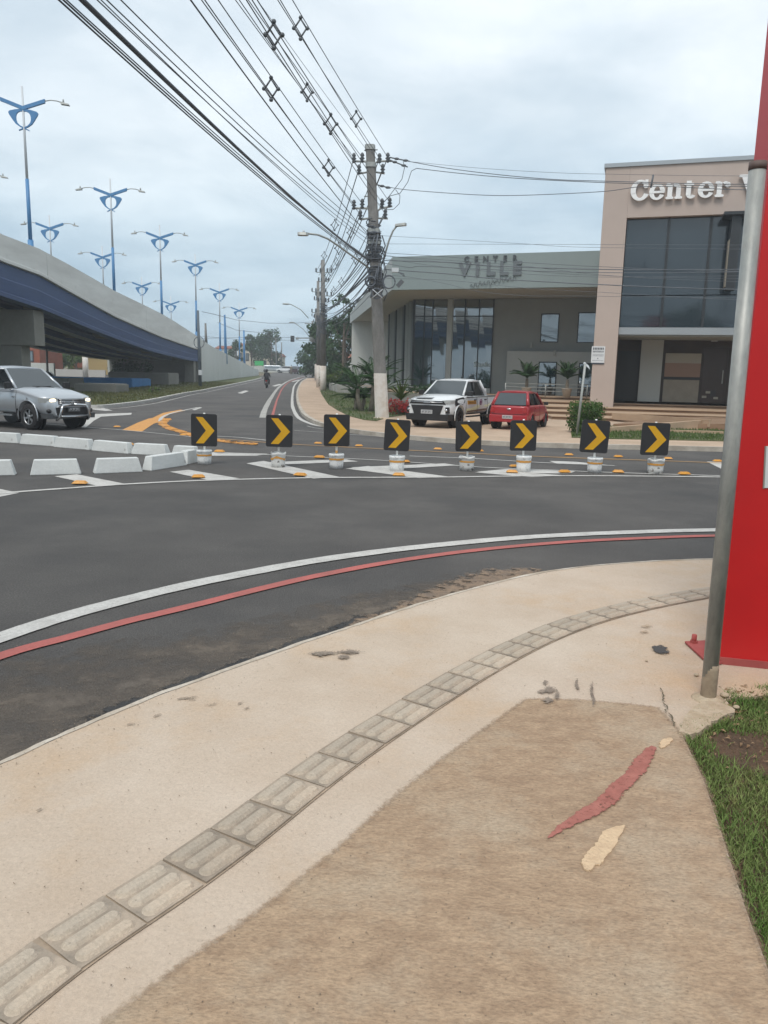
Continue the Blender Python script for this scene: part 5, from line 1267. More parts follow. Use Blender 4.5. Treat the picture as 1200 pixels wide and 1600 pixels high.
bush(636, 648, 31.2, 1.0, .5, 'green underplanting behind the red leaved bed', foliage_d, 500, .05, z0=KZ, d=.6)
bush(660, 620, 38, 3.0, .55, 'low green planting on the glass front sill behind the white pickup', foliage_d, 900, .06, z0=.75, d=.6)
slabw = MB().box((at(655, 38.3), 38.3, .45), (4.2, .9, .7)).build('planter', conc_grey); tag(slabw, 'low grey planter wall under the glass front behind the white pickup', 'planter')
bush(913, 685, 22.9, .98, .92, 'clipped rounded green hedge at the foot of the beige pillar', foliage, 5200, .035, 'hedge', 'hedge', KZ, .9, blocky=True)
for px, Y, lb, sd_ in ((822, 40.5, 'potted dark plant left of the doorway behind the railing', 21), (885, 40.0, 'potted dark plant right of the doorway behind the railing', 22)):
    e = fronds('potted_plant', px, 620, Y, 22, .85, 1.6, lb, foliage_d, .09, PLZ, [(0, .95)], seed=sd_)
    MB().lathe((0, 0, 0), [(.16, 0), (.26, .45), (.29, .48), (.24, .48), (.2, .3)], 14).build('pot', kerbm, e)
for px, py, Y, lb in ((222, 590, 76, 'dark shrub behind the long grey planter wall under the flyover'), (190, 592, 76, 'dark shrub at the left end of the planter before the abutment'), (205, 590, 77, 'spiky shrub between two others before the abutment')):
    bush(px, py, Y, 2.2, 1.5, lb, foliage_d, 500, .12, z0=1.1, d=1)
for px, py in ((128, 608), (238, 614), (246, 613), (322, 600)): 
    p = G(px, py, .12); bush(px, py, p.y, .5, .55, {128: 'small flowering weed at the planter corner behind the pickup bonnet', 238: 'small weed on the verge before the abutment box, left of two', 246: 'small weed on the verge before the abutment box, right of two', 322: 'small dry sprout at the foot of the white ramp wall'}[px], foliage_y, 90, .07, 'weed', 'weed', .12)
# ------------------------------------------------------------------ background seen under the flyover and beyond
brick = mat('orange_brick', (.30, .085, .045), (.22, .07, .04), scale=1.5, rough=.9, fine=.15); tan_w = mat('ochre_wall', (.42, .31, .14), rough=.9); roof_t = mat('clay_roof', (.25, .085, .045), (.17, .07, .05), scale=1, rough=.9)
def house(label, px0, px1, Y, h, wallm, roofm, dep=7, rh=.8, win=2, wm=None):
    x0, x1 = at(px0, Y), at(px1, Y); w = x1 - x0; e = empty('house', ((x0 + x1) / 2, Y, zt(Y)), 0, label, 'house')
    MB().box((0, dep / 2, h / 2), (w, dep, h)).build('wall', wallm, e)
    MB().loft([[V(-w / 2 - .3, -.3, h), V(w / 2 + .3, -.3, h), V(w / 2 + .3, dep + .3, h), V(-w / 2 - .3, dep + .3, h)], [V(-w / 2 - .3, -.3, h + .12), V(w / 2 + .3, -.3, h + .12), V(w / 2 + .3, dep + .3, h + .12), V(-w / 2 - .3, dep + .3, h + .12)], [V(-w / 2, dep * .45, h + rh), V(w / 2, dep * .45, h + rh), V(w / 2, dep * .55, h + rh), V(-w / 2, dep * .55, h + rh)]], smooth=False).build('roof', roofm, e)
    for k in range(win):
        xx = -w / 2 + w * (k + .5) / win; f = MB().box((xx, -.02, h * .55), (min(1.2, w / win * .5), .1, h * .32)).build('window', frame_m, e); MB().box((xx, -.08, h * .55), (min(1.0, w / win * .4), .02, h * .26)).build('pane', glass_b, f)
    return e
house('orange brick house left of the trees under the flyover', 30, 64, 100, 4.4, brick, roof_t, win=1)
house('low ochre walled house with clay roof right of the white based pole', 136, 182, 112, 2.7, tan_w, brick, rh=1.7, win=0)
house('red and yellow fronted house behind the white based pole', 108, 134, 118, 4.4, brick, roof_t, win=1)
house('pale house behind the ramp wall, left', 338, 362, 185, 5.0, white_wall, roof_t, win=2)
house('pale two storey house behind the ramp wall between the trees', 372, 392, 200, 6.0, mat('cream_wall', (.52, .47, .38), rough=.9), roof_t, win=2)
house('low pale shop at the far end of the street', 398, 440, 205, 3.6, mat('cream_wall', (.52, .47, .38), rough=.9), roof_t, win=4)
house('low house with red roof behind the shrubs right of the poles', 516, 548, 108, 3.0, white_wall, roof_t, win=2)
wallthing('white_wall', [(at(30, 67.5), 67.5), (at(86, 67.5), 67.5)], 1.9, .25, white_wall, 'white boundary wall behind the silver pickup under the flyover')
wallthing('low_wall', [(at(88, 98), 98), (at(165, 98), 98)], .9, .25, mat('pale_fence', (.45, .43, .40), rough=.9), 'pale low wall across the far side of the side road under the flyover')
e = empty('shop_sign', (at(405, 172), 172, zt(172)), 0, 'bright green shop awning at the far end of the street', 'awning')
MB().box((0, 0, 1.9), (1.9, .3, 1.0)).build('panel', mat('bright_green', (.03, .42, .12), rough=.6), e)
for s in (-1.2, 1.2): MB().box((s, 0, .6), (.12, .12, 1.3)).build('leg', steel, e)

for k, (x, y, h, r_, lb) in enumerate(((-10, -22, 8.0, 5, 'leftmost of the five dense trees added unseen behind the viewer for reflections'), (-2, -25, 9.5, 5, 'second from left of the five dense trees added unseen behind the viewer for reflections'), (7, -27, 8.2, 5, 'middle one of the five dense trees added unseen behind the viewer for reflections'), (15, -23, 10.0, 4.6, 'fourth from left of the five dense trees added unseen behind the viewer for reflections'), (24, -24, 8.4, 5, 'rightmost of the five dense trees added unseen behind the viewer for reflections'))):
    tree(x, y, h, r_, lb, foliage, 3600, .45, .5, .03, 40)  # unseen trees, added so the building glass has something to reflect
# ------------------------------------------------------------------ red totem and steel pole in the foreground
red_t = mat('red_panel', (0.56, 0.014, 0.016), (0.50, 0.012, 0.015), scale=.8, rough=.42, fine=.02, fscale=6)
red_side = red_t
T = empty('totem', (0, 0, 0), 0, 'tall glossy red sign totem on a dusty base plate behind the steel pole', 'sign')
nc = G(1122, 1034, .06); fc = G(1101, 1013, .06); rc = G(1200, 1042, .06)
ux = (rc - nc); ux.z = 0; ux.normalize(); dv = fc - nc; dv.z = 0
TH = 6.5; w_ = ux * 1.6
MB().hexa([nc, nc + w_, nc + w_ + dv, nc + dv], [p + V(0, 0, TH) for p in (nc, nc + w_, nc + w_ + dv, nc + dv)]).build('panel', red_t, T, bevel=.004)
dusty = mat('dusty_red', (.37, .085, .075), (.30, .065, .06), scale=5, rough=.85)
pa = nc - ux * .06 - dv * .08
MB().hexa([nc - V(0, .012, .045) , nc + w_ - V(0, .012, .045), nc + w_ + V(0, .003, -.045), nc + V(0, .003, -.045)], [nc - V(0, .012, -.032), nc + w_ - V(0, .012, -.032), nc + w_ + V(0, .0, .032), nc + V(0, .0, .032)]).build('base_skirt', dusty, T)
pq = [G(1070, 1003, .062), G(1112, 1001, .062), G(1150, 1030, .062), G(1119, 1038, .062), G(1098, 1029, .062)]
MB().prism([V(p.x, p.y, .055) for p in pq], (0, 0, .012)).build('base_plate', dusty, T)
bc = G(1084, 1004, .067); MB().cyl(bc, bc + V(0, 0, .052), .016, .015, 10).build('anchor_bolt', dusty, T)
MB().loft([[bc + V(.024 * math.cos(k * math.pi / 3), .024 * math.sin(k * math.pi / 3), z) for k in range(6)] for z in (0, .014)], smooth=False).build('nut', dusty, T)
# sliver of the white logo at the frame edge
tw = Wall((nc.x, nc.y), (nc.x + ux.x, nc.y + ux.y))
(ua, za), (ub, zb_) = tw.uz(1196.5, 697), tw.uz(1193.5, 762)
tw.quad('logo', platew, T, [(ub, zb_), (ub + .5, zb_), (ua + .42, za), (ua, za)], .006, .005)
tw.quad('logo_edge', mat('logo_edge', (.25, .24, .22), rough=.5), T, [(ub - .006, zb_ - .004), (ub + .002, zb_ - .004), (ua + .002, za + .0), (ua - .006, za)], .007, .006)

SPo = empty('steel_pole', (0, 0, 0), 0, 'bare galvanised steel pole with a brown cap standing before the red totem', 'pole')
a = G(1106, 1092, .05); b = Fp(1183.5, 266, a.y); b = V(a.x + (b.x - a.x), a.y, b.z)
galv = mat('pole_galvanised', (0.255, 0.27, 0.262), (0.36, 0.365, 0.345), scale=9, rough=.5, metal=.25, fine=.12, fscale=40, stretch=(1, 1, .35), c3=(.42, .36, .28), c3scale=3.5, c3ramp=(.62, .75))
MB().cyl(a, b, .0375, .0375, 24).build('shaft', galv, SPo)
MB().cyl(b + V(0, 0, .001), b + V(0, 0, .035), .0395, .0395, 24).build('cap', mat('brown_cap', (.12, .085, .075), rough=.7), SPo)
mud = mat('mud', (.36, .29, .21), (.27, .21, .15), scale=20, rough=1)
MB().lathe(a, [(.0378, .0), (.0386, .002), (.0384, .16), (.0377, .19)], 24).build('mud_splash', mud, SPo)
MB().lathe(a - V(0, 0, .01), [(.09, 0), (.075, .018), (.045, .03), (.038, .03)], 16).build('footing', mort, SPo)

# ------------------------------------------------------------------ chevron signs in white buckets
chev_b = mat('sign_black', (0.020, 0.020, 0.022), rough=.55); chev_y = mat('sign_yellow', (0.66, 0.36, 0.008), (0.60, 0.32, 0.008), scale=6, rough=.5)
bucket_w = mat('bucket_white', (0.76, 0.77, 0.76), (0.42, 0.43, 0.43), scale=9, rough=.7, ramp=(.54, .70), fine=.08, fscale=30); bucket_w2 = mat('bucket_dirty', (0.62, 0.62, 0.60), (0.15, 0.14, 0.13), scale=14, rough=.8, ramp=(.56, .64)); bucket_o = mat('bucket_orange', (0.60, 0.27, 0.03), (0.50, 0.27, 0.08), scale=12, rough=.7)
conc_f = mat('bucket_fill', (.32, .30, .27), (.2, .19, .17), scale=20, rough=1)
CH = [((299, 647, 339, 697), (308, 702, 331, 728), 0.5, 'first chevron sign from the left, beside the end of the white kerb blocks', 0),
      ((416, 649, 457, 698), (423, 706, 446, 733), 0.8, 'second chevron sign from left, in a dented bucket with smeared orange band', 1),
      ((506, 648, 546, 697), (514, 708, 537, 735), 0, 'third chevron sign from the left, before the far walk, with orange on its stem', 2),
      ((600.5, 656, 640, 704), (608, 711, 632, 739), 2.5, 'fourth chevron sign from the left, tilted, standing below the nearest utility pole', 0),
      ((712, 659, 752, 705), (717, 712, 741, 738), -1, 'fifth chevron sign from left, in a dirty grey bucket before the white pickup', 1),
      ((797, 657, 838, 704), (806, 711, 829, 740), -.5, 'sixth chevron sign from the left, in the cleanest white bucket before the red car', 0),
      ((907, 657, 951, 707), (917, 714, 940, 741), 2.5, 'seventh chevron sign from the left, tilted, in front of the clipped hedge', 0),
      ((1002, 661, 1045, 711), (1011, 716, 1036, 743), .5, 'eighth chevron sign, rightmost, in a scuffed bucket before the lawn strip', 1)]
for i, (sb, bb_, tilt, lb, kind) in enumerate(CH):
    g = G((bb_[0] + bb_[2]) / 2, bb_[3] - 3, 0); sc = 1200 / (g - V(0, 0, EYE)).dot(_f)
    e = empty('chevron_sign', (g.x, g.y, 0), math.radians(random.uniform(-4, 4)), lb, 'road sign', 'black and yellow chevron signs in white buckets')
    r_ = (bb_[2] - bb_[0]) / 2 / sc; hb = (bb_[3] - bb_[1] - 4) / sc
    bm_ = bucket_w2 if kind == 1 else bucket_w
    pr = [(r_ * .9, 0), (r_ * .94, hb * .3), (r_ * .97, hb * .62), (r_ * 1.0, hb * .84), (r_ * 1.04, hb * .86), (r_ * 1.04, hb * .95), (r_ * 1.01, hb), (r_ * .93, hb), (r_ * .9, hb * .9)]
    mb = MB().lathe((0, 0, 0.003), pr, 22)
    if kind == 1: mb.v = [(x * (1 + .07 * math.sin(3 * math.atan2(y, x) + i) * (z / hb)), y * (1 + .05 * math.cos(2 * math.atan2(y, x) + i) * z / hb), z + .012 * math.sin(4 * math.atan2(y, x) + i) * (z > hb * .8)) for x, y, z in mb.v]
    mb.build('bucket', bm_, e)
    jit = .012 if lb.find('smeared') > 0 else .003
    mb = MB(); rings = []
    for zf in (.60, .72):
        rings.append([V(math.cos(a) * r_ * 1.005 * (.955 + .03 * zf) , math.sin(a) * r_ * 1.005 * (.955 + .03 * zf), hb * zf + random.uniform(-jit, jit) + .02 * (jit > .01) * math.sin(a * 3)) for a in [2 * math.pi * k / 22 for k in range(22)]])
    rings = [[V(p.x * 1.03, p.y * 1.03, p.z) for p in r__] for r__ in rings]
    mb.loft(rings, cap=False); mb.build('band', bucket_o, e)
    MB().cyl((0, 0, hb * .8), (0, 0, hb * .9), r_ * .92, seg=18).build('fill', conc_f, e)
    # plate with rounded corners, facing the viewer
    cxp, cyp = (sb[0] + sb[2]) / 2, (sb[1] + sb[3]) / 2; c = Fp(cxp, cyp, g.y - .03); hw, hh = (sb[2] - sb[0]) / 2 / sc, (sb[3] - sb[1]) / 2 / sc
    dxl = c.x - g.x; tz = c.z; ta = math.radians(tilt) 
    def LP(x, z, y): return V(dxl + x * math.cos(ta) + z * math.sin(ta), y, tz - x * math.sin(ta) + z * math.cos(ta))
    pts = []; rc_ = hw * .16
    for sx, sz, a0 in ((1, -1, -90), (1, 1, 0), (-1, 1, 90), (-1, -1, 180)):
        for k in range(5): a = math.radians(a0 + k * 22.5); pts.append((sx * (hw - rc_) + rc_ * math.cos(a), sz * (hh - rc_) + rc_ * math.sin(a)))
    MB().prism([LP(x, z, -.045) for x, z in pts], (0, .004, 0)).build('plate', chev_b, e)
    MB().prism([LP(x, z, -.0405) for x, z in [(x * 1.0, z * 1.0) for x, z in pts]], (0, .004, 0)).build('plate_back', steel, e)
    cv = [(-.62, .80), (-.10, .80), (.80, -.02), (-.04, -.82), (-.64, -.82), (.14, -.02)]
    MB().prism([LP(x * hw, z * hh, -.0475) for x, z in cv], (0, .0022, 0)).build('chevron', chev_y, e)
    MB().cyl(V(dxl * .3, 0, hb * .85), LP(0, hh * .985 + .02, -.012), .018, seg=10).build('stem', bucket_w, e)
    if kind == 2: MB().cyl(V(dxl * .3, 0, hb + .01), V(dxl * .5, -.004, hb + .06), .021, seg=10).build('stem_band', bucket_o, e)

# ------------------------------------------------------------------ white precast kerb blocks
block_m = mat('block_white', (0.62, 0.64, 0.63), (0.55, 0.57, 0.56), scale=4, rough=.8, fine=.05, bump=.3, bscale=12, c3=(.30, .29, .27), c3scale=3.5, c3ramp=(.66, .74))
def block(px0, px1, lb, h=.235, grp='white precast kerb blocks'):
    a, b = G(*px0), G(*px1); d = b - a; L_ = d.length * .985; e = (a + b) / 2 + V(-d.y, d.x, 0).normalized() * .10; ang = math.atan2(d.y, d.x)
    mb = MB(); top = .40 * .2; hx, tx = L_ / 2, L_ / 2 - .062; hy, ty = .10, .07
    mb.hexa([V(-hx, -hy, 0), V(hx, -hy, 0), V(hx, hy, 0), V(-hx, hy, 0)], [V(-tx, -ty, h), V(tx, -ty, h), V(tx, ty, h), V(-tx, ty, h)])
    o = mb.build('kerb_block', block_m, None, (e.x, e.y, 0), bevel=.012); o.rotation_euler = (0, 0, ang + random.uniform(-.01, .01)); tag(o, lb, 'kerb block', grp)
fr = [((-50, 744), (24, 743)), ((46, 743), (128, 741)), ((147, 740.5), (224, 737.5)), ((236, 736), (293, 727)), ((293, 726), (311, 722))]
fl_ = ['front row kerb block cut by the left edge of the photo', 'front row kerb block second from the left, left of the hatch bar', 'front row kerb block in the middle, right of the hatch bar', 'front row kerb block angled upward near the first chevron sign', 'short looking kerb block at the tip, touching the first bucket']
for (a, b), l_ in zip(fr, fl_): block(a, b, l_)
bk = [((-40, 689), (28, 693)), ((30, 693.5), (85, 698)), ((83, 698.5), (139, 703.5)), ((142, 704), (200, 709.5)), ((204, 709.5), (260, 712.5)), ((266, 713.5), (306, 716))]
bl_ = ['back row kerb block cut by the left edge, below the silver pickup wheel', 'back row kerb block second from the left', 'back row kerb block third from the left, right of the first orange stud', 'back row kerb block fourth from the left, ending at the second orange stud', 'back row kerb block fifth from the left, just right of the second orange stud', 'last back row kerb block, behind the angled front block']
for (a, b), l_ in zip(bk, bl_): block(a, b, l_, .215)

# ------------------------------------------------------------------ orange road studs
stud_m = mat('stud_orange', (0.66, 0.30, 0.02), (0.52, 0.22, 0.02), scale=20, rough=.45)
def stud_mesh():
    mb = MB(); mb.hexa([V(-.12, -.075, 0), V(.12, -.075, 0), V(.12, .075, 0), V(-.12, .075, 0)], [V(-.075, -.045, .045), V(.075, -.045, .045), V(.075, .045, .045), V(-.075, .045, .045)]); return mb
studs = [(125, 757, 'near the hatch bar below the white blocks', 1), (310, 747, 'on the near white line below the first chevron sign', 1), (86, 686, 'behind the back row of kerb blocks, left', 1), (202, 696, 'behind the back row of kerb blocks, right', 1), (343, 707, 'right of the first bucket', 1),
         (469, 744, 'on the near line between the second and third buckets', 1), (499, 716, 'left of the third bucket on the island line', 1), (623, 744, 'below the fourth bucket', 1), (633, 723, 'right of the fourth bucket', .9), (800, 739, 'touching the sixth bucket at its lower left', 1), (803, 730, 'just above another stud left of the sixth bucket', .8),
         (882, 739, 'left of the seventh bucket', 1), (966, 739, 'between the seventh and eighth buckets', 1), (1069, 742, 'right of the eighth bucket', 1), (497, 694, 'on the ochre centre line between the second and third signs', .9), (561, 698, 'on the ochre centre line right of the third sign', .9), (684, 703, 'on the ochre centre line between the fourth and fifth signs', .9), (749, 706, 'on the ochre centre line right of the fifth sign', .9),
         (889, 712, 'on the ochre centre line left of the seventh sign', .9), (966, 715, 'on the ochre centre line right of the seventh sign', .9), (1044, 718, 'on the ochre centre line under the eighth sign', .9), (1121, 722, 'on the ochre centre line next to the steel pole', .9), (183, 668, 'left of the orange junction marking', .9), (287, 681, 'below the orange junction marking', .9)]
sp = None
for i, (x, y, lb, s) in enumerate(studs):
    g = G(x, y)
    if sp is None: sp = stud_mesh().build('road_stud', stud_m, bevel=.008); o = sp
    else: o = sp.copy(); COL.objects.link(o)
    o.location = (g.x, g.y, .018); o.rotation_euler = (0, 0, random.uniform(-.3, .3)); o.scale = (s * .88, s * .88, s * .85); tag(o, 'orange raised road stud ' + lb, 'road stud', 'orange raised road studs')
rb = MB(); n_ = 0
for k in range(46):           # raised ribs along the orange junction arm
    i = int(len(oo) * k / 46); p = oo[i]; q = oo[min(i + 1, len(oo) - 1)]; d = (q - p).normalized() if (q - p).length > 0 else V(1, 0, 0)
    nrm = V(-d.y, d.x, 0); o = MB().hexa([p - nrm * .12 - d * .035 + V(0, 0, .021), p + nrm * .12 - d * .035 + V(0, 0, .021), p + nrm * .12 + d * .035 + V(0, 0, .021), p - nrm * .12 + d * .035 + V(0, 0, .021)],
        [p - nrm * .10 - d * .02 + V(0, 0, .038), p + nrm * .10 - d * .02 + V(0, 0, .038), p + nrm * .10 + d * .02 + V(0, 0, .038), p - nrm * .10 + d * .02 + V(0, 0, .038)])
    ob = o.build('marking_rib', orange_paint); ob['kind'] = 'structure'

# ------------------------------------------------------------------ vehicles
def evalmesh(o):
    dg = bpy.context.evaluated_depsgraph_get(); me = bpy.data.meshes.new_from_object(o.evaluated_get(dg)); o.modifiers.clear(); o.data = me; return o
def ring14(x, w, zl, zb, cr, tum=.93):
    h = zb - zl; half = [(0, zl), (w * .86, zl), (w * .965, zl + h * .12), (w * .995, zl + h * .38), (w, zl + h * .60), (w * .975, zl + h * .84), (w * tum, zb), (w * .55, zb + cr * .85), (0, zb + cr)]
    return [V(x, y, z) for y, z in half] + [V(x, -y, z) for y, z in half[1:-1][::-1]]
def interp_st(st, n):
    xs = np.linspace(0, len(st) - 1, n); o = []
    A = np.array(st)
    for t in xs:
        i = int(min(math.floor(t), len(st) - 2)); f = t - i; p0, p1, p2, p3 = A[max(i - 1, 0)], A[i], A[i + 1], A[min(i + 2, len(st) - 1)]
        o.append(tuple(0.5 * ((2 * p1) + (p2 - p0) * f + (2 * p0 - 5 * p1 + 4 * p2 - p3) * f * f + (3 * p1 - p0 - 3 * p2 + p3) * f ** 3)))
    return o
def wheel(par, x, y, r, wd, rim=rimm, spokes=6):
    s = 1 if y > 0 else -1; e = MB().lathe((0, 0, 0), [(r * .62, -wd / 2), (r * .9, -wd / 2), (r, -wd * .36), (r, wd * .36), (r * .9, wd / 2), (r * .62, wd / 2), (r * .6, 0), (r * .62, -wd / 2)], 28, 'Y', False).build('wheel', tyre, par, (x, y, r))
    mb = MB(); yo = s * wd * .44
    mb.lathe((0, 0, 0), [(r * .64, yo - .02 * s), (r * .64, yo), (r * .56, yo), (r * .55, yo - .03 * s)], 24, 'Y', False); mb.cyl((0, yo - .06 * s, 0), (0, yo - .005 * s, 0), r * .14, seg=10)
    for k in range(spokes):
        a = 2 * math.pi * k / spokes + .3; mb.box((math.cos(a) * r * .33, yo - .03 * s, math.sin(a) * r * .33), (r * .5, .03, r * .13), mtx=Matrix.Rotation(-a, 3, 'Y'))
    mb.build('rim', rim, e)
    MB().cyl((0, yo - .09 * s, 0), (0, yo - .065 * s, 0), r * .58, seg=20).build('brake_disc', black, e); return e
def car(name, label, cat, loc, rz, sc, paint, st, axles, wr, roofq, tum=.93, wheelw=.24, ny=.0, n=34, rim=rimm, pillars=True, side_div=(.5,)):
    e = empty(name, loc, rz, label, cat); e.scale = (sc, sc, sc)
    body = MB().loft([ring14(*s, tum) for s in interp_st(st, n)]).build('body', paint, e)
    W_ = max(s[1] for s in st)
    for ax in axles:
        for s in (-1, 1):
            c = MB().cyl((ax, s * (W_ - .30), wr + .02), (ax, s * (W_ + .2), wr + .02), wr * 1.17, seg=32).build('cut', black)
            m = body.modifiers.new('b', 'BOOLEAN'); m.object = c; m.operation = 'DIFFERENCE'; m.solver = 'EXACT'
            bpy.context.view_layer.update(); par_ = body.parent; body.parent = None; evalmesh(body); body.parent = par_
            bpy.data.objects.remove(c)
            MB().cyl((ax, s * (W_ - .31), wr + .02), (ax, s * (W_ - .29), wr + .02), wr * 1.16, seg=24).build('wheel_well', black, e)
            wheel(e, ax, s * (W_ - wheelw / 2 - .01), wr, wheelw, rim)
            a0 = [V(ax + math.cos(t) * wr * 1.19, s * (W_ - .012), wr + .02 + math.sin(t) * wr * 1.19) for t in np.linspace(-.25, math.pi + .25, 15)]
            MB().tube(a0, .02, 5).build('arch_trim', paint if cat != 'pickup truck' else paint, e)
    (xf0, yf0, zf0), (xf1, yf1, zf1), (xr1, yr1, zr1), (xr0, yr0, zr0) = roofq     # windscreen foot, roof front, roof rear, rear foot
    c8 = lambda s: [V(xf0, s * yf0, zf0), V(xf1, s * yf1, zf1), V(xr1, s * yr1, zr1), V(xr0, s * yr0, zr0)]
    MB().hexa([p * 1 + V(0, -.02, -.02) if True else p for p in c8(1)], [p + V(0, .02, -.02) for p in c8(-1)]).build('cabin', glass_car, e)
    # roof skin with crown
    rings = []
    for k in range(9):
        t = k / 8; x = xf1 + (xr1 - xf1) * t; y = yf1 + (yr1 - yf1) * t + .015; z = zf1 + (zr1 - zf1) * t + .045 * math.sin(math.pi * t) 
        rings.append([V(x, y, z - .03), V(x, y, z + .005), V(x, y * .8, z + .035), V(x, 0, z + .055), V(x, -y * .8, z + .035), V(x, -y, z + .005), V(x, -y, z - .03)])
    MB().loft(rings).build('roof', paint, e)
    L_ = c8(1); 
    for s in (1, -1):
        P = c8(s)
        MB().tube([P[0] + V(-.02, 0, 0), P[1]], [.045, .035], 6).build('front_pillar', paint, e); MB().tube([P[2], P[3]], [.06, .075], 6).build('rear_pillar', paint, e)
        MB().tube([P[1], P[2]], .028, 6).build('roof_rail', paint, e)
        for dv_ in side_div:
            a_ = P[0].lerp(P[3], dv_); b_ = P[1].lerp(P[2], max(0, min(1, (dv_ - .18) * 1.35)))
            MB().tube([a_ + V(0, s * .006, 0), b_ + V(0, s * .004, 0)], .03, 5).build('centre_pillar', black if paint is not silver_p else black, e)
    q = [L_[0], L_[1], V(L_[1].x, -L_[1].y, L_[1].z), V(L_[0].x, -L_[0].y, L_[0].z)]
    nf_ = (q[1] - q[0]).cross(q[3] - q[0]).normalized(); nf_ = nf_ if nf_.x > 0 else -nf_
    MB().prism([p * 1 + nf_ * .004 for p in q], nf_ * .006).build('windscreen', glass_ws, e)
    q = [L_[3], L_[2], V(L_[2].x, -L_[2].y, L_[2].z), V(L_[3].x, -L_[3].y, L_[3].z)]; c_ = sum(q, V(0, 0, 0)) / 4
    nf_ = (q[1] - q[0]).cross(q[3] - q[0]).normalized(); nf_ = nf_ if nf_.x < 0 else -nf_
    MB().prism([c_ + (p - c_) * .93 + nf_ * .004 for p in q], nf_ * .006).build('rear_window', glass_ws, e)
    return e
glass_ws = mat('windscreen_glass', (0.040, 0.050, 0.055), rough=.08, spec=.9)
silver_p = mat('silver_paint', (0.46, 0.49, 0.52), rough=.32, metal=.55, coat=.6); white_p = mat('white_car_paint', (0.66, 0.68, 0.69), rough=.25, coat=.6); red_p = mat('red_car_paint', (0.33, 0.016, 0.022), rough=.3, coat=.5)
chrome = mat('chrome', (.6, .62, .64), rough=.2, metal=.9); hl = mat('headlight_glass', (.38, .40, .40), rough=.15, spec=.8)
hl_on = mat('headlight_lit', (.8, .7, .5), rough=.2, emit=(1.0, .82, .50), estr=1.6); seam = mat('panel_gap', (.03, .032, .035), rough=.7)
plate_g = mat('number_plate', (.48, .49, .50), rough=.5); cream = mat('cream_decal', (.62, .60, .38), rough=.4); orange_d = mat('orange_decal', (.55, .30, .04), rough=.5); brown_dc = mat('brown_decal', (.16, .10, .07), rough=.5); redl = mat('tail_light', (.35, .02, .02), rough=.2, coat=.8)
def yb(st, x, f=1.0): return float(np.interp(x, [s[0] for s in st], [s[1] for s in st])) * f
def plate_chars(par, c, ux, uz, n_, w, h, m, name='plate_mark'):
    mb = MB(); ux, uz = V(*ux), V(*uz); nn = ux.cross(uz).normalized()
    for k in range(7):
        o = V(*c) + ux * (w * (k - 3) * .135 * (1 if k != 3 else 1)); a_ = w * .045; b_ = h * .27; t = .0
        segs = [((-1, -1), (-1, 1)), ((-1, 1), (1, 1)), ((1, 1), (1, -1)), ((-1, -1), (1, -1)), ((-1, 0), (1, 0))]
        for (p, q_) in random.Random(k + 5).sample(segs, 3 + k % 2):
            mb.tube([o + ux * (p[0] * a_) + uz * (p[1] * b_), o + ux * (q_[0] * a_) + uz * (q_[1] * b_)], .006, 4)
    return mb.build(name, m, par)

# silver pickup entering from the left
st = [(-2.45, .80, .55, 1.08, .02), (-1.6, .865, .50, 1.12, .03), (-.6, .875, .46, 1.13, .03), (.3, .878, .46, 1.14, .04), (.9, .876, .46, 1.14, .06), (1.5, .87, .48, 1.07, .10), (1.95, .83, .46, .99, .09), (2.18, .76, .42, .92, .06), (2.30, .64, .40, .80, .04), (2.34, .58, .42, .70, .02)]
g = G(50, 671.5, 0); rz = math.radians(-31); sc = .93
loc = g - Matrix.Rotation(rz, 3, 'Z') @ V(1.5, -.76, 0) * sc; loc.z = 0
S_ = car('pickup_truck', 'silver double cab pickup with lit headlights and chrome bull bar at left', 'pickup truck', loc, rz, sc, silver_p, st, (1.5, -1.5), .375,
         [(.90, .76, 1.14), (.16, .60, 1.70), (-.85, .60, 1.72), (-1.25, .76, 1.13)], wheelw=.26, side_div=(.50,))
for s in (1, -1):
    hlm = MB().loft([[V(x, s * y, z) for y, z in ((y0, .76), (y1, .79), (y1 + .02, .92), (y0 + .04, .93), (y0 - .02, .86))] for x, y0, y1 in ((2.28, .42, .60), (2.18, .44, .76), (1.98, .56, .835))], smooth=False).build('headlight', hl, S_)
    MB().ball((2.25, s * .57, .855), (.05, .11, .075), 10, 6).build('lamp_bulb', hl_on, hlm)
    MB().ball((2.22, s * .66, .56), (.07, .11, .075), 10, 6).build('fog_lamp', black, S_)
    m_ = MB().loft([[V(x, s * y, z) for y, z in ((.84, 1.16), (1.05, 1.14), (1.07, 1.33), (.87, 1.34))] for x in (.86, .78, .74)], smooth=False).build('wing_mirror', black, S_, bevel=.02)
    MB().tube([(.2, s * .885, 1.12), (.9, s * .88, 1.13)], .012, 5).build('waist_trim', chrome, S_)
    for x in (.98, -.05, -1.08): MB().tube([(x, s * yb(st, x, 1.0), .52), (x, s * yb(st, x, 1.004), .85), (x + .02, s * yb(st, x, .97), 1.08)], .006, 4).build('door_gap', seam, S_)
    MB().tube([(.05, s * .885, 1.0), (.25, s * .885, 1.0)], .02, 5).build('door_handle', silver_p, S_)
    MB().box((-.1, s * .88, .40), (2.0, .16, .05)).build('side_step', chrome, S_)
    MB().box((1.03, s * .80, .42), (.03, .2, .34)).build('mudflap', black, S_)
    MB().tube([(2.30, s * .52, .30), (2.42, s * .50, .38), (2.45, s * .44, .62), (2.42, s * .38, .72), (2.40, 0, .74)], .035, 8).build('bull_bar', chrome, S_)
    MB().tube([(1.12, s * .3, 1.19), (1.0, s * .02, 1.22), (.98, s * -.3, 1.22)], .012, 4).build('wiper', black, S_)
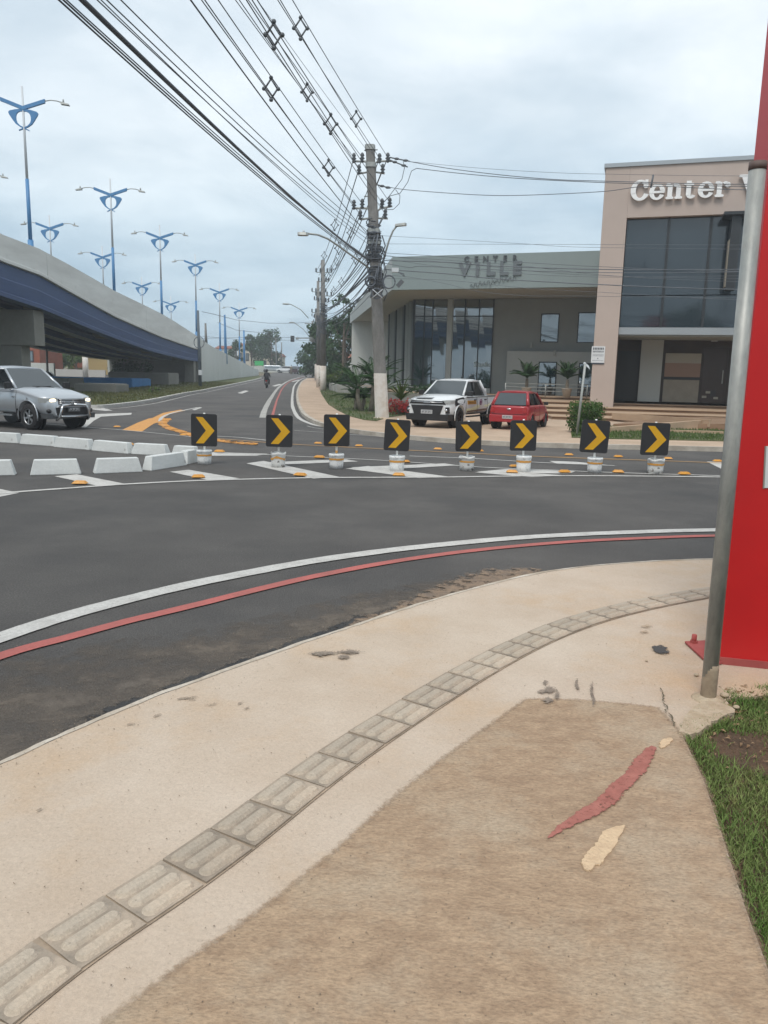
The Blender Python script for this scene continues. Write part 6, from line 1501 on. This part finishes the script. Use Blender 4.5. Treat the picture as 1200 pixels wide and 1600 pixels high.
MB().loft([[V(x, y, z) for y, z in ((-.46, .74), (.46, .74), (.42, .90), (-.42, .90))] for x in (2.24, 2.335)], smooth=False).build('grille', black, S_)
for z in (.78, .825, .87): MB().tube([(2.335, -.42, z), (2.35, 0, z), (2.335, .42, z)], .012, 5).build('grille_bar', chrome, S_)
em = MB()
for k in range(3):
    a = math.pi / 2 + k * 2 * math.pi / 3; d = V(0, math.cos(a), math.sin(a)); n2 = V(0, -d.z, d.y)
    em.prism([V(2.36, 0, .825), V(2.36, 0, .825) + d * .045 + n2 * .026, V(2.36, 0, .825) + d * .09, V(2.36, 0, .825) + d * .045 - n2 * .026], (.012, 0, 0))
em.build('emblem', chrome, S_)
MB().loft([[V(x, y, z) for y, z in ((-.52, .44), (.52, .44), (.56, .66), (-.56, .66))] for x in (2.22, 2.352)], smooth=False).build('lower_grille', black, S_)
MB().tube([(2.38, -.45, .40), (2.42, 0, .40), (2.38, .45, .40)], .025, 6).build('bull_bar_cross', chrome, S_)
MB().box((2.40, 0, .60), (.02, .40, .13)).build('number_plate', mat('plate_dark', (.10, .105, .11), rough=.5), S_); plate_chars(S_, (2.413, 0, .60), (0, 1, 0), (0, 0, 1), 7, .40, .13, plate_g)
MB().loft([[V(x, y, z) for y, z in ((-.78, .34), (.78, .34), (.80, .48), (-.80, .48))] for x in (1.98, 2.3)], smooth=False).build('bumper_lower', mat('grey_plastic', (.07, .075, .08), rough=.6), S_)
MB().box((.88, -.895, .92), (.10, .01, .05)).build('badge', chrome, S_)

# white pickup parked before the showroom
st = [(-2.55, .80, .62, 1.10, .0), (-2.4, .88, .55, 1.14, .0), (-1.3, .895, .50, 1.15, .01), (-.6, .90, .46, 1.15, .03), (.3, .90, .46, 1.16, .04), (.9, .90, .46, 1.17, .06), (1.5, .90, .48, 1.14, .08), (2.05, .87, .42, 1.06, .07), (2.30, .80, .38, .98, .05), (2.42, .70, .38, .86, .03)]
g1 = G(715, 668.5, KZ); rz = math.radians(-90 - 28); sc = .88
loc = g1 - Matrix.Rotation(rz, 3, 'Z') @ V(1.55, .79, 0) * sc; loc.z = KZ
Wp = car('pickup_truck', 'white double cab pickup with black grille and cream side graphics parked facing the street', 'pickup truck', loc, rz, sc, white_p, st, (1.55, -1.55), .385,
         [(1.10, .78, 1.18), (.38, .62, 1.72), (-.80, .62, 1.74), (-1.20, .77, 1.16)], wheelw=.26, side_div=(.50,), rim=mat('dark_rim', (.05, .05, .055), rough=.4, metal=.6))
Wp.scale = (sc, sc * .97, sc * .93)
MB().loft([[V(x, y, z) for y, z in ((-.70, .88), (.70, .88), (.62, 1.0), (-.62, 1.0))] for x in (2.28, 2.43)], smooth=False).build('upper_grille', black, Wp)
MB().tube([(2.44, -.6, .95), (2.47, 0, .95), (2.44, .6, .95)], .016, 5).build('grille_bar', chrome, Wp)
MB().hexa([V(2.46, -.12, .92), V(2.46, .12, .92), V(2.46, .14, .985), V(2.46, -.10, .985)], [V(2.48, -.12, .92), V(2.48, .12, .92), V(2.48, .14, .985), V(2.48, -.10, .985)]).build('emblem', chrome, Wp)
MB().loft([[V(x, y, z) for y, z in ((-.50, .52), (.50, .52), (.62, .84), (-.62, .84))] for x in (2.30, 2.455)], smooth=False).build('grille', black, Wp)
MB().loft([[V(x, y, z) for y, z in ((-.80, .28), (.80, .28), (.84, .52), (-.84, .52))] for x in (2.0, 2.44)], smooth=False).build('bumper_lower', black, Wp)
MB().box((2.46, 0, .60), (.02, .44, .14)).build('number_plate', plate_g, Wp); plate_chars(Wp, (2.472, 0, .60), (0, 1, 0), (0, 0, 1), 7, .44, .14, ink)
for s in (1, -1):
    MB().loft([[V(x, s * y, z) for y, z in ((y0, .90), (y1, .92), (y1, 1.04), (y0, 1.02))] for x, y0, y1 in ((2.40, .56, .74), (2.28, .58, .83), (2.02, .66, .885))], smooth=False).build('headlight', hl, Wp)
    MB().loft([[V(x, s * y, z) for y, z in ((.62, .56), (.82, .56), (.80, .78), (.66, .78))] for x in (2.28, 2.415)], smooth=False).build('fog_lamp_surround', black, Wp)
    MB().ball((2.42, s * .73, .67), (.02, .055, .055), 8, 5).build('fog_lamp', chrome, Wp)
    MB().loft([[V(x, s * y, z) for y, z in ((.86, 1.18), (1.08, 1.17), (1.09, 1.36), (.89, 1.37))] for x in (.95, .84)], smooth=False).build('wing_mirror', black, Wp, bevel=.02)
    for x in (1.05, -.02, -1.08): MB().tube([(x, s * yb(st, x, 1.0), .52), (x, s * yb(st, x, 1.004), .9), (x, s * yb(st, x, .965), 1.12)], .007, 4).build('door_gap', seam, Wp)
    for x in (.1, -.95): MB().tube([(x, s * .905, 1.02), (x + .2, s * .905, 1.02)], .022, 5).build('door_handle', black, Wp)
    MB().tube([(1.0, s * .89, 1.13), (-2.4, s * .885, 1.13)], .022, 5).build('waist_trim', black, Wp)
    MB().box((-.1, s * .90, .40), (2.0, .16, .05)).build('side_step', black, Wp)
    def dec(name, m, pts, o_=.012): MB().prism([V(x, s * (float(np.interp(z, [.5, .7, .9, 1.12], [.985, 1.0, .995, .95])) * yb(st, x) + o_), z) for x, z in pts], (0, s * .003, 0)).build(name, m, Wp)
    dec('decal', cream, [(1.05, .98), (1.05, 1.09), (.2, 1.06), (-.3, .75), (.3, .55), (1.0, .56)], .004)
    dec('decal', cream, [(-.7, .75), (-1.1, 1.05), (-2.35, 1.06), (-2.35, .85), (-2.0, .9), (-1.5, .88), (-1.1, .72)], .004)
    dec('decal', orange_d, [(.92, .86), (.92, 1.0), (.08, 1.0), (.08, .86)], .010)
    dec('decal', brown_dc, [(.95, .56), (.95, .62), (-1.0, .66), (-1.0, .60)], .010)
    # blurred lettering and a round emblem on the doors
    mb = MB()
    for k in range(11):
        x0 = .87 - k * .068
        mb.prism([V(x0, s * (.905 + .016), .89), V(x0 - .045, s * (.905 + .016), .89), V(x0 - .045, s * (.905 + .016), .97), V(x0, s * (.905 + .016), .97)], (0, s * .003, 0))
    mb.build('decal_lettering', mat('dark_orange_print', (.30, .14, .02), rough=.5), Wp)
    MB().tube([V(-.35 + .10 * math.cos(a), s * .915, .93 + .11 * math.sin(a)) for a in np.linspace(0, 6.28, 17)], .014, 5).build('emblem_ring', mat('emblem_purple', (.20, .07, .14), rough=.5), Wp)
    MB().ball((-.35, s * .912, .93), (.05, .012, .06), 8, 5).build('emblem_core', MATS['emblem_purple'], Wp)
    dec('front_wing_wrap', black, [(1.08, 1.05), (1.25, 1.14), (1.9, 1.08), (2.0, .95), (1.96, .80), (1.9, .82), (1.6, .87), (1.35, .84), (1.15, .95)], .006)
MB().loft([[V(x, y, z) for y, z in ((-.80, 1.16), (-.80, 1.10), (.80, 1.10), (.80, 1.16))] for x in (-1.32, -2.45)], smooth=False).build('bed_cover', black, Wp)
MB().box((-1.5, 0, 1.30), (.05, 1.3, .30)).build('bed_frame', white_p, Wp)
MB().prism([V(2.30, -.55, 1.085), V(2.30, .1, 1.09), V(1.3, .15, 1.225), V(1.25, -.45, 1.21)], (0, 0, .004)).build('bonnet_stripe', mat('bonnet_grey', (.30, .31, .32), rough=.4), Wp)

# red hatchback seen from behind
st = [(-1.80, .70, .34, .86, .0), (-1.72, .77, .30, .92, .0), (-1.3, .80, .28, .94, .02), (-.4, .81, .26, .93, .03), (.5, .81, .26, .92, .04), (1.0, .80, .28, .90, .07), (1.5, .76, .30, .82, .08), (1.78, .66, .32, .70, .05), (1.86, .55, .36, .6, .03)]
g1 = G(773, 669, KZ); rz = math.radians(90 - 24); sc = .78
loc = g1 - Matrix.Rotation(rz, 3, 'Z') @ V(-1.2, .70, 0) * sc; loc.z = KZ
R_ = car('hatchback_car', 'dark red hatchback parked rear toward the street beside the white pickup', 'car', loc, rz, sc, red_p, st, (1.17, -1.2), .29,
         [(.92, .70, .93), (.25, .56, 1.40), (-1.28, .57, 1.42), (-1.66, .70, .94)], wheelw=.19, side_div=(.42, .80), rim=mat('dark_rim2', (.10, .10, .11), rough=.4, metal=.6))
MB().loft([[V(x, y, z) for y, z in ((-.74, .30), (.74, .30), (.76, .58), (-.76, .58))] for x in (-1.90, -1.70)], smooth=False).build('rear_bumper', red_p, R_, bevel=.03)
MB().box((-1.915, .02, .50), (.015, .40, .13)).build('number_plate', plate_g, R_); plate_chars(R_, (-1.925, .02, .50), (0, -1, 0), (0, 0, 1), 7, .40, .13, ink)
MB().ball((-1.825, 0, .80), (.012, .09, .035), 8, 5).build('emblem', chrome, R_)
MB().tube([(-1.80, -.66, .605), (-1.83, 0, .605), (-1.80, .66, .605)], .010, 4).build('tailgate_gap', seam, R_)
for s in (1, -1):
    MB().loft([[V(x, s * y, z) for y, z in ((.56, .66), (.72, .66), (.70, .90), (.60, .90))] for x in (-1.83, -1.70)], smooth=False).build('tail_light', redl, R_, bevel=.015)
    MB().loft([[V(x, s * y, z) for y, z in ((.78, .92), (.95, .92), (.95, 1.05), (.79, 1.05))] for x in (.80, .70)], smooth=False).build('wing_mirror', black, R_, bevel=.015)
    for x in (.92, -.05, -.95): MB().tube([(x, s * yb(st, x, 1.0), .34), (x, s * yb(st, x, 1.004), .65), (x, s * yb(st, x, .965), .9)], .006, 4).build('door_gap', seam, R_)
    for x in (.05, -.85): MB().tube([(x, s * .812, .82), (x + .16, s * .812, .82)], .016, 5).build('door_handle', red_p, R_)
    MB().tube([(.8, s * .818, .55), (-.8, s * .818, .55)], .02, 4).build('side_moulding', red_p, R_)
# far cars
def small_car(px, Y, label, rz, m, s=1.0, dx=0):
    st_ = [(-2.0, .70, .34, .86, .0), (-1.9, .77, .30, .92, .0), (-.4, .83, .26, .93, .03), (1.0, .80, .28, .90, .07), (1.9, .66, .32, .70, .05)]
    x = at(px, Y); return car('parked_car', label, 'car', (x, Y, zt(Y)), rz, s, m, st_, (1.2, -1.25), .31, [(.95, .70, .93), (.3, .56, 1.42), (-1.25, .57, 1.42), (-1.8, .70, .94)], n=12)
dark_p = mat('dark_car_paint', (.05, .018, .022), rough=.3, coat=.5)
small_car(463, 158, 'dark red car far up the street seen from behind', math.radians(80), dark_p)
small_car(446, 166, 'white car at the very end of the far street', math.radians(170), white_p)
small_car(55, 64.5, 'white car parked before the white wall behind the silver pickup', math.radians(165), white_p, .85)
v = empty('van', (at(426, 168), 168, zt(168)), 0, 'long white van at the far end beside the green awning', 'van')
MB().box((0, 0, .95), (3.6, 1.7, 1.2)).build('body', silver_p, v, bevel=.2); MB().box((0, -.87, 1.2), (3.0, .04, .35)).build('window', glass_b, v)
for s in (-1.5, 1.5): MB().lathe((s, -.85, .34), [(.1, -.1), (.34, -.1), (.34, .1), (.1, .1)], 14, 'Y').build('wheel', tyre, v)

# ------------------------------------------------------------------ people
def skin(name, verts, edges, radii, m, par=None, sub=1, root=0):
    me = bpy.data.meshes.new(name); me.from_pydata([tuple(v) for v in verts], edges, []); o = bpy.data.objects.new(name, me); COL.objects.link(o)
    md = o.modifiers.new('s', 'SKIN'); 
    for i, r in enumerate(radii): me.skin_vertices[0].data[i].radius = (r, r) if not isinstance(r, tuple) else r
    me.skin_vertices[0].data[root].use_root = True
    s = o.modifiers.new('u', 'SUBSURF'); s.levels = sub; s.render_levels = sub
    bpy.context.view_layer.update(); evalmesh(o); o.data.materials.clear(); o.data.materials.append(m)
    for p in o.data.polygons: p.use_smooth = True
    if par is not None: o.parent = par
    return o
cloth_d = mat('dark_clothes', (.025, .027, .032), rough=.9); cloth_b = mat('blue_clothes', (.05, .12, .22), rough=.9); skin_m = mat('skin', (.22, .12, .08), rough=.6); helm = mat('helmet_black', (.02, .02, .022), rough=.2); cloth_k = mat('khaki_clothes', (.2, .17, .12), rough=.9)
def rider(px, py, label_p, label_b, sc=1.0, cm=cloth_d):
    g = G(px, py, 0); rz = math.radians(90 + 4)
    b = empty('motorcycle', g, rz, label_b, 'motorcycle'); b.scale = (sc,) * 3
    for x in (.64, -.62):
        w = MB().lathe((0, 0, 0), [(.24, -.05), (.30, -.045), (.31, 0), (.30, .045), (.24, .05)], 20, 'Y').build('wheel', tyre, b, (x, 0, .31)); m_ = MB()
        for k in range(6): a = k * math.pi / 3; m_.tube([(0, 0, 0), (math.cos(a) * .25, 0, math.sin(a) * .25)], .012, 4)
        m_.build('rim', steel, w)
    MB().tube([(.64, 0, .31), (.45, 0, .8), (.38, 0, 1.0)], .035, 6).build('fork', steel, b); MB().tube([(.36, -.33, 1.02), (.40, 0, 1.0), (.36, .33, 1.02)], .02, 5).build('handlebar', black, b)
    MB().ball((.18, 0, .76), (.24, .13, .13), 10, 6).build('tank', cloth_d, b); MB().loft([[V(x, y, z) for y, z in ((-.12, .70), (.12, .70), (.10, .80), (-.10, .80))] for x in (.02, -.5)], smooth=False).build('seat', black, b)
    MB().box((.08, 0, .45), (.36, .24, .34)).build('engine', darkgrey, b, bevel=.03); MB().box((-.66, 0, .66), (.06, .16, .1)).build('tail_light', redl, b); MB().box((-.72, 0, .50), (.02, .18, .13)).build('number_plate', plate_g, b)
    MB().tube([(-.62, 0, .31), (-.1, 0, .5), (.45, 0, .72)], .03, 5).build('frame', darkgrey, b); MB().tube([(0, -.14, .3), (-.6, -.16, .36)], .04, 6).build('exhaust', steel, b)
    for s in (-1, 1): MB().tube([(.38, s * .25, 1.02), (.33, s * .36, 1.16)], .012, 4).build('mirror', black, b)
    p = empty('person', g, rz, label_p, 'person'); p.scale = (sc,) * 3
    vs = [(-.12, 0, .86), (-.10, 0, 1.08), (-.05, 0, 1.30), (.0, 0, 1.42), (.02, 0, 1.50)]; ed = [(0, 1), (1, 2), (2, 3), (3, 4)]; rd = [(.17, .13), (.16, .12), (.19, .13), (.09, .08), (.055, .055)]
    for s in (-1, 1):
        i = len(vs); vs += [(-.02, s * .19, 1.36), (.12, s * .26, 1.14), (.33, s * .28, 1.04), (.39, s * .28, 1.03)]; ed += [(2, i), (i, i + 1), (i + 1, i + 2), (i + 2, i + 3)]; rd += [.075, .055, .042, .035]
        i = len(vs); vs += [(-.08, s * .12, .84), (.30, s * .20, .76), (.16, s * .19, .36), (.26, s * .19, .28)]; ed += [(0, i), (i, i + 1), (i + 1, i + 2), (i + 2, i + 3)]; rd += [.105, .08, .055, .04]
    skin('body', vs, ed, rd, cm, p); MB().ball((.05, 0, 1.62), (.15, .13, .15), 14, 9).build('helmet', helm, p); return p
rider(417, 606, 'person in dark clothes and a black helmet riding away on the nearest motorcycle', 'dark motorcycle ridden up the far street, nearest of the two', 1.0)
rider(475.5, 586, 'person in dark clothes on the farther motorcycle by the white edge line', 'small dark motorcycle farther up the street beside the edge line', .95)
def stander(loc, rz, label, top_m, leg_m, lean=0.0, sc=1.0):
    p = empty('person', loc, rz, label, 'person'); p.scale = (sc,) * 3
    vs = [(0, 0, .92), (lean * .3, 0, 1.12), (lean * .7, 0, 1.34), (lean, 0, 1.46), (lean * 1.1, 0, 1.54)]; ed = [(0, 1), (1, 2), (2, 3), (3, 4)]; rd = [(.12, .16), (.11, .15), (.12, .19), (.07, .08), (.05, .05)]
    for s in (-1, 1):
        i = len(vs); vs += [(lean * .75, s * .19, 1.40), (lean + .06, s * .25, 1.14), (lean + .22, s * .2, 1.0), (lean + .30, s * .18, 1.02)]; ed += [(2, i), (i, i + 1), (i + 1, i + 2), (i + 2, i + 3)]; rd += [.065, .05, .035, .03]
        i = len(vs); vs += [(0, s * .1, .88), (.03, s * .11, .48), (0, s * .11, .09), (.12, s * .12, .04)]; ed += [(0, i), (i, i + 1), (i + 1, i + 2), (i + 2, i + 3)]; rd += [.095, .065, .045, .035]
    skin('body', vs, ed, rd, top_m, p)
    MB().ball((lean * 1.15 + .01, 0, 1.66), (.095, .08, .115), 12, 8).build('head', skin_m, p); MB().ball((lean * 1.15 - .01, 0, 1.70), (.10, .087, .10), 12, 8).build('hair', helm, p); return p
yq = 67.6
stander((XF(yq) - .95, yq, zB(yq) + .36), -1.2, 'person in blue leaning at the flyover parapet left of the third lamp pole', cloth_b, cloth_d, .12, 1.12)
yq = 70.6
stander((XF(yq) - .95, yq, zB(yq) + .36), -2.2, 'person in blue bending by the parapet right of the third lamp pole', cloth_b, cloth_d, .22, 1.05)
stander((at(170, 98), 98.5, zt(98)), 2.2, 'person with a pale hat standing by the abutment under the flyover', cloth_d, cloth_d, .05)
stander((at(455, 150), 150, zt(150)), 1.5, 'person walking at the far end of the street left of the dark car', cloth_k, cloth_d, .03)

# ------------------------------------------------------------------ humid air
hz = bpy.data.materials.new('haze_air'); hz.use_nodes = True; ht = hz.node_tree; ht.nodes.clear()
ho = ht.nodes.new('ShaderNodeOutputMaterial'); hv = ht.nodes.new('ShaderNodeVolumePrincipled'); ht.links.new(hv.outputs[0], ho.inputs['Volume'])
hv.inputs['Color'].default_value = (.90, .95, 1.0, 1); hv.inputs['Density'].default_value = 0.0013; hv.inputs['Anisotropy'].default_value = 0.2
tag(MB().box((0, 130, 8.5), (420, 420, 22)).build('haze', hz), 'thin humid air over the whole junction and street', None, None, 'stuff')
